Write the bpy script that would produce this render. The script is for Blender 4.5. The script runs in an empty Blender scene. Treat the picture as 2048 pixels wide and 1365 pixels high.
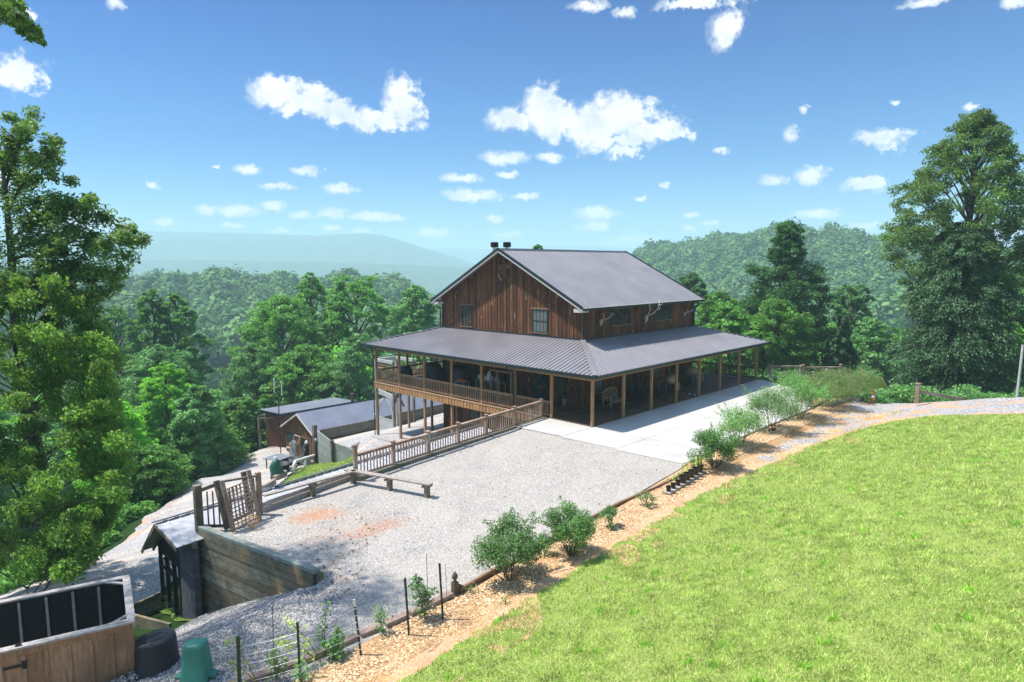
HAZE_D = 3.6e-4; HAZE_TOP = 330.0
SUN_E = 4.2; SKY_S = .11; SKY_TINT = (1, 1, 1); CLOUD_S = .95; EXPO = 0.0
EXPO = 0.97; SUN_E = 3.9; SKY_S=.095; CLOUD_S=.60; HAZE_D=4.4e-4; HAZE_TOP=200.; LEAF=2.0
SKY_T0=(.42,.68,.88); SKY_T1=(.165,.40,.72); SKY_T2=(.035,.21,.54); SKY_FILL=(1.75,1.6,1.45)  # last tint: unseen sky above the view, brightened to fill the shade
HAZE_C=(.66,.92,1.0,1); VB=2
import bpy, math, random
import numpy as np
from mathutils import Vector, Matrix
R = math.radians
rnd = random.Random(7)
scene = bpy.context.scene
COL = bpy.context.collection

# ---------------------------------------------------------------- camera
F = 1318.06
CAM = np.array([-27.7897, -21.2331, 8.5604])
CR = np.array([0.69974794, -0.71437732, -0.00422695])
CU = np.array([0.08329757, 0.0757124, 0.99364438])
CF = np.array([0.70951698, 0.6956527, -0.11248549])
def at(px, py, z):
    """point of the world at height z seen at a pixel of the photograph (used to survey the place)"""
    d = CF + CR * (px - 1024) / F - CU * (py - 682.5) / F
    t = (z - CAM[2]) / d[2]
    return Vector(CAM + d * t)
def atd(px, py, depth):
    d = CF + CR * (px - 1024) / F - CU * (py - 682.5) / F
    return Vector(CAM + d * depth)
cam = bpy.data.cameras.new('camera'); cam_o = bpy.data.objects.new('camera', cam); COL.objects.link(cam_o)
cam.sensor_width = 36; cam.lens = F * 36 / 2048; cam.clip_start = 0.1; cam.clip_end = 20000
m = Matrix.Identity(4)
for i in range(3):
    m[i][0] = CR[i]; m[i][1] = CU[i]; m[i][2] = -CF[i]; m[i][3] = CAM[i]
cam_o.matrix_world = m
scene.camera = cam_o

# ---------------------------------------------------------------- mesh helpers
def new_mesh(name, V, Fc):
    me = bpy.data.meshes.new(name)
    me.from_pydata(V, [], Fc)
    me.update()
    return me
def np_mesh(name, V, Q, k=4):
    """numpy verts (n,3) and faces (m,k)"""
    me = bpy.data.meshes.new(name)
    n, mm = len(V), len(Q)
    me.vertices.add(n); me.vertices.foreach_set('co', np.ascontiguousarray(V, dtype=np.float32).ravel())
    me.loops.add(mm * k); me.loops.foreach_set('vertex_index', np.ascontiguousarray(Q, dtype=np.int32).ravel())
    me.polygons.add(mm)
    me.polygons.foreach_set('loop_start', np.arange(0, mm * k, k, dtype=np.int32))
    try: me.polygons.foreach_set('loop_total', np.full(mm, k, dtype=np.int32))
    except Exception: pass
    me.update(calc_edges=True)
    return me
class MB:
    def __init__(s): s.V = []; s.F = []
    def add(s, V, Fc):
        n = len(s.V); s.V += [tuple(v) for v in V]; s.F += [tuple(i + n for i in f) for f in Fc]; return s
    def box(s, c, size, rz=0, M=None):
        x, y, z = [q / 2 for q in size]
        P = [Vector((a * x, b * y, d * z)) for d in (-1, 1) for a, b in ((-1, -1), (1, -1), (1, 1), (-1, 1))]
        rot = M if M is not None else Matrix.Rotation(rz, 3, 'Z')
        c = Vector(c)
        return s.add([rot @ p + c for p in P], [(3, 2, 1, 0), (4, 5, 6, 7), (0, 1, 5, 4), (1, 2, 6, 5), (2, 3, 7, 6), (3, 0, 4, 7)])
    def bb(s, x0, x1, y0, y1, z0, z1):
        return s.box(((x0 + x1) / 2, (y0 + y1) / 2, (z0 + z1) / 2), (abs(x1 - x0), abs(y1 - y0), abs(z1 - z0)))
    def bar(s, a, b, w, h=None, up=(0, 0, 1)):
        """rectangular bar from a to b; w sideways, h along up"""
        h = h or w; a = Vector(a); b = Vector(b); d = (b - a)
        L = d.length
        if L < 1e-6: return s
        d.normalize(); up = Vector(up)
        sd = d.cross(up)
        if sd.length < 1e-4: sd = d.cross(Vector((1, 0, 0)))
        sd.normalize(); u = sd.cross(d)
        P = []
        for q in (a, b):
            for i, j in ((-1, -1), (1, -1), (1, 1), (-1, 1)): P.append(q + sd * (i * w / 2) + u * (j * h / 2))
        return s.add(P, [(3, 2, 1, 0), (4, 5, 6, 7), (0, 1, 5, 4), (1, 2, 6, 5), (2, 3, 7, 6), (3, 0, 4, 7)])
    def tube(s, pts, rad, n=8, cap=True):
        pts = [Vector(p) for p in pts]
        if not hasattr(rad, '__len__'): rad = [rad] * len(pts)
        V = []; prev = None
        for i, p in enumerate(pts):
            d = (pts[min(i + 1, len(pts) - 1)] - pts[max(i - 1, 0)]).normalized()
            if prev is None:
                a = d.cross(Vector((0.3, 0.9, 0.2))) if abs(d.z) > .9 else d.cross(Vector((0, 0, 1)))
            else: a = prev - d * prev.dot(d)
            a.normalize(); prev = a; b = d.cross(a)
            for k in range(n):
                t = 2 * math.pi * k / n
                V.append(p + (a * math.cos(t) + b * math.sin(t)) * rad[i])
        Fc = []
        for i in range(len(pts) - 1):
            for k in range(n): Fc.append((i * n + k, i * n + (k + 1) % n, (i + 1) * n + (k + 1) % n, (i + 1) * n + k))
        if cap: Fc += [tuple(range(n - 1, -1, -1)), tuple((len(pts) - 1) * n + k for k in range(n))]
        return s.add(V, Fc)
    def lathe(s, prof, c=(0, 0, 0), n=20, sx=1, sy=1):
        V = []; c = Vector(c)
        for r, z in prof:
            for k in range(n):
                t = 2 * math.pi * k / n; V.append(c + Vector((r * sx * math.cos(t), r * sy * math.sin(t), z)))
        Fc = [(i * n + k, i * n + (k + 1) % n, (i + 1) * n + (k + 1) % n, (i + 1) * n + k) for i in range(len(prof) - 1) for k in range(n)]
        Fc += [tuple(range(n - 1, -1, -1)), tuple((len(prof) - 1) * n + k for k in range(n))]
        return s.add(V, Fc)
    def prism(s, poly, ext):
        """poly: 3-D outline; ext: extrusion vector"""
        n = len(poly); ext = Vector(ext); P = [Vector(p) for p in poly]
        V = P + [p + ext for p in P]
        return s.add(V, [tuple(range(n - 1, -1, -1)), tuple(range(n, 2 * n))] + [(i, (i + 1) % n, n + (i + 1) % n, n + i) for i in range(n)])
    def build(s, name, mat, parent=None, world=True, smooth=False, bevel=0):
        V = s.V
        if parent is not None and world:
            o = Vector((0, 0, 0)); q = parent
            while q is not None: o += Vector(q.location); q = q.parent
            V = [(v[0] - o.x, v[1] - o.y, v[2] - o.z) for v in V]
        me = new_mesh(name, V, s.F)
        return link(name, me, mat, parent, smooth, bevel)
def link(name, me, mat, parent=None, smooth=False, bevel=0):
    ob = bpy.data.objects.new(name, me); COL.objects.link(ob)
    if mat is not None: me.materials.append(mat)
    if parent is not None: ob.parent = parent
    if smooth: me.polygons.foreach_set('use_smooth', [True] * len(me.polygons))
    if bevel:
        b = ob.modifiers.new('b', 'BEVEL'); b.width = bevel; b.segments = 2; b.limit_method = 'ANGLE'
    return ob
def tag(o, label=None, cat=None, group=None, kind=None):
    if label: o['label'] = label
    if cat: o['category'] = cat
    if group: o['group'] = group
    if kind: o['kind'] = kind
    return o
def thing(name, label, cat, loc=(0, 0, 0), rz=0, group=None):
    o = bpy.data.objects.new(name, None); COL.objects.link(o); o.empty_display_size = .1
    o.location = loc; o.rotation_euler = (0, 0, rz)
    return tag(o, label, cat, group)
def kids(o): return [c for c in bpy.data.objects if c.parent == o]
def copy_tree(o, parent=None, ch=None):
    c = o.copy(); COL.objects.link(c); c.parent = parent
    for k in (ch if ch is not None else kids(o)): copy_tree(k, c, [])
    return c

# ---------------------------------------------------------------- materials
class NT:
    def __init__(s, name, tree=None):
        if tree is None:
            s.m = bpy.data.materials.new(name); s.m.use_nodes = True; s.t = s.m.node_tree
        else: s.t = tree
        s.n = s.t.nodes; s.l = s.t.links; s.n.clear()
    def N(s, typ, **kw):
        nd = s.n.new(typ)
        for k, v in kw.items():
            if k.startswith('_'): setattr(nd, k[1:], v)
            else:
                key = k if k in nd.inputs else k.replace('_', ' ')
                if isinstance(v, bpy.types.NodeSocket): s.l.new(v, nd.inputs[key])
                else: nd.inputs[key].default_value = v
        return nd
    def math(s, op, a, b=None, clamp=False):
        nd = s.n.new('ShaderNodeMath'); nd.operation = op; nd.use_clamp = clamp
        for i, v in enumerate((a, b)):
            if v is None: continue
            if isinstance(v, bpy.types.NodeSocket): s.l.new(v, nd.inputs[i])
            else: nd.inputs[i].default_value = v
        return nd.outputs[0]
    def vmath(s, op, a, b=None):
        nd = s.n.new('ShaderNodeVectorMath'); nd.operation = op
        for i, v in enumerate((a, b)):
            if v is None: continue
            if isinstance(v, bpy.types.NodeSocket): s.l.new(v, nd.inputs[i])
            else: nd.inputs[i].default_value = v
        return nd.outputs['Value'] if op in ('LENGTH', 'DOT_PRODUCT') else nd.outputs[0]
    def mix(s, f, a, b, mode='MIX'):
        nd = s.n.new('ShaderNodeMix'); nd.data_type = 'RGBA'; nd.blend_type = mode
        for k, v in ((0, f), (6, a), (7, b)):
            if isinstance(v, bpy.types.NodeSocket): s.l.new(v, nd.inputs[k])
            elif k == 0: nd.inputs[0].default_value = v
            else: nd.inputs[k].default_value = (*v, 1)
        return nd.outputs[2]
    def ramp(s, f, stops, interp='LINEAR'):
        nd = s.n.new('ShaderNodeValToRGB'); cr = nd.color_ramp; cr.interpolation = interp
        while len(cr.elements) < len(stops): cr.elements.new(0.5)
        for e, (p, c) in zip(cr.elements, stops):
            e.position = p; e.color = (*c, 1) if hasattr(c, '__len__') else (c, c, c, 1)
        s.l.new(f, nd.inputs[0]); return nd.outputs[0]
    def rng(s, f, a, b, c=0, d=1):
        nd = s.n.new('ShaderNodeMapRange')
        s.l.new(f, nd.inputs[0])
        for i, v in enumerate((a, b, c, d)): nd.inputs[i + 1].default_value = v
        return nd.outputs[0]
    def noise(s, vec, scale, detail=2, rough=.5, out=0):
        nd = s.N('ShaderNodeTexNoise', Scale=scale, Detail=detail, Roughness=rough)
        if vec is not None: s.l.new(vec, nd.inputs['Vector'])
        return nd.outputs[out]
    def bsdf(s, col, rough=.8, spec=.3, metal=0, bump=None, bstr=.5, bdist=.02):
        b = s.N('ShaderNodeBsdfPrincipled')
        for k, v in (('Base Color', col), ('Roughness', rough), ('Specular IOR Level', spec), ('Metallic', metal)):
            if isinstance(v, bpy.types.NodeSocket): s.l.new(v, b.inputs[k])
            elif k == 'Base Color': b.inputs[k].default_value = (*v, 1)
            else: b.inputs[k].default_value = v
        if bump is not None:
            bn = s.N('ShaderNodeBump', Strength=bstr, Distance=bdist, Height=bump)
            s.l.new(bn.outputs[0], b.inputs['Normal'])
        return b
    def out(s, sh, vol=None):
        o = s.n.new('ShaderNodeOutputMaterial')
        if sh is not None: s.l.new(sh, o.inputs['Surface'])
        return s.m
def pos(t): return t.N('ShaderNodeNewGeometry').outputs['Position']
def isl(t): return t.N('ShaderNodeNewGeometry').outputs['Random Per Island']
def lerp(a, b, t): return tuple(x + (y - x) * t for x, y in zip(a, b))
def plain(name, col, rough=.6, spec=.4, metal=0, var=.12, scale=6):
    t = NT(name); n = t.noise(pos(t), scale, 4, .6)
    c = t.mix(n, tuple(x * (1 - var * 2) for x in col), tuple(min(1, x * (1 + var * 2)) for x in col))
    return t.out(t.bsdf(c, rough, spec, metal).outputs[0])
def lambda_dark(t, base, c1): return t.mix(.62, base, tuple(x * .3 for x in c1))
def wood(name, c1, c2, c3=None, rough=.8, stretch=(6, 6, 6), mossy=None, spec=.2):
    """weathered timber: each board (island) its own tone, grain and dirt over it"""
    t = NT(name); P = pos(t); i = isl(t)
    base = t.ramp(i, [(0, c1), (.5, lerp(c1, c2, .5)), (1, c2)])
    mp = t.N('ShaderNodeMapping', Vector=P, Scale=stretch)
    off = t.N('ShaderNodeVectorMath', _operation='ADD'); t.l.new(mp.outputs[0], off.inputs[0])
    cmb = t.N('ShaderNodeCombineXYZ', X=t.math('MULTIPLY', i, 37.), Y=t.math('MULTIPLY', i, 11.)); t.l.new(cmb.outputs[0], off.inputs[1])
    g = t.noise(off.outputs[0], 2.2, 6, .65)
    c = t.mix(t.rng(g, .35, .7), lambda_dark(t, base, c1), base)
    d = t.noise(P, 1.1, 3, .6)
    if c3: c = t.mix(t.rng(d, .5, .72), c, c3)
    if mossy: c = t.mix(t.rng(t.noise(P, .9, 5, .7), .48, .66, 0, .75), c, mossy)
    return t.out(t.bsdf(c, rough, spec, 0, g, .35, .006).outputs[0])
def leafmat(name, cols, trans=(.16, .26, .03), tf=.35, rough=.5, patch=.5, obj=True):
    t = NT(name); P = pos(t); i = isl(t); cols = [tuple(x * LEAF for x in q) for q in cols]; trans = tuple(x * LEAF for x in trans)
    c = t.ramp(i, [(k / (len(cols) - 1), q) for k, q in enumerate(cols)])
    if name == 'forest': c = t.mix(.35, attrcol(t, 'tint', [(0, (.03, .085, .035)), (.3, (.06, .14, .04)), (.6, (.10, .21, .05)), (.85, (.16, .27, .075)), (1, (.04, .09, .05))]), c)
    n = t.noise(P, patch, 3, .6)
    br = t.rng(n, .3, .72, .62, 1.4)
    if obj:
        oi = t.N('ShaderNodeObjectInfo').outputs['Random']
        br = t.math('MULTIPLY', br, t.rng(oi, 0, 1, .78, 1.22))
    v = t.N('ShaderNodeVectorMath', _operation='SCALE'); t.l.new(c, v.inputs[0]); t.l.new(br, v.inputs['Scale'])
    b = t.bsdf(v.outputs[0], rough, .25)
    v2 = t.N('ShaderNodeVectorMath', _operation='SCALE'); v2.inputs[0].default_value = trans; t.l.new(br, v2.inputs['Scale'])
    tr = t.N('ShaderNodeBsdfTranslucent'); t.l.new(v2.outputs[0], tr.inputs[0])
    mx = t.N('ShaderNodeMixShader', Fac=tf); t.l.new(b.outputs[0], mx.inputs[1]); t.l.new(tr.outputs[0], mx.inputs[2])
    return t.out(mx.outputs[0])
def attrcol(t, name, stops):
    a = t.n.new('ShaderNodeAttribute'); a.attribute_name = name; return t.ramp(a.outputs['Fac'], stops)
def gravelmat(name, c_lo, c_hi, dirt=(.42, .24, .12), dirt_amt=.0, scale=22, fines=(.3, .28, .27), leafy=0):
    t = NT(name); P = pos(t)
    vo = t.N('ShaderNodeTexVoronoi', Vector=P, Scale=scale); vo.feature = 'F1'
    cell = t.N('ShaderNodeSeparateColor'); t.l.new(vo.outputs['Color'], cell.inputs[0])
    c = t.ramp(cell.outputs[0], [(0, c_lo), (.45, lerp(c_lo, c_hi, .55)), (.8, c_hi), (1, tuple(min(.95, x * 1.35) for x in c_hi))])
    dist = t.rng(vo.outputs['Distance'], .25, .75)
    c = t.mix(t.math('MULTIPLY', dist, .75), c, tuple(x * .45 for x in c_lo))
    w = t.noise(P, .35, 4, .6)
    c = t.mix(t.rng(w, .42, .7, 0, .5), c, fines)
    if dirt_amt > 0:
        dn = t.noise(P, .55, 6, .7)
        c = t.mix(t.rng(dn, .72 - dirt_amt * .25, .80 - dirt_amt * .22), c, dirt)
    h = t.math('SUBTRACT', 1.0, vo.outputs['Distance'])
    return t, c, h, P

M = {}
# siding: vertical stained boards, grain, pale worn knots
def siding(name, dark, mid, palest, knot, bw=.2, knots=.5):
    t = NT(name); P = pos(t); sp = t.N('ShaderNodeSeparateXYZ', Vector=P)
    u = t.math('ADD', sp.outputs[0], sp.outputs[1])
    bid = t.math('FLOOR', t.math('DIVIDE', u, bw))
    wn = t.N('ShaderNodeTexWhiteNoise', _noise_dimensions='1D', W=bid)
    c = t.ramp(wn.outputs[0], [(0, dark), (.45, mid), (.8, palest), (1, lerp(palest, mid, .5))])  # each board gets a random stain tone, dark to pale
    cx = t.N('ShaderNodeCombineXYZ', X=t.math('MULTIPLY', u, 14.), Y=t.math('MULTIPLY', bid, 3.7), Z=t.math('MULTIPLY', sp.outputs[2], .8))
    g = t.noise(cx.outputs[0], 1.6, 6, .7)
    c = t.mix(t.rng(g, .34, .62), tuple(x * .45 for x in dark), c)
    kx = t.N('ShaderNodeCombineXYZ', X=t.math('MULTIPLY', u, 5.5), Y=t.math('MULTIPLY', bid, 1.3), Z=t.math('MULTIPLY', sp.outputs[2], 1.0))
    k = t.noise(kx.outputs[0], 1.25, 3, .55)
    c = t.mix(t.rng(k, .70 - .04 * knots, .76 - .03 * knots), c, knot)
    big = t.noise(P, .5, 3, .6)
    c = t.mix(t.rng(big, .3, .7, .4, 0), c, tuple(x * .5 for x in dark))
    return t.out(t.bsdf(c, .75, .25, 0, g, .3, .004).outputs[0])
M['siding'] = siding('siding', (.09, .038, .02), (.21, .082, .038), (.35, .145, .065), (.66, .38, .19), knots=1.3)
M['siding_shed'] = siding('siding_shed', (.20, .095, .045), (.30, .15, .07), (.38, .19, .09), (.46, .26, .13), .15, .1)
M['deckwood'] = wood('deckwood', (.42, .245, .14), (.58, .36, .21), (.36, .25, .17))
M['deckgrey'] = wood('deckgrey', (.31, .205, .145), (.44, .31, .23), (.46, .37, .30))
M['fascia'] = wood('fascia', (.46, .24, .10), (.66, .37, .17), (.36, .2, .1))
M['post'] = wood('post', (.46, .25, .115), (.60, .35, .175), (.34, .18, .095), stretch=(9, 9, 1.2))
M['oldpost'] = wood('oldpost', (.14, .115, .09), (.25, .20, .15), (.30, .25, .2), stretch=(9, 9, 1), mossy=(.07, .075, .045))
M['oldplank'] = wood('oldplank', (.13, .12, .085), (.40, .36, .26), (.30, .2, .1), stretch=(2, 2, 7), mossy=(.075, .085, .05))
M['palewall'] = wood('palewall', (.30, .33, .29), (.43, .46, .42), (.22, .24, .21), stretch=(2, 2, 8), mossy=(.20, .22, .18))
M['greywall'] = wood('greywall', (.17, .155, .125), (.24, .22, .18), (.13, .12, .095), stretch=(1, 1, 6))
M['bench'] = wood('bench', (.40, .34, .29), (.52, .46, .41), (.33, .28, .24), stretch=(3, 3, 3))
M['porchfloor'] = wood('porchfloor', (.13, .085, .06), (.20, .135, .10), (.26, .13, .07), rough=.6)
M['bin'] = wood('bin', (.30, .175, .10), (.50, .31, .19), (.22, .135, .08), stretch=(7, 7, 1))
M['bintop'] = wood('bintop', (.42, .38, .34), (.55, .50, .46), (.35, .3, .27), stretch=(3, 3, 3))
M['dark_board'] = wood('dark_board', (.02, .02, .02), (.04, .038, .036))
M['white_wood'] = wood('white_wood', (.48, .48, .46), (.62, .62, .60), (.35, .36, .34))
M['trim'] = plain('trim', (.62, .56, .50), .6)
M['trimwood'] = plain('trimwood', (.22, .12, .07), .7)
def roofmat(name, col, rough=.38, dots=False):
    t = NT(name); P = pos(t)
    n = t.noise(P, .6, 4, .6); n2 = t.noise(P, 9, 3, .6)
    c = t.mix(t.rng(n, .3, .7), tuple(x * .90 for x in col), tuple(x * 1.08 for x in col))
    c = t.mix(t.rng(n2, .6, .8, 0, .25), c, tuple(x * .7 for x in col))
    return t.out(t.bsdf(c, t.rng(n, .3, .7, rough - .06, rough + .1), .5, .25).outputs[0])
M['roof'] = roofmat('roof_metal', (.255, .240, .256))
M['roof_blue'] = roofmat('roof_blue', (.20, .215, .27), .45)
M['roof_dark'] = roofmat('roof_dark', (.17, .18, .21), .55)
M['roof_pale'] = roofmat('roof_pale', (.42, .42, .44), .55)
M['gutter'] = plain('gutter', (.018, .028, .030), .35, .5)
M['glass'] = None
t = NT('glass'); P = pos(t); n = t.noise(P, 2.5, 3)
M['glass'] = t.out(t.bsdf(t.mix(t.rng(n, .4, .65), (.012, .016, .018), (.06, .075, .075)), .06, .8).outputs[0])
t = NT('glass_banded'); P = pos(t); w = t.N('ShaderNodeTexWave', Vector=P, Scale=6, Distortion=2.5)  # pane colour in wavy darker and paler bands
M['curtain'] = t.out(t.bsdf(t.mix(w.outputs[1], (.05, .07, .07), (.14, .17, .17)), .12, .7).outputs[0])
M['frame_dark'] = plain('frame_dark', (.018, .030, .034), .4)
M['black'] = plain('black', (.012, .013, .016), .6, .4)
M['cover'] = plain('cover', (.010, .012, .018), .55, .4)
M['iron'] = plain('iron', (.03, .03, .033), .5, .5, .6)
M['galv'] = plain('galv', (.33, .35, .37), .45, .5, .6)
M['bone'] = plain('bone', (.55, .50, .42), .6)
M['bone_tan'] = plain('bone_tan', (.42, .24, .09), .6)
M['white'] = plain('white', (.70, .70, .68), .5)
M['tan'] = plain('tan', (.42, .34, .20), .7)
M['teak'] = plain('teak', (.30, .25, .16), .7)
M['orange'] = plain('orange', (.75, .13, .03), .5)
M['red'] = plain('red', (.45, .03, .03), .5)
M['blue'] = plain('blue', (.05, .07, .35), .5)
M['pot'] = plain('pot', (.045, .030, .024), .5)
M['potblack'] = plain('potblack', (.012, .012, .013), .45)
M['soil'] = plain('soil', (.07, .05, .035), .95)
M['tpost'] = plain('tpost', (.010, .045, .028), .5)
M['plastic_green'] = plain('plastic_green', (.03, .19, .135), .5, .4, var=.12, scale=3)
M['plastic_black'] = plain('plastic_black', (.016, .018, .024), .55, .4, var=.12)
M['bark'] = wood('bark', (.07, .055, .045), (.12, .10, .085), (.16, .15, .13), stretch=(10, 10, 2))
M['bark_pale'] = wood('bark_pale', (.22, .20, .18), (.30, .28, .26), (.14, .13, .12), stretch=(10, 10, 2))
M['twig'] = plain('twig', (.14, .09, .06), .8)
# leaves
M['leaf_near'] = leafmat('leaf_near', [(.022, .066, .013), (.045, .11, .02), (.078, .16, .028), (.15, .24, .045)], (.16, .28, .035), .42)
M['leaf_oak'] = leafmat('leaf_oak', [(.026, .065, .018), (.045, .105, .026), (.075, .145, .036), (.13, .19, .06)], (.12, .20, .03), .28)
M['leaf_lime'] = leafmat('leaf_lime', [(.045, .13, .018), (.075, .20, .026), (.11, .26, .035)], (.20, .46, .03), .4)
M['leaf_mid'] = leafmat('leaf_mid', [(.035, .098, .020), (.065, .155, .028), (.105, .205, .036)], (.10, .24, .03), .32)
M['leaf_mid2'] = leafmat('leaf_mid2', [(.042, .11, .035), (.07, .16, .048), (.11, .21, .066)], (.10, .22, .05), .3)
M['leaf_dark'] = leafmat('leaf_dark', [(.016, .052, .015), (.03, .082, .022), (.05, .112, .032)], (.05, .13, .02), .28)
M['needle'] = leafmat('needle', [(.016, .045, .018), (.032, .075, .030), (.06, .115, .046)], (.05, .10, .03), .2)
M['leaf_bush'] = leafmat('leaf_bush', [(.035, .09, .025), (.07, .15, .045), (.12, .21, .08)], (.12, .24, .04), .3)
M['leaf_bush2'] = leafmat('leaf_bush2', [(.04, .095, .03), (.075, .145, .048), (.12, .20, .07)], (.14, .24, .06), .3)
M['leaf_yellow'] = leafmat('leaf_yellow', [(.16, .24, .03), (.28, .36, .05), (.38, .44, .09)], (.25, .35, .03), .35)
M['leaf_redbush'] = leafmat('leaf_redbush', [(.035, .08, .025), (.07, .13, .04), (.13, .13, .06)], (.14, .18, .05), .3)
M['forest'] = leafmat('forest', [(.025, .075, .022), (.045, .115, .03), (.07, .155, .04), (.11, .19, .05)], (.1, .2, .03), .12, .8, .1, False)
M['grassblade'] = leafmat('grassblade', [(.08, .155, .022), (.135, .235, .038), (.20, .28, .065), (.29, .32, .11), (.44, .37, .20)], (.24, .30, .06), .35, .6, 2.6, False)
# ---------------------------------------------------------------- terrain heights
import bmesh
class RBF:
    def __init__(s, pts):
        A = np.array(pts, float); s.X = A[:, :2]; z = A[:, 2]; n = len(A)
        D = np.linalg.norm(s.X[:, None] - s.X[None], axis=2)
        K = np.zeros((n + 3, n + 3)); K[:n, :n] = -D - np.eye(n) * .02
        K[:n, n] = 1; K[:n, n + 1:] = s.X; K[n, :n] = 1; K[n + 1:, :n] = s.X.T
        s.w = np.linalg.solve(K, np.r_[z, 0, 0, 0])
    def __call__(s, x, y):
        x = np.atleast_1d(np.asarray(x, float)); y = np.atleast_1d(np.asarray(y, float)); sh = x.shape
        q = np.stack([x.ravel(), y.ravel()], 1); out = np.zeros(len(q))
        for i in range(0, len(q), 20000):
            D = np.linalg.norm(q[i:i + 20000, None] - s.X[None], axis=2)
            out[i:i + 20000] = -D @ s.w[:-3] + s.w[-3] + q[i:i + 20000] @ s.w[-2:]
        return out.reshape(sh)
def smooth(t): t = np.clip(t, 0, 1); return t * t * (3 - 2 * t)
def zU(x, y):
    """the levelled yard and, towards -y, the lawn bank, the drive over its crest and the fall beyond"""
    x = np.asarray(x, float); y = np.asarray(y, float)
    d = np.maximum(0, -9.4 - y)
    lawn = .25 * np.sqrt(d * d + .6) - .19
    lawn = np.where(d > 0, np.maximum(lawn, 0), 0)
    lawn = np.where(y < -32, .25 * 22.6 + (-32 - y) * .05, lawn)
    yard = -.10 - .004 * np.clip(-3 - x, 0, 20)
    yard = yard + (-.02 - yard) * smooth((x + 2.9) / .4) * (y > -8.2)
    z = yard + np.where(y < -8.0, .02 * np.minimum(-8.0 - y, 2), 0) + lawn
    e = np.maximum(0, x - (17.5 + np.clip((-9 - y), 0, 14) * -.25))
    z = z - .16 * e ** 1.5 * np.where(y < -6.5, 1, 0) * np.clip((-6.5 - y) / 2.5, 0, 1)
    # the yard dips outside its corner near the bin
    f = np.maximum(0, -18.8 - x) * np.clip((-4.0 - y) / 1.5, 0, 1) * np.clip((y + 9.5) / 1.2, 0, 1)
    return z - .10 * f
ctrlL = [(-19, -5.5, -.15), (-22, -6, -.45), (-25, -5.5, -.95), (-19.5, -2, -1.7), (-22, -2, -1.95), (-26, -2, -2.3), (-20, 1.5, -3.3),
 (-22, 1.5, -3.4), (-27, 1.5, -3.6), (-20.3, 5.8, -4.5), (-24, 6, -4.4), (-21.5, 12.3, -5), (-26, 11, -4.9), (-17, 6.5, -4.5), (-18, 4, -3.7),
 (-22.6, -8.0, -.35), (-28, -8.5, -.9), (-34, -9, -1.5), (-40, -20, -1), (-34, 2, -4), (-40, 8, -6),
 (-18.6, 16.4, -6), (-13, 19, -6.5), (-8, 22.5, -7.1), (-9.1, 31.5, -8), (-5.4, 25.5, -7.6), (-.3, 40.2, -9.2), (0, 36, -9.3), (-.6, 30.7, -8.9),
 (3, 45, -9.9), (-15, 24, -7.2), (6, 36, -9.5), (15, 36, -9.8), (8, 42, -10), (14, 46, -12),
 (-14, 4.5, -3.6), (-12, 9, -4.7), (-9, 13, -5.2), (-4, 17, -5.2), (-2.5, 21, -5.9), (-1.5, 24.8, -7.1), (-.6, 27.3, -7.7), (-8, 6, -3.9), (-5, 10, -4.2), (-3, 5, -3.8),
 (-1, 10, -3.95), (-1, 15, -4.05), (-1.1, 20, -4.75), (1, 10, -4.4), (5, 12, -4.6), (2, 22, -8), (10, 26, -9), (14, 30, -9.5), (20, 26, -9), (26, 14, -7), (26, 4, -4), (20, 12, -5),
 (-25, 16, -6.6), (-22, 22, -9.5), (-16, 34, -11.5), (-8, 42, -12.5), (-32, 12, -8), (-30, 25, -13), (0, 52, -15), (20, 50, -17), (-12, 60, -20), (20, 70, -24), (-40, 40, -20), (-50, 15, -14),
 (32, 8, -7), (40, 25, -14), (32, -6, -3.5), (40, -8, -7), (52, 8, -13), (60, -20, -10), (45, -25, -5), (60, 45, -22), (80, 0, -18), (30, 40, -16), (-60, -20, -6), (30, -18, -2.5)]
rbfL = RBF(ctrlL)
fwd = np.array([CF[0], CF[1]]); fwd /= np.linalg.norm(fwd); rgt = np.array([fwd[1], -fwd[0]])
# ridge line heights above the valley, by bearing (photo column at that bearing) at three distances
HILLS = [  # (distance, half depth, [(column, top height)...])
    (520, 150, [(-900, 0), (-300, -4), (0, -2), (200, -7), (360, -9), (480, -13), (560, -9), (700, -12), (850, -22), (980, -40), (1150, -46), (2400, -48)]),
    (330, 110, [(-900, -20), (0, -22), (350, -26), (560, -40), (700, -32), (900, -33), (1200, -34), (1330, -26), (1500, -28), (1700, -24), (2048, -14), (3000, -10)]),
    (660, 230, [(-900, -60), (1000, -60), (1180, -24), (1270, 8), (1330, 17), (1400, 25), (1500, 27), (1620, 26), (1760, 23), (1900, 15), (2100, 6), (2500, 0), (3400, 0)]),
]
def zFar(x, y):
    dx = x - CAM[0]; dy = y - CAM[1]
    v = dx * fwd[0] + dy * fwd[1]; u = dx * rgt[0] + dy * rgt[1]
    r = np.hypot(u, v); vv = np.maximum(v, 1)
    col = 1024 + F * u / vv; col = np.where(v < 20, np.where(u > 0, 4000, -3000), col)
    base = -22 - 26 * smooth((r - 90) / 130) - 22 * smooth((r - 600) / 900)
    out = base.copy()
    for D, hw, tops in HILLS:
        top = np.interp(col, [a for a, b in tops], [b for a, b in tops])
        wob = 3.5 * np.sin(col * .021 + D) + 2 * np.sin(col * .053 + 2 * D)
        h = base + (top + wob - base) * np.exp(-((r - D * (1 + .06 * np.sin(col * .006))) / hw) ** 2)
        out = np.maximum(out, h) + .12 * np.minimum(np.abs(out - h), 10) * 0
    return out
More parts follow.
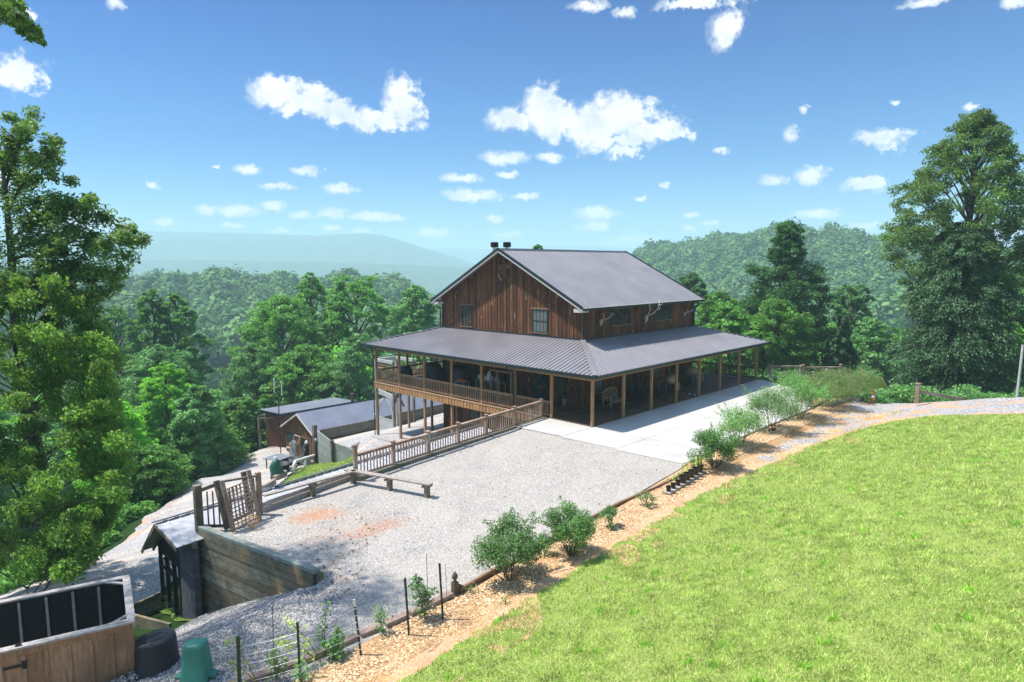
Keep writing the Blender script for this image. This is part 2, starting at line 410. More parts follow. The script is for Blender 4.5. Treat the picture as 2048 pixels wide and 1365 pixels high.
def zL(x, y):
    x = np.atleast_1d(np.asarray(x, float)); y = np.atleast_1d(np.asarray(y, float))
    r = np.hypot(x + 2, y - 8)
    w = smooth((r - 42) / 60)
    a = rbfL(x, y); a = np.where(r > 50, np.clip(a, -32, 0), a)
    return a * (1 - w) + zFar(x, y) * w
rbfD = RBF([(-1.3, 3, -3.95), (-1.0, 10, -3.8), (-1.0, 15, -3.85), (-.6, 20.3, -4.05), (3, 10, -3.75), (3, 17, -3.8), (10, 18, -3.8), (8, 21, -4.1), (3, 23, -4.6),
            (.4, 24.8, -6.0), (.4, 27.1, -6.5), (1.3, 31.2, -6.95), (3, 28, -6.3), (10, 30, -6.7), (10, 25, -5.0), (25, 30, -6.5), (22, 20, -4), (20, 10, -3.8), (20, 3, -3.8), (16, 27, -5.4)])
def zone(p, x, y):
    c = False; n = len(p)
    for i in range(n):
        a, b = p[i], p[(i + 1) % n]
        if (a[1] > y) != (b[1] > y) and x < (b[0] - a[0]) * (y - a[1]) / (b[1] - a[1]) + a[0]: c = not c
    return c
def wobble(poly, step, amp, seed=0, skip=()):
    """ragged outline: subdivide edges and push the new points about"""
    rr = random.Random(seed); out = []
    for i, a in enumerate(poly):
        b = poly[(i + 1) % len(poly)]; out.append(a)
        if i in skip: continue
        L = math.hypot(b[0] - a[0], b[1] - a[1]); n = int(L / step)
        nx, ny = -(b[1] - a[1]) / max(L, 1e-6), (b[0] - a[0]) / max(L, 1e-6)
        for k in range(1, n):
            t = k / n; q = rr.uniform(-amp, amp); out.append((a[0] + (b[0] - a[0]) * t + nx * q, a[1] + (b[1] - a[1]) * t + ny * q))
    return out
def sheet(name, poly, zf, cell, mat, dz=0.0, skirt=0.0, kind='structure', jit=0):
    bm = bmesh.new()
    vs = [bm.verts.new((x, y, 0)) for x, y in poly]
    bm.faces.new(vs)
    xs = [p[0] for p in poly]; ys = [p[1] for p in poly]
    for ax, lo, hi in ((0, min(xs), max(xs)), (1, min(ys), max(ys))):
        k = math.floor(lo / cell) + 1
        while k * cell < hi:
            co = [0, 0, 0]; no = [0, 0, 0]; co[ax] = k * cell; no[ax] = 1
            bmesh.ops.bisect_plane(bm, geom=bm.verts[:] + bm.edges[:] + bm.faces[:], plane_co=co, plane_no=no, dist=1e-5)
            k += 1
    bm.verts.ensure_lookup_table()
    X = np.array([v.co.x for v in bm.verts]); Y = np.array([v.co.y for v in bm.verts])
    Z = zf(X, Y) + dz
    if jit: Z = Z + jit * (np.sin(X * 2.1 + 1.3 * np.sin(Y * 1.7)) * np.sin(Y * 2.6 + X))
    for v, z in zip(bm.verts, Z): v.co.z = z
    if skirt:
        be = [e for e in bm.edges if len(e.link_faces) == 1]
        r = bmesh.ops.extrude_edge_only(bm, edges=be)
        for g in r['geom']:
            if isinstance(g, bmesh.types.BMVert): g.co.z -= skirt
    bmesh.ops.recalc_face_normals(bm, faces=bm.faces[:])
    me = bpy.data.meshes.new(name); bm.to_mesh(me); bm.free()
    if len(me.polygons) and sum(p.normal.z for p in me.polygons) < 0: me.flip_normals()
    ob = link(name, me, mat, None, not skirt)
    return tag(ob, kind=kind)
# materials of the ground
t, c, h, P = gravelmat('gravel_yard', (.33, .30, .27), (.56, .52, .475), (.42, .20, .09), 0, 26, (.46, .41, .35))
# rusty earth showing through in patches of the yard
def blob(t, P, x, y, rx, ry, soft=.5, nz=.9, sc=1.2):
    v = t.vmath('DIVIDE', t.vmath('SUBTRACT', P, (x, y, 0)), (rx, ry, 50))
    L = t.vmath('LENGTH', v); n = t.noise(P, sc, 5, .7)
    return t.rng(t.math('ADD', L, t.math('MULTIPLY', t.math('SUBTRACT', n, .5), nz * 2)), 1, 1 - soft)
ru = t.N('ShaderNodeTexNoise', Vector=t.N('ShaderNodeMapping', Vector=P, Rotation=(0, 0, R(6)), Scale=(.07, .95, 1)).outputs[0], Scale=1.0, Detail=4).outputs[0]
c = t.mix(t.rng(ru, .5, .66, 0, .45), c, (.40, .36, .32))
fine = t.rng(t.noise(P, 13, 5, .8), .43, .56)
for (x, y, rx, ry, a, cc) in ((-16.6, -.6, 1.15, .9, 1.0, (.46, .18, .05)), (-15.9, -3.1, 1.5, .7, .9, (.40, .17, .08)), (-17.2, -2.4, 1.6, 1.0, .5, (.45, .29, .19)), (-16.2, -1.8, 2.4, 1.4, .3, (.42, .27, .18)), (-17.7, -3.9, .8, .5, .5, (.28, .19, .13)), (-18.6, -5.6, 2.6, .9, .3, (.30, .24, .2))):
    b = t.math('MULTIPLY', t.math('MULTIPLY', blob(t, P, x, y, rx, ry), a), fine)
    c = t.mix(b, c, cc)
M['gravel_yard'] = t.out(t.bsdf(c, .9, .15, 0, h, .7, .03).outputs[0])
t, c, h, P = gravelmat('gravel_road', (.30, .285, .28), (.52, .50, .49), (.52, .36, .22), .0, 14, (.43, .41, .39))
tr = t.N('ShaderNodeTexNoise', Vector=t.N('ShaderNodeMapping', Vector=P, Rotation=(0, 0, -R(54)), Scale=(.06, .8, 1)).outputs[0], Scale=1.0, Detail=3)
c = t.mix(t.rng(tr.outputs[0], .52, .68, 0, .55), c, (.66, .50, .36))
M['gravel_road'] = t.out(t.bsdf(c, .9, .15, 0, h, .6, .03).outputs[0])
t, c, h, P = gravelmat('gravel_drive', (.27, .26, .26), (.50, .49, .49), (.50, .30, .18), .9, 12, (.42, .37, .33))
M['gravel_drive'] = t.out(t.bsdf(c, .9, .15, 0, h, .7, .04).outputs[0])
t, c, h, P = gravelmat('gravel_slope', (.21, .20, .195), (.44, .42, .41), (.22, .14, .09), .35, 15, (.26, .235, .22))
M['gravel_slope'] = t.out(t.bsdf(c, .9, .15, 0, h, .8, .03).outputs[0])
t, c, h, P = gravelmat('mulch', (.33, .19, .09), (.66, .46, .27), (.40, .2, .08), .3, 24, (.60, .37, .19))
c = t.mix(t.rng(t.noise(P, 1.3, 5, .7), .5, .62, 0, .8), c, (.50, .25, .10)); wd = t.noise(P, 40, 4, .7); c = t.mix(t.rng(wd, .35, .5, .55, 0), c, (.22, .10, .04))
M['mulch'] = t.out(t.bsdf(c, .9, .1, 0, wd, .9, .03).outputs[0])
t = NT('earth_clay'); P = pos(t); n = t.noise(P, 1.1, 6, .7); n2 = t.noise(P, 14, 4, .7)
c = t.ramp(n, [(.3, (.30, .15, .06)), (.5, (.50, .27, .12)), (.7, (.58, .40, .24))]); c = t.mix(t.rng(n2, .4, .65, 0, .6), c, (.60, .50, .40))
M['clay'] = t.out(t.bsdf(c, .95, .1, 0, n2, .8, .03).outputs[0])
t = NT('lawn'); P = pos(t); n = t.noise(P, .7, 6, .75); n2 = t.noise(P, 18, 5, .75); n3 = t.noise(P, 4.2, 5, .75)
c = t.ramp(n2, [(.3, (.15, .21, .045)), (.48, (.28, .36, .08)), (.62, (.42, .46, .15)), (.75, (.56, .49, .26))])
c = t.mix(t.rng(n3, .55, .72, 0, .75), c, (.46, .38, .20)); c = t.mix(t.rng(n, .45, .7, 0, .35), c, (.15, .28, .03))
M['lawn'] = t.out(t.bsdf(c, .9, .1, 0, n2, .9, .05).outputs[0])
t = NT('forest_floor'); P = pos(t); n = t.noise(P, .3, 5, .65)
c = t.ramp(n, [(.3, (.012, .026, .008)), (.55, (.02, .045, .012)), (.75, (.035, .06, .018))])
M['floor'] = t.out(t.bsdf(c, .95, .05).outputs[0])
t = NT('bank_grass'); P = pos(t); n = t.noise(P, 1.2, 5, .65); n2 = t.noise(P, 15, 4, .7)
c = t.ramp(n2, [(.3, (.045, .09, .015)), (.55, (.10, .17, .03)), (.75, (.2, .25, .06))])
c = t.mix(t.rng(n, .58, .72), c, (.36, .24, .12))
M['bank'] = t.out(t.bsdf(c, .9, .1, 0, n2, .9, .06).outputs[0])
t = NT('concrete'); P = pos(t); n = t.noise(P, .35, 5, .6); n2 = t.noise(P, 30, 3, .6); n3 = t.noise(P, 1.7, 5, .7)
c = t.mix(t.rng(n, .3, .7), (.40, .385, .355), (.53, .51, .475)); c = t.mix(t.rng(n3, .55, .75, 0, .5), c, (.34, .315, .28)); c = t.mix(t.rng(t.noise(P, 5, 6, .8), .62, .7, 0, .4), c, (.25, .235, .21)); c = t.mix(t.rng(n2, .4, .6, 0, .12), c, (.3, .3, .3))
M['concrete'] = t.out(t.bsdf(c, .8, .25, 0, n2, .15, .003).outputs[0])

# base ground: polar sheet, fine near the camera, out to the horizon
def ground():
    # the ground sheet drops into a pit under the levelled pads (they stand on it with their own sides)
    def hz(X, Y):
        Z = zL(X, Y); return Z
    rad = [0]; r = 2.0
    while r < 9000: rad.append(r); r *= 1.026 if r < 90 else 1.035; r += .25
    rad = np.array(rad); na = 520
    # finer steps of bearing inside the view
    f0 = math.atan2(fwd[1], fwd[0])
    a1 = np.linspace(-R(48), R(48), 400); a2 = np.linspace(R(48), 2 * math.pi - R(48), 121)[1:-1]
    ang = np.r_[a1, a2] + f0; na = len(ang)
    X = CAM[0] + rad[:, None] * np.cos(ang)[None]; Y = CAM[1] + rad[:, None] * np.sin(ang)[None]
    Z = hz(X.ravel(), Y.ravel()).reshape(X.shape)
    # stay under the upper yard and lawn
    U = zU(X, Y)
    inU = np.array([zone(POLY_U, a, b) for a, b in zip(X.ravel(), Y.ravel())]).reshape(X.shape) & (rad[:, None] < 140)
    Z = np.where(inU, np.minimum(Z, U - 1.2), Z)
    near = (rad[:, None] < 60) & (Y < -4.5) & (X < -15)
    Z = np.where(near, np.minimum(Z, U - .35), Z)
    V = np.stack([X.ravel(), Y.ravel(), Z.ravel()], 1)
    nr = len(rad)
    i, j = np.meshgrid(np.arange(nr - 1), np.arange(na), indexing='ij'); j2 = (j + 1) % na
    Q = np.stack([i * na + j, (i + 1) * na + j, (i + 1) * na + j2, i * na + j2], -1).reshape(-1, 4)
    me = np_mesh('ground', V, Q); o = link('ground', me, M['floor'], None, True); tag(o, kind='structure')
POLY_U = [(-20.0, 1.1), (-17.8, 1.25), (-13.6, 1.95), (-.4, 3.25), (3.2, 3.3), (16.5, 3.3), (19.9, 3.2), (21.0, 2.5), (22, -1), (26, -4), (34, -14), (38, -30), (30, -60), (-70, -60), (-70, -9.3), (-30, -8.6), (-22.6, -7.9), (-20.2, -6.3), (-19.0, -5.0)]
ground()
sheet('gravel_yard', [(-19.9, 1.05), (-17.8, 1.2), (-13.6, 1.9), (-.45, 3.18), (-2.85, 3.1), (-2.32, -7.05), (-9, -7.75), (-16.9, -8.45), (-21.2, -8.75), (-22.6, -7.9), (-20.2, -6.3), (-18.95, -4.95)], zU, .8, M['gravel_yard'], .004, jit=.012)
up = sheet('embankment', POLY_U, zU, 1.0, M['clay'], -.03, 6.5)
# concrete drive in slabs with open joints
def slab(p, n=[0]):
    mb = MB(); z = -.012
    mb.prism([(x, y, z - .12) for x, y in p], (0, 0, .12)); return mb
drive = MB()
def ins(p, g=.02):
    c = (sum(q[0] for q in p) / len(p), sum(q[1] for q in p) / len(p)); out = []
    for q in p:
        d = Vector((c[0] - q[0], c[1] - q[1])); d.normalize(); out.append((q[0] + d.x * g, q[1] + d.y * g))
    return out
ys = [3.15, -.12, -3.5, -7.0]
for i, (xa, xb) in enumerate(((-2.85, -.12), (-.12, 6.3), (6.3, 12.8), (12.8, 20.3))):
    for j in range(3):
        if i > 0 and j == 0: continue
        ya, yb = ys[j], ys[j + 1]
        e = .12 * 0
        p = [(xa, ya), (xa + (.18 if i == 0 else 0), yb), (xb, yb), (xb, ya)]
        if i == 3 and j == 2: p = [(xa, ya), (xa, yb + .3), (16.5, -5.6), (18.8, -3.5)]
        if i == 3 and j == 1: p = [(xa, ya), (xa, yb), (18.8, yb), (20.3, -.6), (20.3, ya)]
        drive.prism([(x, y, -.16) for x, y in ins(p)], (0, 0, .15))
tag(drive.build('driveway', M['concrete']), kind='structure')
# mulch bed and lawn
def bedline(x): return float(np.interp(x, [-24, -22.6, -21.4, -17, -9, -2.3, 4, 12, 17], [-7.75, -8.05, -8.4, -8.5, -7.8, -7.15, -6.85, -6.9, -6.6]))
bed = [(x, bedline(x) - .1) for x in (-30, -24, -22.6, -21.4, -17, -9, -2.3, 4, 12, 16.5)] + [(17.5, -8.2), (13, -9.6), (8, -9.9), (3, -10.1), (-6, -10.1), (-14, -10.5), (-20.3, -11.1), (-30, -11.4)]
sheet('mulch_bed', wobble(bed, .5, .1, 3, (0, 1, 2, 3, 4, 5, 6, 7, 8)), zU, .8, M['mulch'], .03, jit=.02)
lawn_edge = [(-30, -11.0), (-20.3, -10.7), (-14, -10.0), (-10, -9.75), (-5.5, -9.45), (-1, -9.75), (4, -10.1), (7.4, -10.7), (10.2, -11.9), (11.0, -13.6), (9.4, -17.6), (8.5, -24), (8, -34)]
sheet('bare_soil', wobble([(-30, -10.7), (-20.3, -10.3), (-14, -9.55), (-10, -9.3), (-5.5, -9.0), (-1, -9.2), (4, -9.55), (7.6, -10.2), (10.8, -11.6), (11.6, -13.6), (10.0, -17.6), (9, -24), (6, -24), (8, -17), (9, -13), (6, -12), (0, -11), (-8, -11), (-20, -12), (-30, -12)], .3, .14, 19), zU, .8, M['clay'], .048)
lawnpoly = wobble(lawn_edge, .35, .13, 5) 
lawnpoly = [p for p in lawnpoly if True] + [(-60, -34), (-60, -11.5)]
lawn_poly = wobble(lawn_edge + [(-60, -34), (-60, -11.5)], .22, .12, 5, (11, 12, 13))
sheet('lawn', lawn_poly, zU, .8, M['lawn'], .055, jit=.02)
drivepoly = [(0.5, -8.9), (6, -8.6), (12, -8.3), (16, -8.0), (19, -7.2), (22, -10), (20, -20), (18, -36), (8, -36), (8.4, -24), (9.3, -17.5), (10.8, -13.4), (10, -11.7), (7.3, -10.5), (4, -9.9), (0, -9.5)]
sheet('gravel_drive', wobble(drivepoly, .5, .18, 9), zU, .8, M['gravel_drive'], .042, jit=.03)
# lower road, banks and the pad under the deck
road = [(-34, 3), (-27, 5.4), (-22.5, 5.2), (-20.0, 6.4), (-16.5, 9.5), (-12, 15.5), (-7.2, 22.6), (-2.2, 28.6), (-.5, 31.0), (0, 32), (8, 32.2), (10, 38), (9, 43), (3, 41.5), (-.3, 40.6), (-5, 36.3), (-9.3, 31.8), (-14, 24), (-18.6, 17), (-21.4, 12.8), (-27, 13), (-40, 12)]
sheet('gravel_road', wobble(road, .7, .15, 11), zL, .9, M['gravel_road'], .10)
sheet('road_shoulder', wobble([(-40, 12), (-27, 13), (-21.4, 12.6), (-18.6, 16.8), (-14, 23.8), (-9.3, 31.6), (-5, 36), (-.3, 40.4), (-.9, 41.6), (-5.6, 37.3), (-10.1, 32.3), (-14.8, 24.6), (-19.3, 17.8), (-22, 13.8), (-27, 14), (-40, 13)], .6, .2, 12), zL, .9, M['gravel_drive'], .06)
sheet('grass_bank', wobble([(-30, -1.0), (-24, -.5), (-20.6, .6), (-20.6, 4.8), (-16.5, 8.8), (-12, 14.8), (-7.0, 22.3), (-2.0, 28.2), (-.6, 28.6), (-.1, 26), (-.1, 21.8), (-4, 17.5), (-8, 12), (-12, 7), (-13, 2), (-19, 3), (-20.2, 1), (-20.3, -1.2), (-24, -2.4), (-30, -3)], .6, .15, 13), zL, .8, M['bank'], .05)
def zS(x, y): return np.minimum(zU(x, y) + .016, np.where(y < -5.2, zU(x, y) + .016, zL(x, y) + .06) * smooth((y + 8.2) / 3.0) + (zU(x, y) + .016) * (1 - smooth((y + 8.2) / 3.0)))
sheet('gravel_slope', wobble([(-19.05, -4.9), (-18.6, -5.6), (-19.6, -7.0), (-21.6, -8.5), (-30, -9.6), (-40, -9.9), (-40, -3), (-28, -2.6), (-23.4, -1.6), (-21, -.4), (-20.12, .9), (-19.6, -2)], .5, .1, 15, (0, 11, 10)), zS, .5, M['gravel_slope'], 0)
sheet('verge', wobble([(20.4, 3), (21, 2.5), (22, -1), (26, -4), (34, -14), (38, -30), (30, -40), (18, -36), (20, -20), (22, -10), (19, -7.2), (16.6, -6.5), (16.5, -5.7), (18.8, -3.6), (20.35, -.7)], .5, .1, 17, (0, 1, 12, 13, 14)), zU, .8, M['bank'], .035)
POLY_D = [(-.9, 3.4), (-1.1, 10), (-1.0, 16), (-.7, 20.2), (.15, 21.0), (.25, 24.8), (.25, 27.1), (1.2, 31.35), (10, 30.7), (26, 30.4), (26, 3.5)]
sheet('gravel_pad', POLY_D, rbfD, .9, M['gravel_road'], 0, 4.5)
sheet('gravel_path', wobble([(-.95, 3.6), (-13, 2.6), (-12, 7), (-8, 12), (-4, 17.5), (-.9, 21.0), (-.75, 20.2), (-1.05, 15.9), (-1.15, 10)], .6, .1, 16, (6, 7, 8)), lambda x, y: (lambda k: (zL(x, y) + .07) * (1 - k) + (rbfD(x, y) - .02) * k)(smooth((x + 4.5) / 3.4)), .8, M['gravel_road'], 0)

# ---------------------------------------------------------------- mountains and woods far off
def strip_hill(name, dist, depth, tops, foot, seed):
    """a long ridge: crest heights given by bearing, slopes in front and behind, shallow gullies"""
    rr = np.random.default_rng(seed)
    cols = np.linspace(tops[0][0], tops[-1][0], 420)
    top = np.interp(cols, [a for a, b in tops], [b for a, b in tops])
    rows = np.linspace(-1, .6, 60)
    ph = rr.uniform(0, 6, 12)
    V = []
    for s_ in rows:
        f_ = np.cos(np.clip(s_, -1, 1) * math.pi / 2) ** 1.3 if s_ < 0 else 1 - s_ * .8
        f_ = np.full_like(cols, f_)
        g = sum(np.sin(cols * k * .013 + ph[i] + s_ * 2.5 * (i % 3)) / (k) for i, k in enumerate((1, 1.7, 2.9, 4.3, 6.1, 8.7)))
        g2 = sum(np.sin(cols * k * .013 + ph[i + 6] + s_ * 9) / (k) for i, k in enumerate((9, 14, 21, 31, 44, 60)))
        z = foot + (top - foot) * f_ + (g * .05 * (top - foot)) * (1 - f_) * 2.2 * f_ ** .5 + g2 * (top - foot) * .03
        d = dist + s_ * depth
        u = (cols - 1024) / F * d
        x = CAM[0] + fwd[0] * d + rgt[0] * u; y = CAM[1] + fwd[1] * d + rgt[1] * u
        V.append(np.stack([x, y, z], 1))
    n = len(cols); V = np.concatenate(V); i, j = np.meshgrid(np.arange(len(rows) - 1), np.arange(n - 1), indexing='ij')
    Q = np.stack([i * n + j, i * n + j + 1, (i + 1) * n + j + 1, (i + 1) * n + j], -1).reshape(-1, 4)
    o = link(name, np_mesh(name, V, Q), M['mountain'], None, True); tag(o, kind='structure')
t = NT('mountain'); P = pos(t); n = t.noise(P, .035, 6, .7); n2 = t.noise(P, .007, 4, .6)
c = t.ramp(n, [(.35, (.04, .08, .04)), (.5, (.08, .14, .06)), (.65, (.13, .19, .09))]); c = t.mix(t.rng(n2, .45, .6, 0, .5), c, (.10, .14, .07))
M['mountain'] = t.out(t.bsdf(c, .95, .05, 0, n, 1, 12).outputs[0])
S = 3400 / F
def H(y): return CAM[2] + (528 - y) * S
strip_hill('mountains', 3400, 900, [(-900, H(470)), (-300, H(462)), (0, H(458)), (200, H(457)), (330, H(457)), (480, H(460)), (560, H(464)), (640, H(466)), (700, H(463)), (735, H(462)), (770, H(467)), (800, H(474)), (835, H(486)), (860, H(494)), (900, H(505)), (1000, H(540)), (1100, H(560)), (1300, H(570))], -70, 4)
S = 5200 / F
strip_hill('mountains', 5200, 900, [(500, H(510)), (700, H(500)), (800, H(494)), (900, H(492)), (1000, H(494)), (1080, H(489)), (1180, H(489)), (1300, H(494)), (1420, H(500)), (1600, H(505)), (1900, H(506)), (2500, H(500)), (3000, H(510))], -80, 8)
S = 2300 / F
strip_hill('hills', 2300, 500, [(-900, H(520)), (-200, H(515)), (150, H(514)), (400, H(512)), (560, H(516)), (700, H(519)), (820, H(524)), (950, H(530)), (1200, H(532)), (2600, H(534))], -75, 15)

def forest_points(n, rmin, rmax, c0, c1, seed):
    rr = np.random.default_rng(seed); r = np.sqrt(rr.uniform(rmin ** 2, rmax ** 2, n)) if False else rr.uniform(rmin, rmax, n)
    col = rr.uniform(c0, c1, n); a = np.arctan((col - 1024) / F)
    d = r; u = d * np.tan(a)
    return CAM[0] + fwd[0] * d + rgt[0] * u, CAM[1] + fwd[1] * d + rgt[1] * u
def crown_blobs(X, Y, Z, rad, hgt, rr, nq=46, qs=.165):
    """many crowns at once: each a lumpy dome of leaf-clump faces; returns verts, quads"""
    n = len(X)
    phi = rr.uniform(0, 2 * math.pi, (n, nq)); cz = rr.uniform(-.25, 1, (n, nq)); sr = np.sqrt(1 - np.clip(cz, -1, 1) ** 2)
    lump = 1 + .16 * np.sin(phi * 3 + rr.uniform(0, 6, (n, 1))) + rr.normal(0, .08, (n, nq))
    px = X[:, None] + rad[:, None] * lump * sr * np.cos(phi); py = Y[:, None] + rad[:, None] * lump * sr * np.sin(phi); pz = Z[:, None] + hgt[:, None] * lump * cz
    nrm = np.stack([sr * np.cos(phi), sr * np.sin(phi), cz * .9 + .25], -1) + rr.normal(0, .38, (n, nq, 3))
    nrm /= np.linalg.norm(nrm, axis=2, keepdims=True)
    a = np.cross(nrm, rr.normal(0, 1, (n, nq, 3))); a /= np.linalg.norm(a, axis=2, keepdims=True); b = np.cross(nrm, a)
    c = np.stack([px, py, pz], -1); s = (rad[:, None] * qs * rr.uniform(.7, 1.3, (n, nq)))[..., None]
    V = np.stack([c - a * s - b * s * .8, c + a * s - b * s * .6, c + a * s * .8 + b * s, c - a * s * .7 + b * s * .9], 2).reshape(-1, 3)
    return V, np.arange(len(V)).reshape(-1, 4)
def forest(name, label, n, rmin, rmax, c0, c1, seed, r0=2.4, r1=6.0, zoff=6.0, nq=46):
    X, Y = forest_points(n, rmin, rmax, c0, c1, seed); rr = np.random.default_rng(seed + 1)
    rad = rr.uniform(r0, r1, n) * (1 + .35 * (rr.random(n) > .85)); hgt = rad * rr.uniform(.85, 1.6, n)
    Z = zL(X, Y) + zoff + rr.uniform(-1.5, 1.8, n)
    V, Q = crown_blobs(X, Y, Z, rad, hgt, rr, nq)
    me = np_mesh(name, V, Q); at_ = me.attributes.new('tint', 'FLOAT', 'POINT'); at_.data.foreach_set('value', np.repeat(rr.random(n), nq * 4).astype(np.float32))
    o = link(name, me, M['forest']); tag(o, label, 'forest', kind='stuff')
forest('woodland', 'hazy broadleaf woodland covering the low ridge left of the house', 8500, 285, 620, -900, 1250, 31, nq=150)
forest('hillside_woods', 'pale green woodland covering the round hill behind the dark tall tree', 9800, 300, 760, 1130, 2800, 41, nq=150)

# ---------------------------------------------------------------- air
hz = bpy.data.materials.new('haze'); hz.use_nodes = True; nt = hz.node_tree; nt.nodes.clear()
pv = nt.nodes.new('ShaderNodeVolumePrincipled'); pv.inputs['Color'].default_value = HAZE_C
pv.inputs['Density'].default_value = HAZE_D; pv.inputs['Anisotropy'].default_value = 0.0
mo = nt.nodes.new('ShaderNodeOutputMaterial'); nt.links.new(pv.outputs[0], mo.inputs['Volume'])
hb = MB(); hb.bb(-9200, 9200, -9200, 9200, -140, HAZE_TOP)
o = hb.build('haze', hz); tag(o, kind='stuff')
# ---------------------------------------------------------------- the house
S_ = 2.868; SY = 2.896; A = 3.24; LX = 13.16; LY = 13.19; WB = 4.12; UE = 6.09; RZ = 9.70; OX = .60; OY = .45; HE = 2.885; OV = .69
FX, FY = 7 * S_, 7 * SY
house = thing('farmhouse', 'large two storey farmhouse of dark stained boards with a wraparound porch and grey metal roofs', 'house', (0, 0, 0))
T = .14
# lower walls (behind the porch and down to the lower ground on the -x side)
X0, X1, Y0, Y1 = A, A + LX, A, A + LY
def battens_x(mb, x, y0, y1, z0, zt, out, step=.3):   # on a wall of constant x
    y = y0 + step / 2
    while y < y1:
        mb.bb(x - .022 if out < 0 else x, x if out < 0 else x + .022, y - .025, y + .025, z0, zt(y)); y += step
def battens_y(mb, y, x0, x1, z0, zt, out, step=.3):
    x = x0 + step / 2
    while x < x1:
        mb.bb(x - .025, x + .025, y - .022 if out < 0 else y, y if out < 0 else y + .022, z0, zt); x += step
mb = MB()
mb.bb(X0, X0 + T, Y0, Y1, -4.3, 3.4); mb.bb(X0 + T, X1 - T, Y0, Y0 + T, -.3, 3.4); mb.bb(X1 - T, X1, Y0, Y1, -4.3, 3.4); mb.bb(X0 + T, X1 - T, Y1 - T, Y1, -4.3, 3.4)
battens_x(mb, X0, Y0, Y1, -4.2, lambda y: 3.4, -1); battens_y(mb, Y0, X0, X1, 0, 3.4, -1)
mb.build('lower_wall', M['siding'], house)
slope = (RZ - UE) / (LY / 2 + OY)
yr = (Y0 + Y1) / 2
def rz(y): return RZ - abs(y - yr) * slope
mb = MB()
gw = lambda x, mb: (
    mb.prism([(x, Y0, 3.41), (x, Y1, 3.41), (x, Y1, rz(Y1) - .08), (x, yr, RZ - .08), (x, Y0, rz(Y0) - .08)], (T, 0, 0)))
gw(X0, mb); battens_x(mb, X0, Y0, Y1, 3.42, lambda y: rz(y) - .14, -1)
mb.build('gable_wall', M['siding'], house); mb = MB(); gw(X1 - T, mb); mb.build('gable_wall', M['siding'], house)
mb = MB(); mb.bb(X0 + T + .003, X1 - T - .003, Y1 - T, Y1, 3.41, rz(Y1) - .06); mb.build('upper_wall', M['siding'], house)
mb = MB(); mb.bb(X0 + T + .003, X1 - T - .003, Y0, Y0 + T, 3.41, rz(Y0) - .06)
battens_y(mb, Y0, X0, X1, 3.42, rz(Y0) - .08, -1)
mb.build('upper_wall', M['siding'], house)
# ribbed metal roofs
def ribbed(mb, a, b, c, d, rib=.305, h=.042, w=.075, th=.03, every=1):
    """roof plane, a-b along the eave, d-c along the top (a under d); ribs run up the slope"""
    a, b, c, d = map(Vector, (a, b, c, d))
    n = (b - a).cross(d - a).normalized()
    if n.z < 0: n = -n
    mb.prism([a - n * th, b - n * th, c - n * th, d - n * th], n * th)
    ex = (b - a).normalized(); L = (b - a).length
    up = (d - a) - ex * (d - a).dot(ex); H = up.length; up.normalize()
    s0 = (d - a).dot(ex); s1 = (c - a).dot(ex)
    k = rib / 2
    while k < L:
        # where does a line up the slope at offset k leave the plane?
        top = H
        if s0 > 1e-6 and k < s0: top = H * k / s0
        if s1 < L - 1e-6 and k > s1: top = min(top, H * (L - k) / (L - s1))
        if top > .08:
            p = a + ex * k + n * (h / 2); q = p + up * top
            wv = ex * (w / 2); wt = ex * (w / 4); o = n * (h / 2)
            V = [p - wv - o, p + wv - o, p + wt + o, p - wt + o, q - wv - o, q + wv - o, q + wt + o, q - wt + o]
            mb.add(V, [(3, 2, 1, 0), (4, 5, 6, 7), (0, 1, 5, 4), (1, 2, 6, 5), (2, 3, 7, 6), (3, 0, 4, 7)])
        k += rib
xa, xb = X0 - OX, X1 + OX; ya, yb = Y0 - OY, Y1 + OY
mb = MB()
ribbed(mb, (xa, ya, UE), (xb, ya, UE), (xb, yr, RZ), (xa, yr, RZ))
ribbed(mb, (xb, yb, UE), (xa, yb, UE), (xa, yr, RZ), (xb, yr, RZ))
roof = mb.build('main_roof', M['roof'], house)
mb = MB()
for s in (-1, 1):
    mb.prism([(xa - .02, yr, RZ + .05), (xa - .02, yr + s * .2, RZ - .2 * slope + .045), (xa - .02, yr + s * .2, RZ - .2 * slope + .035), (xa - .02, yr, RZ + .03)], (xb - xa + .04, 0, 0))
mb.build('ridge_cap', M['gutter'], roof)
# rake boards: dark metal edge above a pale board, and boxed eave returns
def rake(xs, sgn):
    d = MB(); p = MB()
    for (y, z) in ((ya, UE), (yb, UE)):
        d.bar((xs, y, z + .005), (xs, yr, RZ + .005), .05, .17)
        p.bar((xs + sgn * -.012, y, z - .15), (xs + sgn * -.012, yr, RZ - .15), .035, .10)
    return d, p
for xs, sg in ((xa - .02, -1), (xb + .02, 1)):
    d, p = rake(xs, sg)
    d.build('rake_trim', M['gutter'], roof); p.build('rake_board', M['trim'], roof)
mb = MB(); mb.bb(xa + .02, xa + OX - .03, ya + .03, Y0 + .25, UE - .26, UE - .05); mb.build('eave_return', M['trim'], roof)
mb = MB(); mb.bb(xa + .02, xa + OX - .03, Y1 - .25, yb - .03, UE - .26, UE - .05)
mb.build('eave_return', M['trim'], roof)
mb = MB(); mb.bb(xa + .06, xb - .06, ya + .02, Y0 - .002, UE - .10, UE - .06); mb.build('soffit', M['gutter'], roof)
def gutter(mb, a, b, r=.07):
    a = Vector(a); b = Vector(b); mb.bar(a, b, .12, .12)
mb = MB(); gutter(mb, (xa, ya - .075, UE - .07), (xb, ya - .075, UE - .07)); mb.build('gutter', M['gutter'], house)
mb = MB(); gutter(mb, (xa, yb + .075, UE - .07), (xb, yb + .075, UE - .07))
mb.build('gutter', M['gutter'], house)
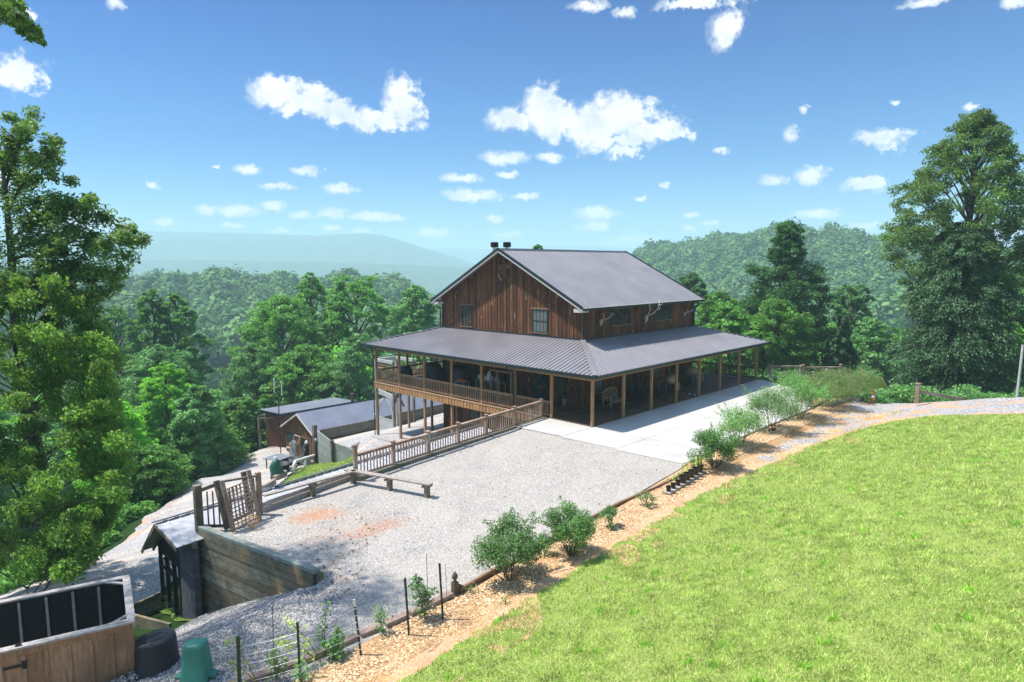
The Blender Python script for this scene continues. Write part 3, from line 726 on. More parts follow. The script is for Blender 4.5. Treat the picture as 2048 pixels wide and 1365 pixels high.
mb = MB(); mb.bar((xa, ya - .06, UE + .008), (xb, ya - .06, UE + .008), .11, .014); mb.build('drip_edge', M['trim'], house)
def pipe(pts, r=.045, name='downspout'):
    q = MB(); q.tube(pts, r, 8); return q.build(name, M['gutter'], house, smooth=True)
pipe([(X1 + .25, ya - .07, UE - .1), (X1 + .25, ya - .07, UE - .25), (X1 + .12, Y0 - .1, UE - .55), (X1 - .08, Y0 - .08, UE - .62), (X1 - .08, Y0 - .08, WB - .05)])
pipe([(X0 - .3, ya - .07, UE - .1), (X0 - .2, Y0 - .12, UE - .35), (X0 + .1, Y0 - .08, UE - .5), (X0 + .1, Y0 - .08, WB + .1), (X0 + .1, Y0 - .35, WB - .02)])
pipe([(X0 - .2, yb + .05, UE - .1), (X0 - .2, yb + .02, UE - .28), (X0 - .07, Y1 + .08, UE - .55), (X0 - .07, Y1 + .08, WB - .05)])
# porch roof, hipped round all four sides
mb = MB(); E0, E1x, E1y = -OV, FX + OV, FY + OV
zt = WB
ribbed(mb, (E0, E1y, HE), (E0, E0, HE), (X0, Y0, zt), (X0, Y1, zt))
ribbed(mb, (E0, E0, HE), (E1x, E0, HE), (X1, Y0, zt), (X0, Y0, zt))
ribbed(mb, (E1x, E0, HE), (E1x, E1y, HE), (X1, Y1, zt), (X1, Y0, zt))
ribbed(mb, (E1x, E1y, HE), (E0, E1y, HE), (X0, Y1, zt), (X1, Y1, zt))
proof = mb.build('porch_roof', M['roof'], house)
mb = MB()
for (p, q) in (((E0, E0), (X0, Y0)), ((E1x, E0), (X1, Y0)), ((E0, E1y), (X0, Y1)), ((E1x, E1y), (X1, Y1))):
    mb = MB(); mb.bar((p[0], p[1], HE + .05), (q[0], q[1], zt + .05), .30, .022); mb.build('hip_cap', M['roof'], proof)
mb = MB(); mb.bb(X0 - .06, X0 - .002, Y0 - .05, Y1 + .05, zt - .01, zt + .10); mb.bb(X0 - .05, X1 + .05, Y0 - .06, Y0 - .003, zt - .01, zt + .07)
mb.build('flashing', M['gutter'], proof)
mb = MB(); g = .07
for a, b in (((E0 - g, E0 - g), (E0 - g, E1y + g)), ((E0 + .062, E0 - g), (E1x + g, E0 - g)), ((E1x + g, E0 + .062), (E1x + g, E1y + g)), ((E0 + .062, E1y + g), (E1x - .062, E1y + g))):
    mb.bar((*a, HE - .07), (*b, HE - .07), .13, .15)
mb.build('porch_gutter', M['gutter'], house)
mb = MB(); mb.bb(E0 + .01, E0 + .04, E0 + .05, E1y - .05, HE - .22, HE - .035); mb.bb(E0 + .05, E1x - .05, E0 + .01, E0 + .04, HE - .22, HE - .035); mb.bb(E1x - .04, E1x - .01, E0 + .05, E1y - .05, HE - .22, HE - .035)
mb.build('fascia', M['trimwood'], house)
# beams on the posts and rafters under the roof
mb = MB(); bz = 2.62
mb.bb(-.05, .05, -.09, FY + .09, 2.45, bz + .1); mb.bb(.06, FX + .05, -.05, .05, 2.45, bz + .1); mb.bb(FX - .05, FX + .05, .06, FY, 2.45, bz + .1); mb.bb(.06, FX - .06, FY - .05, FY + .05, 2.45, bz + .1)
mb.build('porch_beam', M['post'], house)
mb = MB(); k = -.3; zr = lambda x: HE + (x - E0) * (zt - HE) / (X0 - E0) - .10
while k < FY:
    e_ = min(X0, E0 + min(k - E0, E1y - k) - .1)
    if e_ > E0 + .3: mb.bar((E0 + .06, k, zr(E0 + .06)), (e_, k, zr(e_)), .04, .12)
    k += .61
k = .3
while k < FX:
    e_ = min(Y0, E0 + min(k - E0, E1x - k) - .1)
    if e_ > E0 + .3: mb.bar((k, E0 + .06, zr(E0 + .06)), (k, e_, zr(e_)), .04, .12)
    k += .61
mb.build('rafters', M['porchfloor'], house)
mb = MB()
# posts
def post(x, y, z0, z1, w=.145, name='porch_post', mat='post'):
    q = MB(); q.bb(x - w / 2, x + w / 2, y - w / 2, y + w / 2, z0, z1); return q.build(name, M[mat], house, bevel=.008)
for i in range(8): post(i * S_, 0, .0 if i else -.02, 2.45)
for j in range(1, 8): post(0, j * SY, -.55 if j > 1 else 0, 2.45, .14)
for j in range(1, 8, 1): post(FX, j * SY, 0, 2.45, .14)
for i in range(1, 7): post(i * S_, FY, 0, 2.45, .14)
# floors
mb = MB(); y = .02
while y < Y0 - .02:
    mb.bb(-.08, FX + .1, y, y + .136, -.03, .018); y += .142
x = .02
while x < X0 - .02:
    mb.bb(x - .1, x + .036, Y0 + .0, FY + .1, -.03, .018); x += .142
y = Y1
while y < FY:
    mb.bb(X0, FX + .1, y, y + .136, -.03, .018); y += .142
x = X1
while x < FX: mb.bb(x, x + .136, Y0, Y1, -.03, .018); x += .142
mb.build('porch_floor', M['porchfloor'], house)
# deck edge of short orange boards over the rim
mb = MB(); y = SY + .02; k = 0
while y < FY + .12:
    mb.bb(-.165 - (.02 if k % 2 else 0), -.13, y, y + .145 if k % 2 == 0 else y + .145, -.47, -.045); y += .15; k += 1
mb2 = MB(); 
x = -.13; k = 0
while x < 6:
    mb2.bb(x, x + .145, FY + .13, FY + .165 + (.02 if k % 2 else 0), -.47, -.045); x += .15; k += 1
mb.build('rim_boards', M['fascia'], house); mb2.build('rim_boards', M['fascia'], house)
mb = MB(); mb.bb(-.20, -.10, SY, FY + .16, -.04, .016); mb.build('nosing', M['deckwood'], house)
mb = MB(); mb.bb(-.125, -.085, SY, FY + .12, -.46, -.05)
y = SY
while y < FY: mb.bb(-.08, X0, y, y + .04, -.30, -.035); y += .4
mb.build('joists', M['porchfloor'], house)
# lower posts
for j in (2, 3, 4, 5, 6, 7): post(0, j * SY, float(rbfD(0, j * SY)[0]) - .1, -.552 if True else 0, .16, 'support_post', 'deckwood')
for j in (5, 6, 7): post(2.9, j * SY, float(rbfD(2.9, j * SY)[0]) - .1, -.31, .15, 'support_post', 'deckwood')
# railings of the deck: one mesh of balusters per bay
def rail_bay(parent, a, b, zt=.95, zb=.10, matr='deckwood', cap=.14, step=.165, bal=.042, along=0, names=('top_rail', 'bottom_rail', 'balusters')):
    a = Vector(a); b = Vector(b); d = b - a; L = math.hypot(d.x, d.y)
    u = Vector((0, 0, 1))
    q = MB(); q.bar(a + u * (zt - .02), b + u * (zt - .02), cap, .038); q.bar(a + u * (zt - .09), b + u * (zt - .09), .04, .09); q.build(names[0], M[matr], parent)
    q = MB(); q.bar(a + u * (zb + .04), b + u * (zb + .04), .04, .085); q.build(names[1], M[matr], parent)
    n = max(2, int(L / step)); q = MB()
    off = Vector((d.y, -d.x, 0)).normalized() * -.03
    for k in range(1, n):
        p = a + d * (k / n) + off; q.bar(p + u * (zb + .0), p + u * (zt - .05), bal, bal)
    q.build(names[2], M[matr], parent)
for j in range(1, 7): rail_bay(house, (-.03, j * SY + (.09 if j == 1 else 0), 0), (-.03, (j + 1) * SY, 0))
for i in range(0, 6): rail_bay(house, (i * S_ + .08, FY, 0), ((i + 1) * S_ - .08, FY, 0), step=.13)
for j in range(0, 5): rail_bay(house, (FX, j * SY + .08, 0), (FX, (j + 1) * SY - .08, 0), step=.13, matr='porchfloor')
pipe([(-.85, 5.75, HE - .1), (-.6, 5.75, HE - .35), (-.17, 5.75, HE - .55), (-.17, 5.75, .1)], .055)
pipe([(-.62, FY + .5, HE - .1), (-.2, FY + .2, HE - .4), (-.17, FY + .16, HE - .6), (-.17, FY + .16, -4.1)], .04)
# windows
def window(x, y, z, w, h, face, panes=1, mat='glass', name='window', frame='frame_dark', sill='trimwood'):
    """face 'x': in a wall of constant x looking to -x; face 'y': looking to -y. x,y = centre, z = bottom"""
    def P(a, dpt, zz):
        return (x - dpt, y + a, zz) if face == 'x' else (x + a, y - dpt, zz)
    def bx(q, a0, a1, d0, d1, z0, z1):
        p, r_ = P(a0, d0, z0), P(a1, d1, z1)
        q.bb(min(p[0], r_[0]), max(p[0], r_[0]), min(p[1], r_[1]), max(p[1], r_[1]), z0, z1)
    q = MB(); f = .06
    bx(q, -w / 2, -w / 2 + f, .0, .05, z, z + h); bx(q, w / 2 - f, w / 2, .0, .05, z, z + h)
    bx(q, -w / 2 + f, w / 2 - f, .0, .05, z, z + f); bx(q, -w / 2 + f, w / 2 - f, .0, .05, z + h - f, z + h)
    for k in range(panes):
        a0 = -w / 2 + f + (w - 2 * f) * k / panes; a1 = -w / 2 + f + (w - 2 * f) * (k + 1) / panes
        if k: bx(q, a0 - .035, a0 + .035, 0, .05, z + f, z + h - f)
        bx(q, a0 + (.036 if k else 0), a1 - (.036 if k < panes - 1 else 0), .0, .035, z + h * .5 - .025, z + h * .5 + .025)
    fr = q.build(name, M[frame], house)
    for k in range(panes):
        a0 = -w / 2 + f + (w - 2 * f) * k / panes; a1 = -w / 2 + f + (w - 2 * f) * (k + 1) / panes
        q = MB(); bx(q, a0, a1, .002, .014, z + f, z + h - f); q.build('pane', M[mat], fr)
    q = MB(); bx(q, -w / 2 - .08, w / 2 + .08, 0, .09, z - .06, z - .003); q.build('sill', M[sill], fr); q = MB(); bx(q, -w / 2 - .08, w / 2 + .08, 0, .05, z + h + .003, z + h + .09); q.build('lintel', M[sill], fr)
    return fr
def wallpt(px, py, face):
    d = CF + CR * (px - 1024) / F - CU * (py - 682.5) / F
    t = (A - (CAM[0] if face == 'x' else CAM[1])) / (d[0] if face == 'x' else d[1]); return CAM + d * t
def win_px(px0, px1, pyt, pyb, face, **k):
    a = wallpt((px0 + px1) / 2, pyb, face); b = wallpt((px0 + px1) / 2, pyt, face); l = wallpt(px0, (pyt + pyb) / 2, face); r_ = wallpt(px1, (pyt + pyb) / 2, face)
    w = abs(l[1] - r_[1]) if face == 'x' else abs(l[0] - r_[0]); c = (l + r_) / 2
    window(A if face == 'x' else c[0], c[1] if face == 'x' else A, a[2], w, b[2] - a[2], face, **k)
win_px(924, 944.5, 611, 653, 'x'); win_px(1065, 1096, 619, 666, 'x', mat='curtain')
win_px(1222, 1260, 617, 650, 'y', panes=2); win_px(1309, 1342, 610, 640, 'y', panes=2)
window(A, 13.0, -2.75, 1.0, 1.1, 'x', mat='curtain'); window(A, 9.6, .7, 1.0, 1.3, 'x'); window(A, 4.9, .6, .8, 1.5, 'x')
window(4.6, A, .75, 1.3, 1.3, 'y', mat='curtain'); window(11.4, A, 1.0, .9, 1.2, 'y', mat='curtain')
def doorset(x, y, w, h, face, mat):
    q = MB()
    if face == 'y': q.bb(x - w / 2, x + w / 2, A - .05, A - .001, .02, h)
    else: q.bb(A - .05, A - .001, y - w / 2, y + w / 2, .02, h)
    d = q.build('door', M[mat], house)
    q = MB()
    if face == 'y': q.bb(x - w / 2 + .12, x + w / 2 - .12, A - .062, A - .051, 1.0, h - .15)
    else: q.bb(A - .062, A - .051, y - w / 2 + .12, y + w / 2 - .12, 1.0, h - .15)
    q.build('pane', M['glass'], d)
    q = MB(); q.lathe([(.02, 0), (.035, .02), (.02, .05)], (0, 0, 0), 10); 
    V = [(A - .06 - v[2], y - w / 2 + .06 + v[0], 1.0 + v[1]) if face == 'x' else (x + w / 2 - .06 + v[0], A - .06 - v[2], 1.0 + v[1]) for v in q.V]; q.V = V
    q.build('handle', M['iron'], d)
doorset(7.6, A, .95, 2.1, 'y', 'frame_dark'); doorset(A, 6.8, .95, 2.1, 'x', 'frame_dark'); doorset(13.6, A, .95, 2.1, 'y', 'porchfloor')
# eight sided gable vent
c = wallpt(1007, 541, 'x'); vy, vz = c[1], c[2]
q = MB(); hw, hh = .36, .60
oc = [(-.45, 1), (.45, 1), (1, .5), (1, -.5), (.45, -1), (-.45, -1), (-1, -.5), (-1, .5)]
ring_o = [(vy + a * (hw + .09), vz + b * (hh + .09)) for a, b in oc]; ring_i = [(vy + a * hw, vz + b * hh) for a, b in oc]
for k in range(8):
    a, b = ring_o[k], ring_o[(k + 1) % 8]; c2, d2 = ring_i[(k + 1) % 8], ring_i[k]
    q.prism([(A - .07, *a), (A - .07, *b), (A - .07, *c2), (A - .07, *d2)], (.069, 0, 0))
vent = q.build('gable_vent', M['siding'], house)
q = MB(); z = vz - hh + .05
while z < vz + hh - .02:
    f_ = 1 if abs(z - vz) < hh * .5 else 1 - (abs(z - vz) / hh - .5) * 1.1
    q.bar((A - .04, vy - hw * f_, z), (A - .04, vy + hw * f_, z), .07, .02, up=(.5, 0, .85)); z += .105
q.build('louvre', M['trimwood'], vent)
q = MB(); q.bar((A - .085, vy + .42, vz - .25), (A - .085, vy + .12, vz - .68), .02, .10, up=(1, 0, 0)); q.build('loose_board', M['trim'], vent)
# two flue caps standing behind the ridge
for px in (989, 1014):
    p = atd(px, 492, 45.2); b = thing('flue_cap', 'x', 'vent'); bpy.data.objects.remove(b)
    q = MB(); q.lathe([(.13, 0), (.13, 1.1)], (p.x, p.y, RZ - .75), 14); fl = q.build('flue', M['trim'], house)
    q = MB(); zb = RZ + .16
    q.lathe([(.20, 0), (.27, .03), (.27, .05), (.2, .05)], (p.x, p.y, zb), 16); q.lathe([(.24, .24), (.27, .26), (.27, .33), (.20, .36)], (p.x, p.y, zb), 16)
    q.lathe([(.23, .04), (.23, .25)], (p.x, p.y, zb), 10)
    for k in range(8):
        t_ = k * math.pi / 4; q.bar((p.x + .25 * math.cos(t_), p.y + .25 * math.sin(t_), zb + .04), (p.x + .25 * math.cos(t_), p.y + .25 * math.sin(t_), zb + .26), .03, .03)
    for zz in (.1, .17): q.lathe([(.24, zz - .012), (.265, zz), (.24, zz + .012)], (p.x, p.y, zb), 16)
    q.build('flue_cap', M['black'], fl)

# ---------------------------------------------------------------- things on and under the porch
def antler_mount(px, py, size, label, mat_skull, long_tine=1.0, seed=1):
    p = wallpt(px, py, 'y'); rr = random.Random(seed)
    t = thing('antler_mount', label, 'antlers', (p[0], A - .025, p[2]), 0, 'antler mounts along the upper side wall')
    s = size
    q = MB(); q.tube([(0, -.02, -.38 * s), (0, -.10, -.28 * s), (0, -.14, -.1 * s), (0, -.1, .06 * s), (0, -.03, .12 * s)], [.045 * s, .06 * s, .10 * s, .12 * s, .07 * s], 10)
    q.build('skull', M['bone'], t, world=False, smooth=True)
    q = MB(); q.prism([(-.10 * s, 0, -.25 * s), (0, 0, -.46 * s), (.10 * s, 0, -.25 * s), (.12 * s, 0, .02), (-.12 * s, 0, .02)], (0, -.03, 0)); q.build('plaque', M['bone_tan'], t, world=False)
    for sd in (-1, 1):
        q = MB(); pts = []
        for k in range(9):
            u = k / 8; pts.append(Vector((sd * (.06 + .75 * u ** .8) * s * (1 if sd > 0 else .75), -.12 - .55 * s * math.sin(u * 2.2), (.08 + .95 * u ** 1.25 * long_tine) * s)))
        q.tube(pts, [.035 * s * (1 - .6 * k / 8) for k in range(9)], 7)
        for k, L in ((1, .34), (2, .36), (4, .36), (6, .34), (7, .2)):
            b = pts[k]; q.tube([b, b + Vector((sd * .08, -.18, .04)) * s * L * 2.4, b + Vector((sd * .22, -.22, .20)) * s * L * 2.2], [.022 * s, .018 * s, .006 * s], 6)
        q.build('antler', M['bone'], t, world=False, smooth=True)
antler_mount(1199, 643, .72, 'small deer antlers on a skull plate, left of the first upstairs side window', 'b', .7, 1)
antler_mount(1289, 635, 1.0, 'largest pair of wide branching antlers, hung between the two upstairs side windows', 'b', 1.1, 2)
antler_mount(1367, 627, .62, 'small curled antlers hung near the far end of the upstairs side wall', 'b', .45, 3)
# lattice back bench
def on_floor(px, py): return at(px, py, .018)
t = thing('garden_bench', 'arched lattice back wooden garden bench on the porch beside the corner', 'bench', (5.0, 2.15, .018))
L, Dp = 1.45, .55
q = MB()
for k in range(6): q.bar((-L / 2, -Dp / 2 + .05 + k * .09, .43), (L / 2, -Dp / 2 + .05 + k * .09, .43), .07, .02)
q.build('seat', M['teak'], t, world=False)
for sx in (-1, 1):
    q = MB(); q.bar((sx * L / 2, -Dp / 2, 0), (sx * L / 2, -Dp / 2, .64), .055, .055, up=(1, 0, 0)); q.build('leg', M['teak'], t, world=False)
    q = MB(); q.bar((sx * L / 2, Dp / 2, 0), (sx * L / 2, Dp / 2 + .05, .85), .055, .055, up=(1, 0, 0)); q.build('leg', M['teak'], t, world=False)
    q = MB(); q.bar((sx * L / 2, -Dp / 2 - .03, .66), (sx * L / 2, Dp / 2, .66), .06, .03); q.build('armrest', M['teak'], t, world=False)
q = MB(); arc = [(L / 2 * math.cos(a), Dp / 2 + .05, .83 + .26 * math.sin(a)) for a in [math.pi * k / 14 for k in range(15)]]
for a, b in zip(arc, arc[1:]): q.bar(a, b, .035, .06)
q.bar((-L / 2, Dp / 2 + .02, .5), (L / 2, Dp / 2 + .02, .5), .03, .05)
for k in range(-5, 8):
    for sg in (-1, 1):
        x0 = k * .2 * sg; x1 = x0 + .32 * sg
        if abs(x0) < L / 2 and abs(x1) < L / 2: q.bar((x0, Dp / 2 + .03, .5), (x1, Dp / 2 + .05, .83 + .26 * math.sqrt(max(0, 1 - (x1 / (L / 2)) ** 2))), .015, .035)
q.build('backrest', M['teak'], t, world=False)
q = MB(); q.bar((-L / 2, -Dp / 2, .36), (L / 2, -Dp / 2, .36), .03, .08); q.bar((-L / 2, 0, .16), (L / 2, 0, .16), .03, .04); q.build('stretcher', M['teak'], t, world=False)
# white bucket
p = on_floor(1129, 810)
t = thing('bucket', 'white plastic bucket standing on the porch floor by the house wall', 'bucket', p)
q = MB(); q.lathe([(.13, 0), (.165, .36), (.18, .36), (.18, .39), (.155, .39), (.125, .03)], (0, 0, 0), 20); q.build('pail', M['white'], t, world=False, smooth=True)
q = MB(); q.tube([(.17 * math.cos(a), .02, .36 - .16 * math.sin(a)) for a in [math.pi * k / 10 for k in range(11)]], .006, 5); q.build('handle', M['iron'], t, world=False)
# hose hung in loops
t = thing('garden_hose', 'long brown hose hung in drooping loops on the dark wall behind the bucket', 'hose', (A - .06, 3.9, 1.0))
q = MB()
for k in range(5):
    w = .22 + .05 * k; h = .75 + .09 * k; q.tube([(A - .06 - .012 * k, 3.95 + w * math.sin(a), 1.35 - h * (.5 - .5 * math.cos(a)) + .08 * k * 0) for a in [2 * math.pi * j / 24 for j in range(25)]], .012, 6)
q.build('hose', plain('hose', (.15, .085, .055), .5), t)
# folding stroller-like cart
t = thing('folding_cart', 'dark folding wheeled cart standing on the porch between the third and fourth porch posts', 'cart', on_floor(1325, 796) , R(30))
for y_ in (-.25, .25):
    for x_ in (-.32, .34):
        q = MB(); q.tube([(x_ + .15 * math.cos(a), y_, .16 + .15 * math.sin(a)) for a in [2 * math.pi * j / 18 for j in range(19)]], .02, 6, False); q.tube([(x_, y_ - .02, .16), (x_, y_ + .02, .16)], .03, 8)
        q.build('wheel', M['black'], t, world=False)
q = MB()
for y_ in (-.22, .22):
    q.tube([(-.32, y_, .16), (.1, y_, .55), (.45, y_, 1.02)], .013, 6); q.tube([(.34, y_, .16), (-.05, y_, .62), (-.30, y_, .85)], .013, 6)
q.tube([(.45, -.22, 1.02), (.45, .22, 1.02)], .016, 6); q.tube([(-.32, -.22, .16), (-.32, .22, .16)], .01, 6)
q.build('frame', M['galv'], t, world=False)
q = MB(); q.prism([(-.3, -.2, .35), (.05, -.2, .30), (.28, -.2, .85), (.22, -.2, .9), (0, -.2, .42), (-.3, -.2, .42)], (0, .4, 0)); q.build('seat', M['cover'], t, world=False, bevel=.02)
# tan covered pieces
def tan_bundle(p, label, s=1, rz_=0):
    t = thing('covered_barrel', label, 'barrel', p, rz_)
    q = MB(); q.tube([(-.42 * s, 0, .95 * s), (-.36 * s, 0, 1.0 * s), (-.1 * s, 0, 1.08 * s), (.2 * s, 0, 1.03 * s), (.42 * s, 0, .92 * s), (.46 * s, 0, .88 * s)], [.10 * s, .22 * s, .34 * s, .36 * s, .26 * s, .1 * s], 16); q.build('drum', M['tan'], t, world=False, smooth=True)
    q = MB()
    for x_, y_ in ((-.25, -.2), (.3, -.2), (.3, .2), (-.25, .2)): q.bar((x_ * s, y_ * s, .0), (x_ * s * .7, y_ * s * .7, .8 * s), .05, .05, up=(1, 0, 0))
    q.bar((-.2 * s, 0, .45 * s), (.25 * s, 0, .45 * s), .05, .05); q.build('stand', M['iron'], t, world=False)
    return t
tan_bundle(on_floor(1340, 789), 'tan rounded barrel on an iron stand behind the folding cart under the porch', .95, R(20))
tan_bundle(on_floor(1382, 771), 'tan tapered barrel on an iron stand further along the porch near the fifth post', 1.0, R(75))
for px, py, rr_, lab in ((1357, 783, .33, 'round tan disc standing on edge behind the fourth porch post'), (1404, 765, .36, 'round tan disc standing on edge behind the fifth porch post')):
    p = on_floor(px, py); t = thing('round_target', lab, 'target', p)
    q = MB(); q.lathe([(rr_ * .9, -.09), (rr_, -.06), (rr_, .06), (rr_ * .9, .09)], (0, 0, 0), 24); q.V = [(v[0] * .85 - v[2] * .5, v[0] * .4 + v[2] * .85, v[1] + rr_) for v in q.V]
    q.build('disc', M['tan'], t, world=False, smooth=False)
    q = MB(); q.bar((-.2, -.12, .02), (.2, .12, .02), .12, .04); q.build('foot', M['iron'], t, world=False)
for k, (px, py) in enumerate(((1379, 789), (1389, 791))):
    p = on_floor(px, py); t = thing('shoe', ('left' if k == 0 else 'right') + 'most of the two pale shoes lying on the porch floor by the fifth post', 'shoe', p, R(20 + 30 * k))
    q = MB(); q.tube([(-.14, 0, .035), (-.1, 0, .05), (0, 0, .055), (.1, 0, .04), (.15, 0, .03)], [.03, .045, .042, .042, .02], 10); q.build('upper', M['white'], t, world=False, smooth=True)
    q = MB(); q.bar((-.15, 0, .01), (.15, 0, .01), .085, .02); q.build('sole', M['trim'], t, world=False, bevel=.005)
# covered grills on the raised deck
def covered_grill(x, y, w, d, h, label, seed, rz_=0):
    rr = random.Random(seed); t = thing('covered_grill', label, 'grill', (x, y, .018), rz_)
    V = []; n = 28; prof = [(1.04, 0), (1.0, .3), (.95, .6), (.92, .80), (.80, .90), (.5, .985), (.15, 1.0)]
    for i, (f_, zz) in enumerate(prof):
        for k in range(n):
            a = 2 * math.pi * k / n; cx, cy = math.cos(a), math.sin(a)
            sx = math.copysign(abs(cx) ** .55, cx); sy = math.copysign(abs(cy) ** .55, cy); fo = 1 + .05 * math.sin(a * 7 + seed) * (1 - zz)
            V.append((sx * w / 2 * f_ * fo, sy * d / 2 * f_ * fo, zz * h * (1 + .04 * math.sin(a * 2 + seed))))
    Fc = [(i * n + k, i * n + (k + 1) % n, (i + 1) * n + (k + 1) % n, (i + 1) * n + k) for i in range(len(prof) - 1) for k in range(n)] + [tuple((len(prof) - 1) * n + k for k in range(n))]
    q = MB(); q.add(V, Fc); q.build('cover', M['cover'], t, world=False, smooth=True)
    q = MB()
    for sx in (-1, 1):
        q.tube([(sx * w * .3, -d * .3 - .03, .06), (sx * w * .3, -d * .3 + .03, .06)], .06, 10)
    q.build('castor', M['black'], t, world=False)
covered_grill(1.5, 18.6, .75, 1.0, 1.15, 'lowest black covered grill in the far corner of the raised deck', 1)
covered_grill(1.35, 15.2, .95, 1.6, 1.75, 'black covered grill with a rounded hood beside the third deck post', 2)
covered_grill(1.5, 12.4, .95, 1.5, 1.85, 'tallest black covered grill standing before the fourth deck post', 3)
t = thing('orange_tarp', 'crumpled orange tarp on a small table behind the deck rail', 'tarp', (.9, 11.6, .95))
q = MB(); rr = random.Random(5)
for k in range(7): q.lathe([(.10, 0), (.13, .05), (.08, .11)], (rr.uniform(-.15, .15), rr.uniform(-.35, .35), rr.uniform(0, .03)), 9)
q.build('tarp', M['orange'], t, world=False)
t = thing('side_table', 'small wooden table carrying the orange tarp behind the deck rail', 'table', (.9, 11.6, .018))
q = MB(); q.box((0, 0, .91), (.5, .95, .04)); q.build('tabletop', M['teak'], t, world=False)
for sx in (-1, 1):
    for sy in (-1, 1):
        q = MB(); q.box((sx * .2, sy * .42, .445), (.05, .05, .89)); q.build('leg', M['teak'], t, world=False)
# work table with bottles and bits, inner rail
t = thing('work_table', 'slatted work table crowded with jars on the deck between the fourth and fifth posts', 'table', (2.1, 10.1, .018))
q = MB(); q.box((0, 0, .98), (.65, 2.4, .05)); q.build('tabletop', M['teak'], t, world=False)
q = MB()
for k in range(14): q.box((-.30, -1.15 + k * .177, .55), (.03, .03, .8))
q.box((-.30, 0, .12), (.03, 2.4, .05)); q.build('slats', M['teak'], t, world=False)
for sx in (-1, 1):
    for sy in (-1, 1):
        q = MB(); q.box((sx * .27, sy * 1.12, .475), (.06, .06, .95)); q.build('leg', M['teak'], t, world=False)
jars = [(-1.0, .10, .32, 'white'), (-.8, .05, .2, 'white'), (-.55, .07, .42, 'galv'), (-.3, .14, .30, 'trim'), (-.02, .16, .62, 'white'), (.12, .1, .3, 'white'), (.4, .06, .25, 'blue'), (.62, .08, .35, 'galv'), (.85, .07, .24, 'white'), (1.05, .09, .3, 'iron')]
words_ = ['short white', 'smallest white', 'slim grey metal', 'squat cream', 'tallest white', 'medium white', 'small blue', 'grey metal', 'stubby white', 'dark iron']
for (yy, r_, h_, mt), wd_ in zip(jars, words_):
    t = thing('jar', wd_ + ' jar standing among the clutter on the deck work table', 'jar', (2.05 + .1 * math.sin(yy * 9), 10.1 - yy, 1.023), 0, 'jars on the work table')
    q = MB(); q.lathe([(r_ * .9, 0), (r_, .03), (r_, h_ * .75), (r_ * .55, h_ * .9), (r_ * .55, h_)], (0, 0, 0), 14); q.build('body', M[mt], t, world=False, smooth=True)
    q = MB(); q.lathe([(r_ * .6, h_), (r_ * .6, h_ + .03)], (0, 0, 0), 12); q.build('lid', M['iron'], t, world=False)
# pale wooden screen frame, hanging coats, flower pots
t = thing('screen_frame', 'open wooden screen frame standing on the deck just right of the fifth post', 'frame', (.9, 7.9, .018))
q = MB(); q.box((0, -.9, .98), (.06, .07, 1.96)); q.box((0, .3, .98), (.06, .07, 1.96)); q.box((0, .95, .98), (.06, .07, 1.96)); q.build('stiles', M['deckwood'], t, world=False)
q = MB(); q.box((0, 0, 1.995), (.06, 2.0, .07)); q.build('top_rail', M['deckwood'], t, world=False)
for k, (y_, z_, lab, mt) in enumerate(((6.55, 1.35, 'dark blue coat hanging on the deck wall left of the downpipe', 'blue2'), (6.1, 1.3, 'black coat hanging on the deck wall beside the downpipe', 'cover'))):
    if mt == 'blue2' and 'blue2' not in M: M['blue2'] = plain('blue2', (.012, .03, .06), .8)
    t = thing('coat', lab, 'coat', (A - .12, y_, z_))
    q = MB(); q.tube([(0, 0, .35), (0, 0, .28), (0, 0, 0), (.02, 0, -.45), (.02, 0, -.5)], [.03, .13, .17, .21, .19], 12); q.V = [(v[0] * .55, v[1] * 1.2, v[2]) for v in q.V]; q.build('body', M[mt], t, world=False, smooth=True)
    for s in (-1, 1):
        q = MB(); q.tube([(0, s * .16, .2), (0, s * .24, -.1), (0, s * .25, -.35)], [.07, .06, .05], 8); q.build('sleeve', M[mt], t, world=False, smooth=True)
t = thing('hanging_basket', 'basket of red flowers hanging beside the second porch post', 'plant', (1.1, 4.6, 1.35))
q = MB(); q.lathe([(.08, -.14), (.17, -.06), (.19, .04)], (0, 0, 0), 14); q.build('basket', M['pot'], t, world=False, smooth=True)
q = MB()
for k in range(3):
    a = k * 2.1; q.tube([(.17 * math.cos(a), .17 * math.sin(a), .03), (0, 0, .6), (0, 0, 1.1)], .006, 4)
q.build('hanger', M['iron'], t, world=False)
rr = random.Random(3)
for nm, mt, n_ in (('leaves', 'leaf_mid', 90), ('flowers', 'red', 40)):
    q = MB()
    for k in range(n_):
        d_ = Vector((rr.gauss(0, 1), rr.gauss(0, 1), rr.gauss(.4, .8))).normalized() * rr.uniform(.1, .26); e = Vector((rr.gauss(0, 1), rr.gauss(0, 1), rr.gauss(0, 1))).normalized() * .04; g_ = e.cross(d_).normalized() * .03
        q.add([d_ - e, d_ + g_, d_ + e, d_ - g_], [(0, 1, 2, 3)])
    q.build(nm, M[mt], t, world=False)
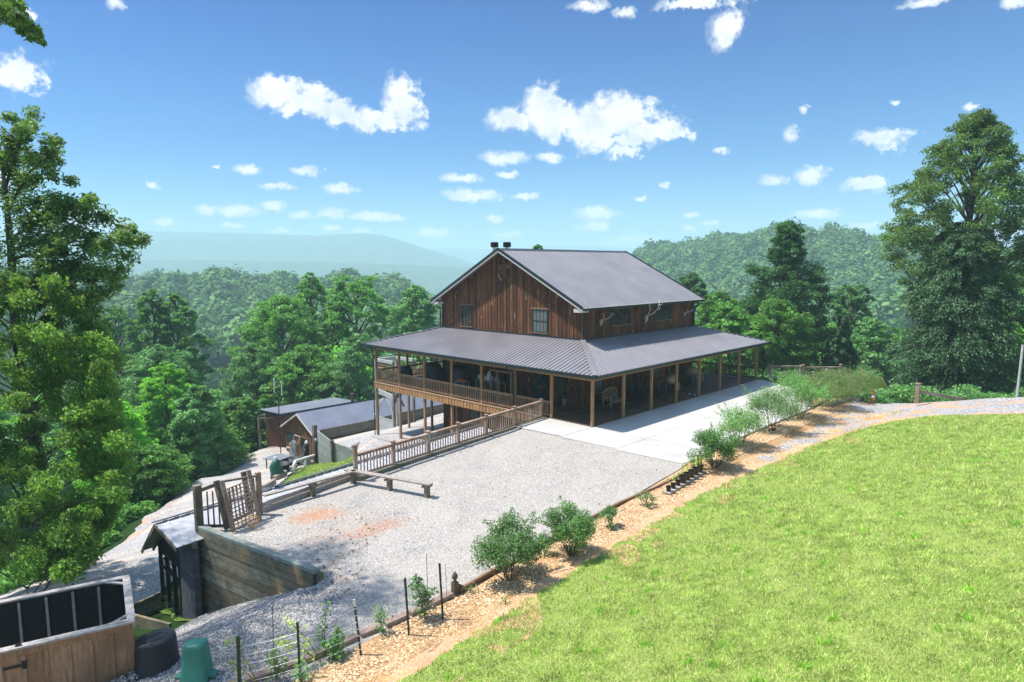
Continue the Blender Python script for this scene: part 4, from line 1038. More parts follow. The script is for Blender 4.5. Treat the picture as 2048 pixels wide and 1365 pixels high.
# dark furniture in the shade of the side porch
def porch_chair(x, y, rz_, label):
    t = thing('porch_chair', label, 'chair', (x, y, .018), rz_, 'dark chairs on the side porch')
    q = MB(); q.box((0, 0, .42), (.55, .52, .07)); q.build('seat', M['cover'], t, world=False, bevel=.015)
    q = MB(); q.bar((0, .26, .42), (0, .42, 1.05), .55, .06, up=(0, 1, 0)); q.build('backrest', M['cover'], t, world=False, bevel=.015)
    for sx in (-1, 1):
        q = MB(); q.bar((sx * .27, -.24, 0), (sx * .27, -.24, .62), .04, .04, up=(1, 0, 0)); q.build('leg', M['iron'], t, world=False)
        q = MB(); q.bar((sx * .27, .27, 0), (sx * .27, .27, .62), .04, .04, up=(1, 0, 0)); q.build('leg', M['iron'], t, world=False)
        q = MB(); q.bar((sx * .27, -.27, .63), (sx * .27, .30, .63), .06, .03); q.build('armrest', M['iron'], t, world=False)
porch_chair(7.3, 2.0, R(10), 'dark cushioned chair standing just right of the second side porch post')
porch_chair(8.4, 2.2, R(-15), 'dark cushioned chair standing just left of the third side porch post')

# ---------------------------------------------------------------- yard fence, benches, gate corner
fence = thing('yard_railing', 'long weathered grey wooden railing with square posts along the edge of the gravel yard', 'railing', at(1083, 838, -.06))
fpx = [(1083, 838, 790), (1029, 855, 800), (971, 868, 813), (914, 888, 827), (853, 908, 843), (781, 934, 867), (703, 962, 885)]
fb = []
A0 = at(1083, 838, -.1); A1 = at(703, 962, -.1)
for i, (px, pb, pt) in enumerate(fpx):
    # column px meets the fence line
    d = CF + CR * (px - 1024) / F; dd = Vector((A1.x - A0.x, A1.y - A0.y)); 
    den = d[0] * dd.y - d[1] * dd.x; tt = ((A0.x - CAM[0]) * dd.y - (A0.y - CAM[1]) * dd.x) / den
    fb.append(Vector((CAM[0] + d[0] * tt, CAM[1] + d[1] * tt, -.1)))
for i, b in enumerate(fb):
    q = MB(); w = .15; h = 1.14 if i < 6 else 1.42
    q.bb(b.x - w / 2, b.x + w / 2, b.y - w / 2, b.y + w / 2, -.5, -.1 + h); pst = q.build('post', M['deckgrey'], fence, bevel=.01)
    q = MB(); q.bb(b.x - .10, b.x + .10, b.y - .10, b.y + .10, -.1 + h + .001, -.1 + h + .03); q.add([(b.x - .07, b.y - .07, h - .069), (b.x + .07, b.y - .07, h - .069), (b.x + .07, b.y + .07, h - .069), (b.x - .07, b.y + .07, h - .069), (b.x, b.y, h - .02)], [(0, 1, 4), (1, 2, 4), (2, 3, 4), (3, 0, 4)]); q.build('cap', M['deckgrey'], pst)
for a, b in zip(fb, fb[1:]):
    rail_bay(fence, a + (b - a).normalized() * .08, b - (b - a).normalized() * .08, 1.06, .12, 'deckgrey', .17, .165, .042)
# squared timber kerb under the railing
q = MB(); q.bar(fb[0] + Vector((0, -.12, .06)), fb[-1] + Vector((0, -.12, .06)), .14, .12); tag(q.build('timber_kerb', M['oldplank']), 'squared old timber kerb running along the foot of the yard railing', 'kerb')
# plank benches
def plank_bench(name, label, a, b, w, legs, zt=.42, mat='bench', th=.06):
    a = Vector(a); b = Vector(b); d = (b - a).normalized(); t = thing(name, label, 'bench', (a.x, a.y, -.1))
    q = MB(); q.bar((a.x, a.y, zt - th / 2), (b.x, b.y, zt - th / 2), w, th); q.build('seat', M[mat], t, bevel=.006)
    sd = Vector((-d.y, d.x, 0))
    for f_ in legs:
        p = a.lerp(b, f_)
        q = MB(); q.bar((p.x, p.y, -.3), (p.x, p.y, zt - th - .001), .17, .17, up=(d.x, d.y, 0)); lg = q.build('leg', M['oldplank'], t)
        q = MB()
        for s in (-1, 1): q.bar(Vector((p.x, p.y, zt - th - .05)) - sd * .19 + d * s * .107, Vector((p.x, p.y, zt - th - .05)) + sd * .19 + d * s * .107, .04, .09)
        q.build('bracket', M['oldplank'], lg)
    return t
z_ = .42
b0 = at(692, 938, z_); b1 = at(862, 968, z_)
plank_bench('plank_bench', 'low weathered plank bench jutting out across the gravel from the end of the railing', b0, b1, .27, (.09, .53, .955))
c0 = at(712, 940, z_); c1 = at(527, 990, z_)
plank_bench('plank_bench', 'low narrow plank bench running along the yard edge from the railing to the lattice gate', c0, c1, .20, (.5,), mat='bench')
q = MB(); e0 = at(701, 953, .0); e1 = at(524, 1017, .0)
q.bar((e0.x, e0.y, .12), (e1.x, e1.y, .12), .05, .16); q.bar((e0.x, e0.y + .05, -.2), (e1.x, e1.y + .05, -.2), .2, .42)
tag(q.build('timber_kerb', M['bench']), 'pale double board kerb below the narrow plank bench at the yard edge', 'kerb')

# gate corner: posts, railing, lattice panel and leaning planks
P1b = at(455, 1059, -.12); P1t = atd(432, 962, 22.2); P2b = at(505, 1030, -.12); P2t = atd(489, 945, 23.2); P3 = at(520, 1027, -.12)
gate = thing('lattice_gate', 'weathered lattice gate standing between leaning posts above the retaining wall', 'gate', at(470, 1060, -.1))
tall = Vector((-20.02, 1.0, 0))
pz = Vector((-17.75, .18, 0))   # right hand gate post
pe = at(519, 1055, -.1)
t = thing('gate_post', 'tallest weathered square post rising beside the block wall to the yard corner', 'post', (tall.x, tall.y, -3.4))
q = MB(); q.bb(tall.x - .11, tall.x + .11, tall.y - .11, tall.y + .11, -3.6, 1.42); q.build('shaft', M['oldpost'], t, bevel=.012)
q = MB(); q.bb(tall.x + .112, tall.x + .17, tall.y - .09, tall.y + .09, -3.5, -.2); q.build('cleat', M['oldpost'], t)
q = MB()
q.bar((tall.x + .12, tall.y, 1.22), (P1t.x, P1t.y, 1.30), .05, .12); q.bar((tall.x + .12, tall.y, -.02), (P1b.x, P1b.y, .0), .05, .1)
for k in range(5):
    f_ = .14 + k * .2; p = Vector((tall.x, tall.y, 0)).lerp(Vector((P1b.x, P1b.y, 0)), f_); q.bar(p + Vector((0, 0, .0)), p + Vector((0, 0, 1.2)), .04, .04)
q.build('side_railing', M['oldpost'], gate)
def gp(px, py, z): return at(px, py, z)
# main frame posts of the gate
q = MB(); q.bar(P1b, P1t, .15, .15); q.build('post', M['oldpost'], gate, bevel=.01)
q = MB(); q.bar(P2b + Vector((0, .1, 0)), P2t + Vector((0, .1, 0)), .14, .14); q.build('post', M['oldpost'], gate, bevel=.01)
q = MB(); q.bar(P3, P3 + Vector((0, 0, 1.5)), .16, .16); q.build('post', M['deckgrey'], gate, bevel=.01)
q = MB(); q.bar(P1t + Vector((0, 0, -.06)), P3 + Vector((0, .0, 1.38)), .10, .06); q.bar(P1b + Vector((.1, -.02, .22)), P3 + Vector((0, 0, .2)), .05, .1); q.build('rails', M['oldpost'], gate)
q = MB()
for k in range(9):
    f_ = .08 + k * .105; a = P1b.lerp(P3, f_); q.bar(a + Vector((0, .04, .2)), a + Vector((-.05, .08, 1.32)), .035, .035)
q.build('balusters', M['oldpost'], gate)
# diagonal-free lattice, square mesh leaning on the gate
q = MB(); la = at(462, 1062, -.05); lb = at(515, 1037, -.05); tp = Vector((-.05, .30, 1.32))
for k in range(8): a = la.lerp(lb, k / 7); q.bar(a, a + tp, .035, .012, up=(0, 1, 0))
for k in range(11): f_ = k / 10; q.bar(la + tp * f_ + Vector((0, -.014, 0)), lb + tp * f_ + Vector((0, -.014, 0)), .012, .035)
q.build('lattice', M['deckgrey'], gate)
for a, b, lab in ((at(468, 1065, -.12), atd(444, 963, 22.0), 'grey plank leaning against the left side of the lattice gate'), (at(520, 1042, -.12), atd(497, 941, 23.0), 'grey plank leaning against the right side of the lattice gate')):
    q = MB(); q.bar(a, b, .14, .05, up=(0, 1, 0)); tag(q.build('leaning_plank', M['deckgrey']), lab, 'plank')
# wire basket
p = at(505, 1054, -.1); t = thing('wire_basket', 'rusty round wire basket lying on its side below the lattice gate', 'basket', p)
q = MB()
for s in (-.14, .14): q.tube([(.20 * math.cos(a), s, .21 + .20 * math.sin(a)) for a in [2 * math.pi * j / 20 for j in range(21)]], .012, 5, False)
q.build('rims', M['bone_tan'], t, world=False)
q = MB()
for j in range(14): a = 2 * math.pi * j / 14; q.tube([(.2 * math.cos(a), -.14, .21 + .2 * math.sin(a)), (.2 * math.cos(a), .14, .21 + .2 * math.sin(a))], .007, 4, False)
for j in range(-3, 4): w = math.sqrt(.2 ** 2 - (j * .055) ** 2); q.tube([(j * .055, -.14, .21 - w), (j * .055, -.14, .21 + w)], .005, 4, False); q.tube([(-w, -.14, .21 + j * .055), (w, -.14, .21 + j * .055)], .005, 4, False)
q.build('wires', M['bone_tan'], t, world=False)

# retaining wall of long planks beside the tall post
w0 = Vector((-19.95, .86, 0)); w1 = Vector((-19.02, -4.95, 0)); d = (w1 - w0).normalized(); nrm = Vector((d.y, -d.x, 0))
t = thing('retaining_wall', 'mossy retaining wall of long horizontal planks below the near corner of the yard', 'retaining wall', (w0.x, w0.y, -3.3))
rr = random.Random(2); q = MB(); zt = .06
def wt(f_): return .05 + .10 * f_
k = 0; z = 0
while z < 3.5:
    h = .235
    off = rr.uniform(-.012, .012)
    a = w0 + nrm * (.13 + off); b = w1 + nrm * (.13 + off)
    q.bar((a.x, a.y, wt(0) - .10 - z - h / 2), (b.x, b.y, wt(1) - .10 - z - h / 2), .09, h - .022); z += h; k += 1
q.build('planks', M['oldplank'], t)
q = MB(); a = w0 + nrm * .07; b = w1 + nrm * .07 + d * .05; q.bar((a.x, a.y, wt(0) - .03), (b.x, b.y, wt(1) - .03), .22, .12); q.build('coping', M['palewall'], t, bevel=.01)
q = MB(); q.bar((w1.x + .02, w1.y - .05, -.8), (w1.x + .02, w1.y - .05, .05), .16, .2); q.build('end_post', M['oldplank'], t)

# low metal roofed building along the foot of the yard
coop = thing('outbuilding', 'long low outbuilding with a metal roof and open timber framed gable beside the block wall', 'outbuilding', (-20.4, 2.6, -3.4))
ry, rzz = 2.35, .0
rx0, rx1 = -20.95, -4.0; ry1 = 4.45
ev = (3.55, -1.55)   # far eave y, z
ev = (4.0, -1.45)
nb = (.38, -.24)
kk = ry1 - ry
q = MB(); ribbed(q, (rx1, ev[0] + kk, ev[1]), (rx0, ev[0], ev[1]), (rx0, ry, rzz), (rx1, ry1, rzz), rib=.4, h=.02)
ribbed(q, (rx0, nb[0], nb[1]), (rx1, nb[0] + kk, nb[1]), (rx1, ry1, rzz), (rx0, ry, rzz), rib=.4, h=.02); q.build('roof', M['roof_pale'], coop)
q = MB(); q.bar((rx0 - .03, ry + .06, rzz + .035), (rx1, ry1 + .06, rzz + .035), .34, .04, up=(0, .3, 1)); q.build('ridge_cap', M['roof_dark'], coop)
q = MB(); q.bar((rx0 - .02, ev[0] + .02, ev[1] - .07), (rx0 - .02, ry, rzz - .06), .04, .13); q.bar((rx0 - .02, nb[0], nb[1] - .07), (rx0 - .02, ry, rzz - .06), .04, .12)
for xx in (-20.6, -20.0, -19.4): q.bar((xx, ev[0], ev[1] - .09), (xx, ry, rzz - .09), .05, .11)
q.build('rafters', M['oldpost'], coop)
gx = -20.45
q = MB(); 
q.prism([(gx, 1.8, -.35), (gx, ry, -.12), (gx, 3.9, -1.38), (gx, 3.9, -1.6), (gx, 1.8, -1.5)], (.05, 0, 0)); q.build('gable_board', M['dark_board'], coop)
q = MB(); fy = [1.95, 2.55, 3.25, 3.92]
for y in fy: q.bb(gx, gx + .11, y - .055, y + .055, -3.55, -1.3)
for z in (-1.6, -2.15, -3.35): q.bar((gx + .055, 1.9, z), (gx + .055, 3.95, z - .0), .05, .1)
q.bar((gx + .03, 2.0, -2.25), (gx + .03, 3.5, -1.75), .04, .06); q.build('frame', M['dark_board'], coop)
q = MB()
for k in range(26): q.tube([(gx + .04, 1.95, -3.3 + k * .07), (gx + .04, 3.9, -3.3 + k * .07)], .003, 3, False)
for k in range(26): q.tube([(gx + .04, 1.97 + k * .075, -3.35), (gx + .04, 1.97 + k * .075, -1.5)], .003, 3, False)
q.build('wire_mesh', M['iron'], coop)
q = MB(); q.bar((-18.5, 4.0, -2.7), (rx1, 3.75 + kk, -2.7), .1, 2.6); q.build('rear_wall', M['oldplank'], coop)
# block wall
bl = MB(); rr = random.Random(8); z = -3.5; row = 0
while z < -.6:
    y = .48 - (.2 if row % 2 else 0)
    while y < 1.74:
        a = max(y, .48); b = min(y + .395, 1.74)
        if b - a > .03: bl.bb(gx - .02 + rr.uniform(-.006, .006), gx + .18, a, b - .012, z, z + .19)
        y += .4
    z += .2; row += 1
M['block'] = wood('block', (.085, .09, .105), (.14, .15, .17), (.08, .08, .085), stretch=(3, 3, 3), mossy=(.06, .065, .06))
bl.build('block_wall', M['block'], coop)
q = MB(); q.bb(gx, gx + .16, .48, 1.78, -.50, -.28); q.build('head_board', M['oldplank'], coop)
# low planter wall in front of it
t = thing('planter_wall', 'low mossy timber retaining box in front of the low outbuilding gable', 'retaining wall', (-21.6, 2.6, -3.9))
q = MB(); o_ = [(-21.7, 3.9), (-20.2, 4.3)]
a = Vector((-21.75, 4.1, -3.55)); b = Vector((-21.0, 1.35, -3.25)); 
for k in range(4): q.bar(a + Vector((0, 0, -.2 * k)), b + Vector((0, 0, -.2 * k)), .10, .185)
c_ = Vector((-20.2, 4.5, -3.5))
for k in range(4): q.bar(a + Vector((.06, .05, -.2 * k)), c_ + Vector((0, 0, -.2 * k)), .10, .185)
q.build('planks', M['oldplank'], t)
q = MB(); q.bb(-21.83, -21.67, 4.02, 4.18, -4.6, -3.4); q.build('corner_post', M['oldpost'], t)
# ---------------------------------------------------------------- sheds down the bank
shed = thing('workshop_shed', 'small brown board shed with an open doorway under a long blue grey ribbed roof', 'shed', (0, 34, -9.3))
sy0, sy1, syr = 31.75, 37.95, 34.85; sx0, sx1 = 1.35, 20; zg, ze, zr_ = -9.6, -6.45, -4.85
q = MB(); q.prism([(sx0, sy0, zg), (sx0, sy1, zg), (sx0, sy1, ze - .02), (sx0, syr, zr_ - .1), (sx0, sy0, ze - .02)], (.12, 0, 0))
q.bb(sx0 + .12, sx1, sy0, sy0 + .12, zg, ze - .05); q.bb(sx0 + .12, sx1, sy1 - .12, sy1, zg, ze - .05); q.bb(sx1 - .12, sx1, sy0 + .12, sy1 - .12, zg, ze)
battens_x(q, sx0, sy0, sy1, zg, lambda y: ze - .05 + (sy1 - sy0) / 2 * .55 * (1 - abs(y - syr) / 3.1), -1, .4)
q.bar((sx0 - .03, sy0 - .02, ze + .05), (sx0 - .03, sy1 + .02, ze + .05), .03, .1)
q.build('walls', M['siding_shed'], shed)
q = MB(); o = .4; zs = (zr_ - ze) / 3.1
ribbed(q, (sx0 - .45, sy0 - o, ze - o * zs), (sx1 + .4, sy0 - o, ze - o * zs), (sx1 + .4, syr, zr_), (sx0 - .45, syr, zr_), rib=.3)
ribbed(q, (sx1 + .4, sy1 + o, ze - o * zs), (sx0 - .45, sy1 + o, ze - o * zs), (sx0 - .45, syr, zr_), (sx1 + .4, syr, zr_), rib=.3); q.build('roof', M['roof_blue'], shed)
q = MB()
for ye in (sy0 - o, sy1 + o): q.bar((sx0 - .47, ye, ze - o * zs - .10), (sx0 - .47, syr, zr_ - .10), .04, .13)
q.build('rake_board', M['trim'], shed)
# window, door, vent (front gable faces -x)
def shedpt(px, py):
    d = CF + CR * (px - 1024) / F - CU * (py - 682.5) / F; t_ = (sx0 - CAM[0]) / d[0]; return CAM + d * t_
a = shedpt(576, 893); b = shedpt(588, 870)
q = MB(); wy0, wy1, wz0, wz1 = b[1], a[1], a[2], b[2]
for y in (wy0, wy1): q.bb(sx0 - .05, sx0 - .002, y - .05, y + .05, wz0, wz1)
for z in (wz0 + .02, wz1, (wz0 + wz1) / 2): q.bb(sx0 - .045, sx0 - .003, wy0 + .05, wy1 - .05, z - .035, z + .035)
w = q.build('window', M['frame_dark'], shed)
q = MB(); q.bb(sx0 - .025, sx0 - .001, wy0 + .03, wy1 - .03, wz0, wz1); q.build('pane', M['curtain'], w)
q = MB(); q.bb(sx0 - .10, sx0 - .002, wy0 - .1, wy1 + .1, wz0 - .12, wz0 - .05); q.build('sill', M['white'], w)
a = shedpt(604, 918); b = shedpt(616, 880)
q = MB(); q.bb(sx0 - .028, sx0 - .001, b[1], a[1], zg + .35, b[2]); dr = q.build('doorway', M['black'], shed)
q = MB(); q.bb(sx0 - .05, sx0 - .002, b[1] - .1, b[1], zg + .35, b[2] + .1); q.bb(sx0 - .05, sx0 - .002, a[1], a[1] + .1, zg + .35, b[2] + .1); q.bb(sx0 - .05, sx0 - .002, b[1] + .001, a[1] - .001, b[2], b[2] + .1); q.build('frame', M['siding_shed'], dr)
a = shedpt(601, 855); q = MB(); q.bb(sx0 - .05, sx0 - .002, a[1] - .28, a[1] + .28, a[2] - .35, a[2] + .35); q.build('gable_vent', M['siding_shed'], shed)
# flat roofed shed beyond
s2 = thing('flat_roof_shed', 'red brown shed under a wide flat dark roof behind the small board shed', 'shed', (3, 42, -9.5))
c = [at(560, 829, -5.7), at(713, 803, -5.5), at(668, 796, -5.2), at(519, 820, -5.4)]
q = MB(); q.prism([(c[0].x, c[0].y, -5.75), (c[1].x, c[1].y, -5.55), (c[2].x, c[2].y, -5.25), (c[3].x, c[3].y, -5.45)], (0, 0, .09)); rf = q.build('roof', M['roof_dark'], s2)
q = MB()
for i in range(4):
    a, b = c[i], c[(i + 1) % 4]; z1_ = (-5.75, -5.55, -5.25, -5.45)[i]; z2_ = (-5.55, -5.25, -5.45, -5.75)[i]
    q.bar((a.x, a.y, z1_ - .08), (b.x, b.y, z2_ - .08), .05, .22)
q.build('fascia', M['frame_dark'], rf)
ctr = sum((Vector(x) for x in c), Vector()) / 4; cc = [x.lerp(ctr, .12) for x in c]
q = MB()
for i in range(4):
    a, b = cc[i], cc[(i + 1) % 4]; q.bar((a.x, a.y, -7.9), (b.x, b.y, -7.9), .12, 4.1)
q.build('walls', plain('redboard', (.14, .055, .032), .8), s2)
a, b = cc[0], cc[3]
q = MB(); dn = (b - a).normalized(); nn = Vector((dn.y, -dn.x, 0)); nn = nn if nn.dot(Vector(CAM) - a) > 0 else -nn
p0 = a + nn * .09; p1 = b + nn * .09
q.bar((p0.x, p0.y, -6.45), (p1.x, p1.y, -6.45), .05, .12); q.bar((p0.x, p0.y, -9.2), (p1.x, p1.y, -6.6), .04, .12); q.build('brace', M['siding_shed'], s2)
p = at(705, 806, -5.6); q = MB(); q.lathe([(.18, -7.6), (.18, -4.7), (.22, -4.7), (.22, -4.6)], (p.x, p.y, 0), 14); q.build('flue', plain('rustpipe', (.10, .05, .04), .7), s2)
# open lean-to frame left of it
t = thing('open_shelter', 'open shelter of grey posts and a long beam left of the flat roofed shed', 'shelter', at(521, 897, -9.2))
b0 = at(521, 897, -9.2); 
q = MB(); q.bar(b0 + Vector((0, 0, -.4)), b0 + Vector((0, 0, 2.95)), .2, .2); q.build('post', M['oldpost'], t)
p2 = b0 + Vector((.35, .9, 0)); q = MB(); q.bar(p2 + Vector((0, 0, -.6)), p2 + Vector((0, 0, 2.95)), .18, .18); q.build('post', M['oldpost'], t)
e = at(566, 836, -6.25); q = MB(); q.bar(b0 + Vector((0, 0, 3.0)), Vector((e.x, e.y, -6.2)), .12, .16); q.bar(p2 + Vector((0, 0, 3.05)), Vector((e.x, e.y, -6.2)) + Vector((.35, .9, .03)), .12, .16); q.build('beam', M['oldplank'], t)
# mast with two whip aerials
mb_ = at(562, 914, -9.3); t = thing('aerial_mast', 'thin dark mast with a forked top carrying two white whip aerials beside the board shed', 'mast', mb_)
mt = mb_ + Vector((0, 0, 5.3)); q = MB(); q.tube([mb_ + Vector((0, 0, -.3)), mt], .045, 8); q.build('pole', M['frame_dark'], t)
q = MB(); rv = Vector((rgt[0], rgt[1], 0))
q.tube([mt - rv * .35 + Vector((0, 0, .75)), mt - rv * .25 + Vector((0, 0, .35)), mt, mt + rv * .35 + Vector((0, 0, .2))], .04, 6); q.tube([mt + Vector((0, 0, -3.4)), mt + rv * .8 + Vector((0, 0, -3.3))], .035, 6); q.build('fork', M['frame_dark'], t)
for s in (-.35, .35):
    q = MB(); a = mt + rv * s + Vector((0, 0, .9 if s < 0 else .6)); q.tube([a, a + Vector((0, 0, 1.35))], .05, 7); q.build('aerial', M['white'], t)

# ---------------------------------------------------------------- plank walls by the sheds
def plank_wall(name, label, pts, ztop, zbot, mat, posts=(), h=.24, seed=0, th=.10, cop=None):
    t = thing(name, label, 'retaining wall', (pts[0][0], pts[0][1], zbot[0])); q = MB(); rr = random.Random(seed)
    for i in range(len(pts) - 1):
        a, b = Vector((*pts[i], 0)), Vector((*pts[i + 1], 0)); k = 0
        while True:
            za, zb = ztop[i] - k * h - h / 2, ztop[i + 1] - k * h - h / 2
            if za < zbot[i] and zb < zbot[i + 1]: break
            o = rr.uniform(-.012, .012); q.bar((a.x + o, a.y + o, za), (b.x + o, b.y + o, zb), th, h - .02); k += 1
    q.build('planks', M[mat], t)
    for (x, y, z0, z1, w, mt) in posts:
        q = MB(); q.bb(x - w / 2, x + w / 2, y - w / 2, y + w / 2, z0, z1); q.build('post', M[mt], t, bevel=.01)
    return t
plank_wall('plank_wall', 'tall pale green weathered plank wall stepping down the bank below the gravel pad', [(1.1, 31.45), (.12, 27.1), (.12, 24.8), (.1, 20.4)], [-5.9, -5.98, -5.95, -5.0 - .9], [-9.7, -8.2, -7.7, -6.6], 'palewall',
           [(1.0, 31.75, -9.8, -5.45, .34, 'oldpost'), (-.05, 27.0, -8.2, -5.75, .24, 'oldpost')], seed=4)
for k in range(1): pass
plank_wall('plank_wall', 'long low grey plank wall along the back edge of the gravel pad in front of the ribbed shed roof', [(1.3, 31.35), (6, 31.1), (10.5, 30.8), (20, 30.3)], [-5.85, -5.80, -5.55, -5.4], [-6.8, -6.7, -6.9, -6.8], 'greywall', [(7.0, 31.2, -6.8, -5.35, .3, 'white_wood')], seed=5)
# white timber tower behind the deck
t = thing('timber_tower', 'tall whitish timber platform with a railed top and arched braces standing beyond the raised deck', 'platform', (6.6, 28.5, -6))
tx0, tx1, ty0, ty1 = 6.2, 8.4, 26.9, 29.6
for x, y in ((tx0, ty0), (tx1, ty0), (tx0, ty1), (tx1, ty1)):
    q = MB(); q.bb(x - .09, x + .09, y - .09, y + .09, -6.6, .15); q.build('post', M['white_wood'] if y > 28 else M['oldpost'], t)
q = MB()
for (a, b) in (((tx0, ty0), (tx0, ty1)), ((tx0, ty1), (tx1, ty1)), ((tx1, ty1), (tx1, ty0))):
    for z in (.10,): q.bar((*a, z), (*b, z), .2, .26)
q.build('top_rail', M['white_wood'], t)
q = MB(); 
for z in (-.25, -.55): q.bar((tx0, ty0, z), (tx0, ty1, z), .05, .14)
q.build('side_boards', M['deckwood'], t)
q = MB(); q.bar((tx0, ty0, -3.05), (tx0, ty1, -2.75), .14, .42)
arc = [(tx0 - .02, ty1 - .15 - 1.1 * (1 - math.cos(a)), -5.1 + 1.75 * math.sin(a)) for a in [math.pi / 2 * k / 7 for k in range(8)]]
for a, b in zip(arc, arc[1:]): q.bar(a, b, .10, .22)
arc = [(tx0 - .02, ty0 + .15 + 1.1 * (1 - math.cos(a)), -5.1 + 1.75 * math.sin(a)) for a in [math.pi / 2 * k / 7 for k in range(8)]]
for a, b in zip(arc, arc[1:]): q.bar(a, b, .10, .22)
q.build('braces', M['white_wood'], t)
q = MB()
for k in range(5): q.bar((tx0 - .03, ty0, -6.2 + k * .24), (tx0 - .03, ty1, -6.2 + k * .24), .05, .22)
q.build('lower_boards', M['white_wood'], t)
q = MB(); q.bar((tx0 - .08, ty0 - .6, -2.6), (tx0 - .08, ty0 - 1.6, -3.6), .12, .14); q.bar((tx0 - .08, ty0 - .6, -2.6), (tx0 - .08, ty0 - .2, -3.6), .12, .14); q.build('struts', M['frame_dark'], t)

# ---------------------------------------------------------------- odds and ends by the shed
def onL(px, py, z0=-8.5):
    z = z0
    for _ in range(25):
        p = at(px, py, z); z = .5 * z + .5 * (float(zL(p.x, p.y)[0]) + .06)
    return Vector((p.x, p.y, z))
p = onL(592, 912)
t = thing('wheelbarrow', 'grey wheelbarrow tipped up against the shed wall beneath the window', 'wheelbarrow', Vector((-.15, p.y, -9.3)))
base = Vector((.95, 35.15, -9.35))
q = MB(); V = []
for k in range(14):
    a = 2 * math.pi * k / 14; V.append((base.x - .45 + .08 * math.sin(a), base.y + .62 * math.cos(a), base.z + 1.0 + .95 * math.sin(a)))
q.prism(V, (.25, 0, -.02)); q.build('tray', M['galv'], t, bevel=.03)
q = MB()
for s in (-.4, .4): q.tube([base + Vector((-.5, s, 0)), base + Vector((-.2, s, 1.2)), base + Vector((.1, s * 1.3, 2.3))], .03, 6)
q.tube([base + Vector((.1, -.52, 2.3)), base + Vector((.1, .52, 2.3))], .03, 6); q.build('handles', M['bone'], t)
q = MB(); q.tube([base + Vector((-.62 + 0, .2 * math.cos(a), 1.55 + .2 * math.sin(a))) for a in [2 * math.pi * k / 14 for k in range(15)]], .05, 6, False); q.build('wheel', M['bone_tan'], t)
base = Vector((.8, 33.3, -9.35))
t = thing('hand_truck', 'pale metal hand truck leaning beside the shed doorway', 'hand truck', base)
q = MB()
for s in (-.28, .05): q.tube([base + Vector((-.7, s, .1)), base + Vector((.2, s + .1, 2.2))], .035, 6)
for z in (.5, 1.0, 1.5): q.bar(base + Vector((-.7 + z * .42, -.28, z)), base + Vector((-.7 + z * .42, .1, z)), .03, .04)
q.build('frame', M['galv'], t)
q = MB(); q.tube([base + Vector((-.75, -.3, .12)), base + Vector((-.75, -.2, .12))], .13, 12); q.tube([base + Vector((-.75, .1, .12)), base + Vector((-.75, .2, .12))], .13, 12); q.build('wheels', M['black'], t)
p = onL(612, 918); t = thing('fire_extinguisher', 'dark cylinder with a white top standing beside the shed doorway', 'cylinder', base + Vector((0, -1.0, 0)))
q = MB(); q.lathe([(.16, 0), (.17, 1.9), (.1, 2.05)], base + Vector((-.1, -.55, 0)), 12); q.build('shell', M['black'], t)
q = MB(); q.lathe([(.14, 2.06), (.17, 2.2), (.08, 2.35)], base + Vector((-.1, -.55, 0)), 12); q.build('top', M['white'], t)
def tub(px, py, r_, h_, label, mat='black', tire=False, z0=-8.5):
    p = onL(px, py, z0); t = thing('tyre' if tire else 'tub', label, 'tyre' if tire else 'tub', p)
    q = MB()
    if tire:
        q.tube([(r_ * .72 * math.cos(a), r_ * .72 * math.sin(a), h_ / 2) for a in [2 * math.pi * k / 20 for k in range(21)]], r_ * .3, 8, False)
        q.build('tread', M[mat], t, world=False, smooth=True)
        q = MB(); q.tube([(r_ * .5 * math.cos(a), r_ * .5 * math.sin(a), h_ / 2) for a in [2 * math.pi * k / 16 for k in range(17)]], r_ * .07, 6, False); q.build('rim', M['iron'], t, world=False)
    else:
        q.lathe([(r_ * .86, 0), (r_, h_), (r_ * 1.08, h_), (r_ * 1.08, h_ + .05), (r_ * .92, h_ + .05), (r_ * .84, h_ * .5)], (0, 0, 0), 22); q.build('body', M[mat], t, world=False, smooth=True)
        q = MB(); q.lathe([(r_ * .86, h_ * .8), (r_ * .86, h_ * .8 + .01)], (0, 0, 0), 20); q.build('water', M['glass'], t, world=False)
    return p
tub(572, 938, .75, .62, 'large black round tub standing in front of the small green bag')
tub(562, 946, .72, .70, 'large black tub nearest the gravel road, behind the green bag')
tub(585, 931, .72, .55, 'black tub nearest the shed doorway, just left of the leaning wheelbarrow')
for px, py, lab in ((567, 925, 'black tyre resting on the ground at the shed corner by the mast'), (590, 925, 'black tyre lying at the foot of the tipped wheelbarrow')):
    tub(px, py, .62, .5, lab, tire=True)
p = onL(556, 936); t = thing('pallet_table', 'low grey slatted table lying among the black tubs beside the road', 'table', p, R(20))
q = MB()
for k in range(6): q.box((0, -.75 + k * .3, .95), (1.7, .26, .05))
q.build('tabletop', M['galv'], t, world=False)
for sx in (-.7, .7):
    for sy in (-.6, .6): q = MB(); q.box((sx, sy, .46), (.08, .08, .92)); q.build('leg', M['oldpost'], t, world=False)
p = onL(553, 958); t = thing('green_bag', 'dark green sack slumped at the end of the timber edging beside the black tubs', 'bag', p)
q = MB(); q.tube([(0, 0, 0), (.05, 0, .5), (-.06, .05, 1.0), (.06, 0, 1.4), (0, 0, 1.55)], [.5, .52, .46, .3, .12], 16); q.V = [(v[0] * (1 + .1 * math.sin(v[1] * 30)), v[1] * .8, v[2]) for v in q.V]; q.build('sack', plain('greenbag', (.015, .10, .07), .5), t, world=False, smooth=True)
q = MB(); q.tube([(0, 0, 1.5), (-.05, 0, 1.72)], [.16, .10], 8); q.build('neck', M['white'], t, world=False)
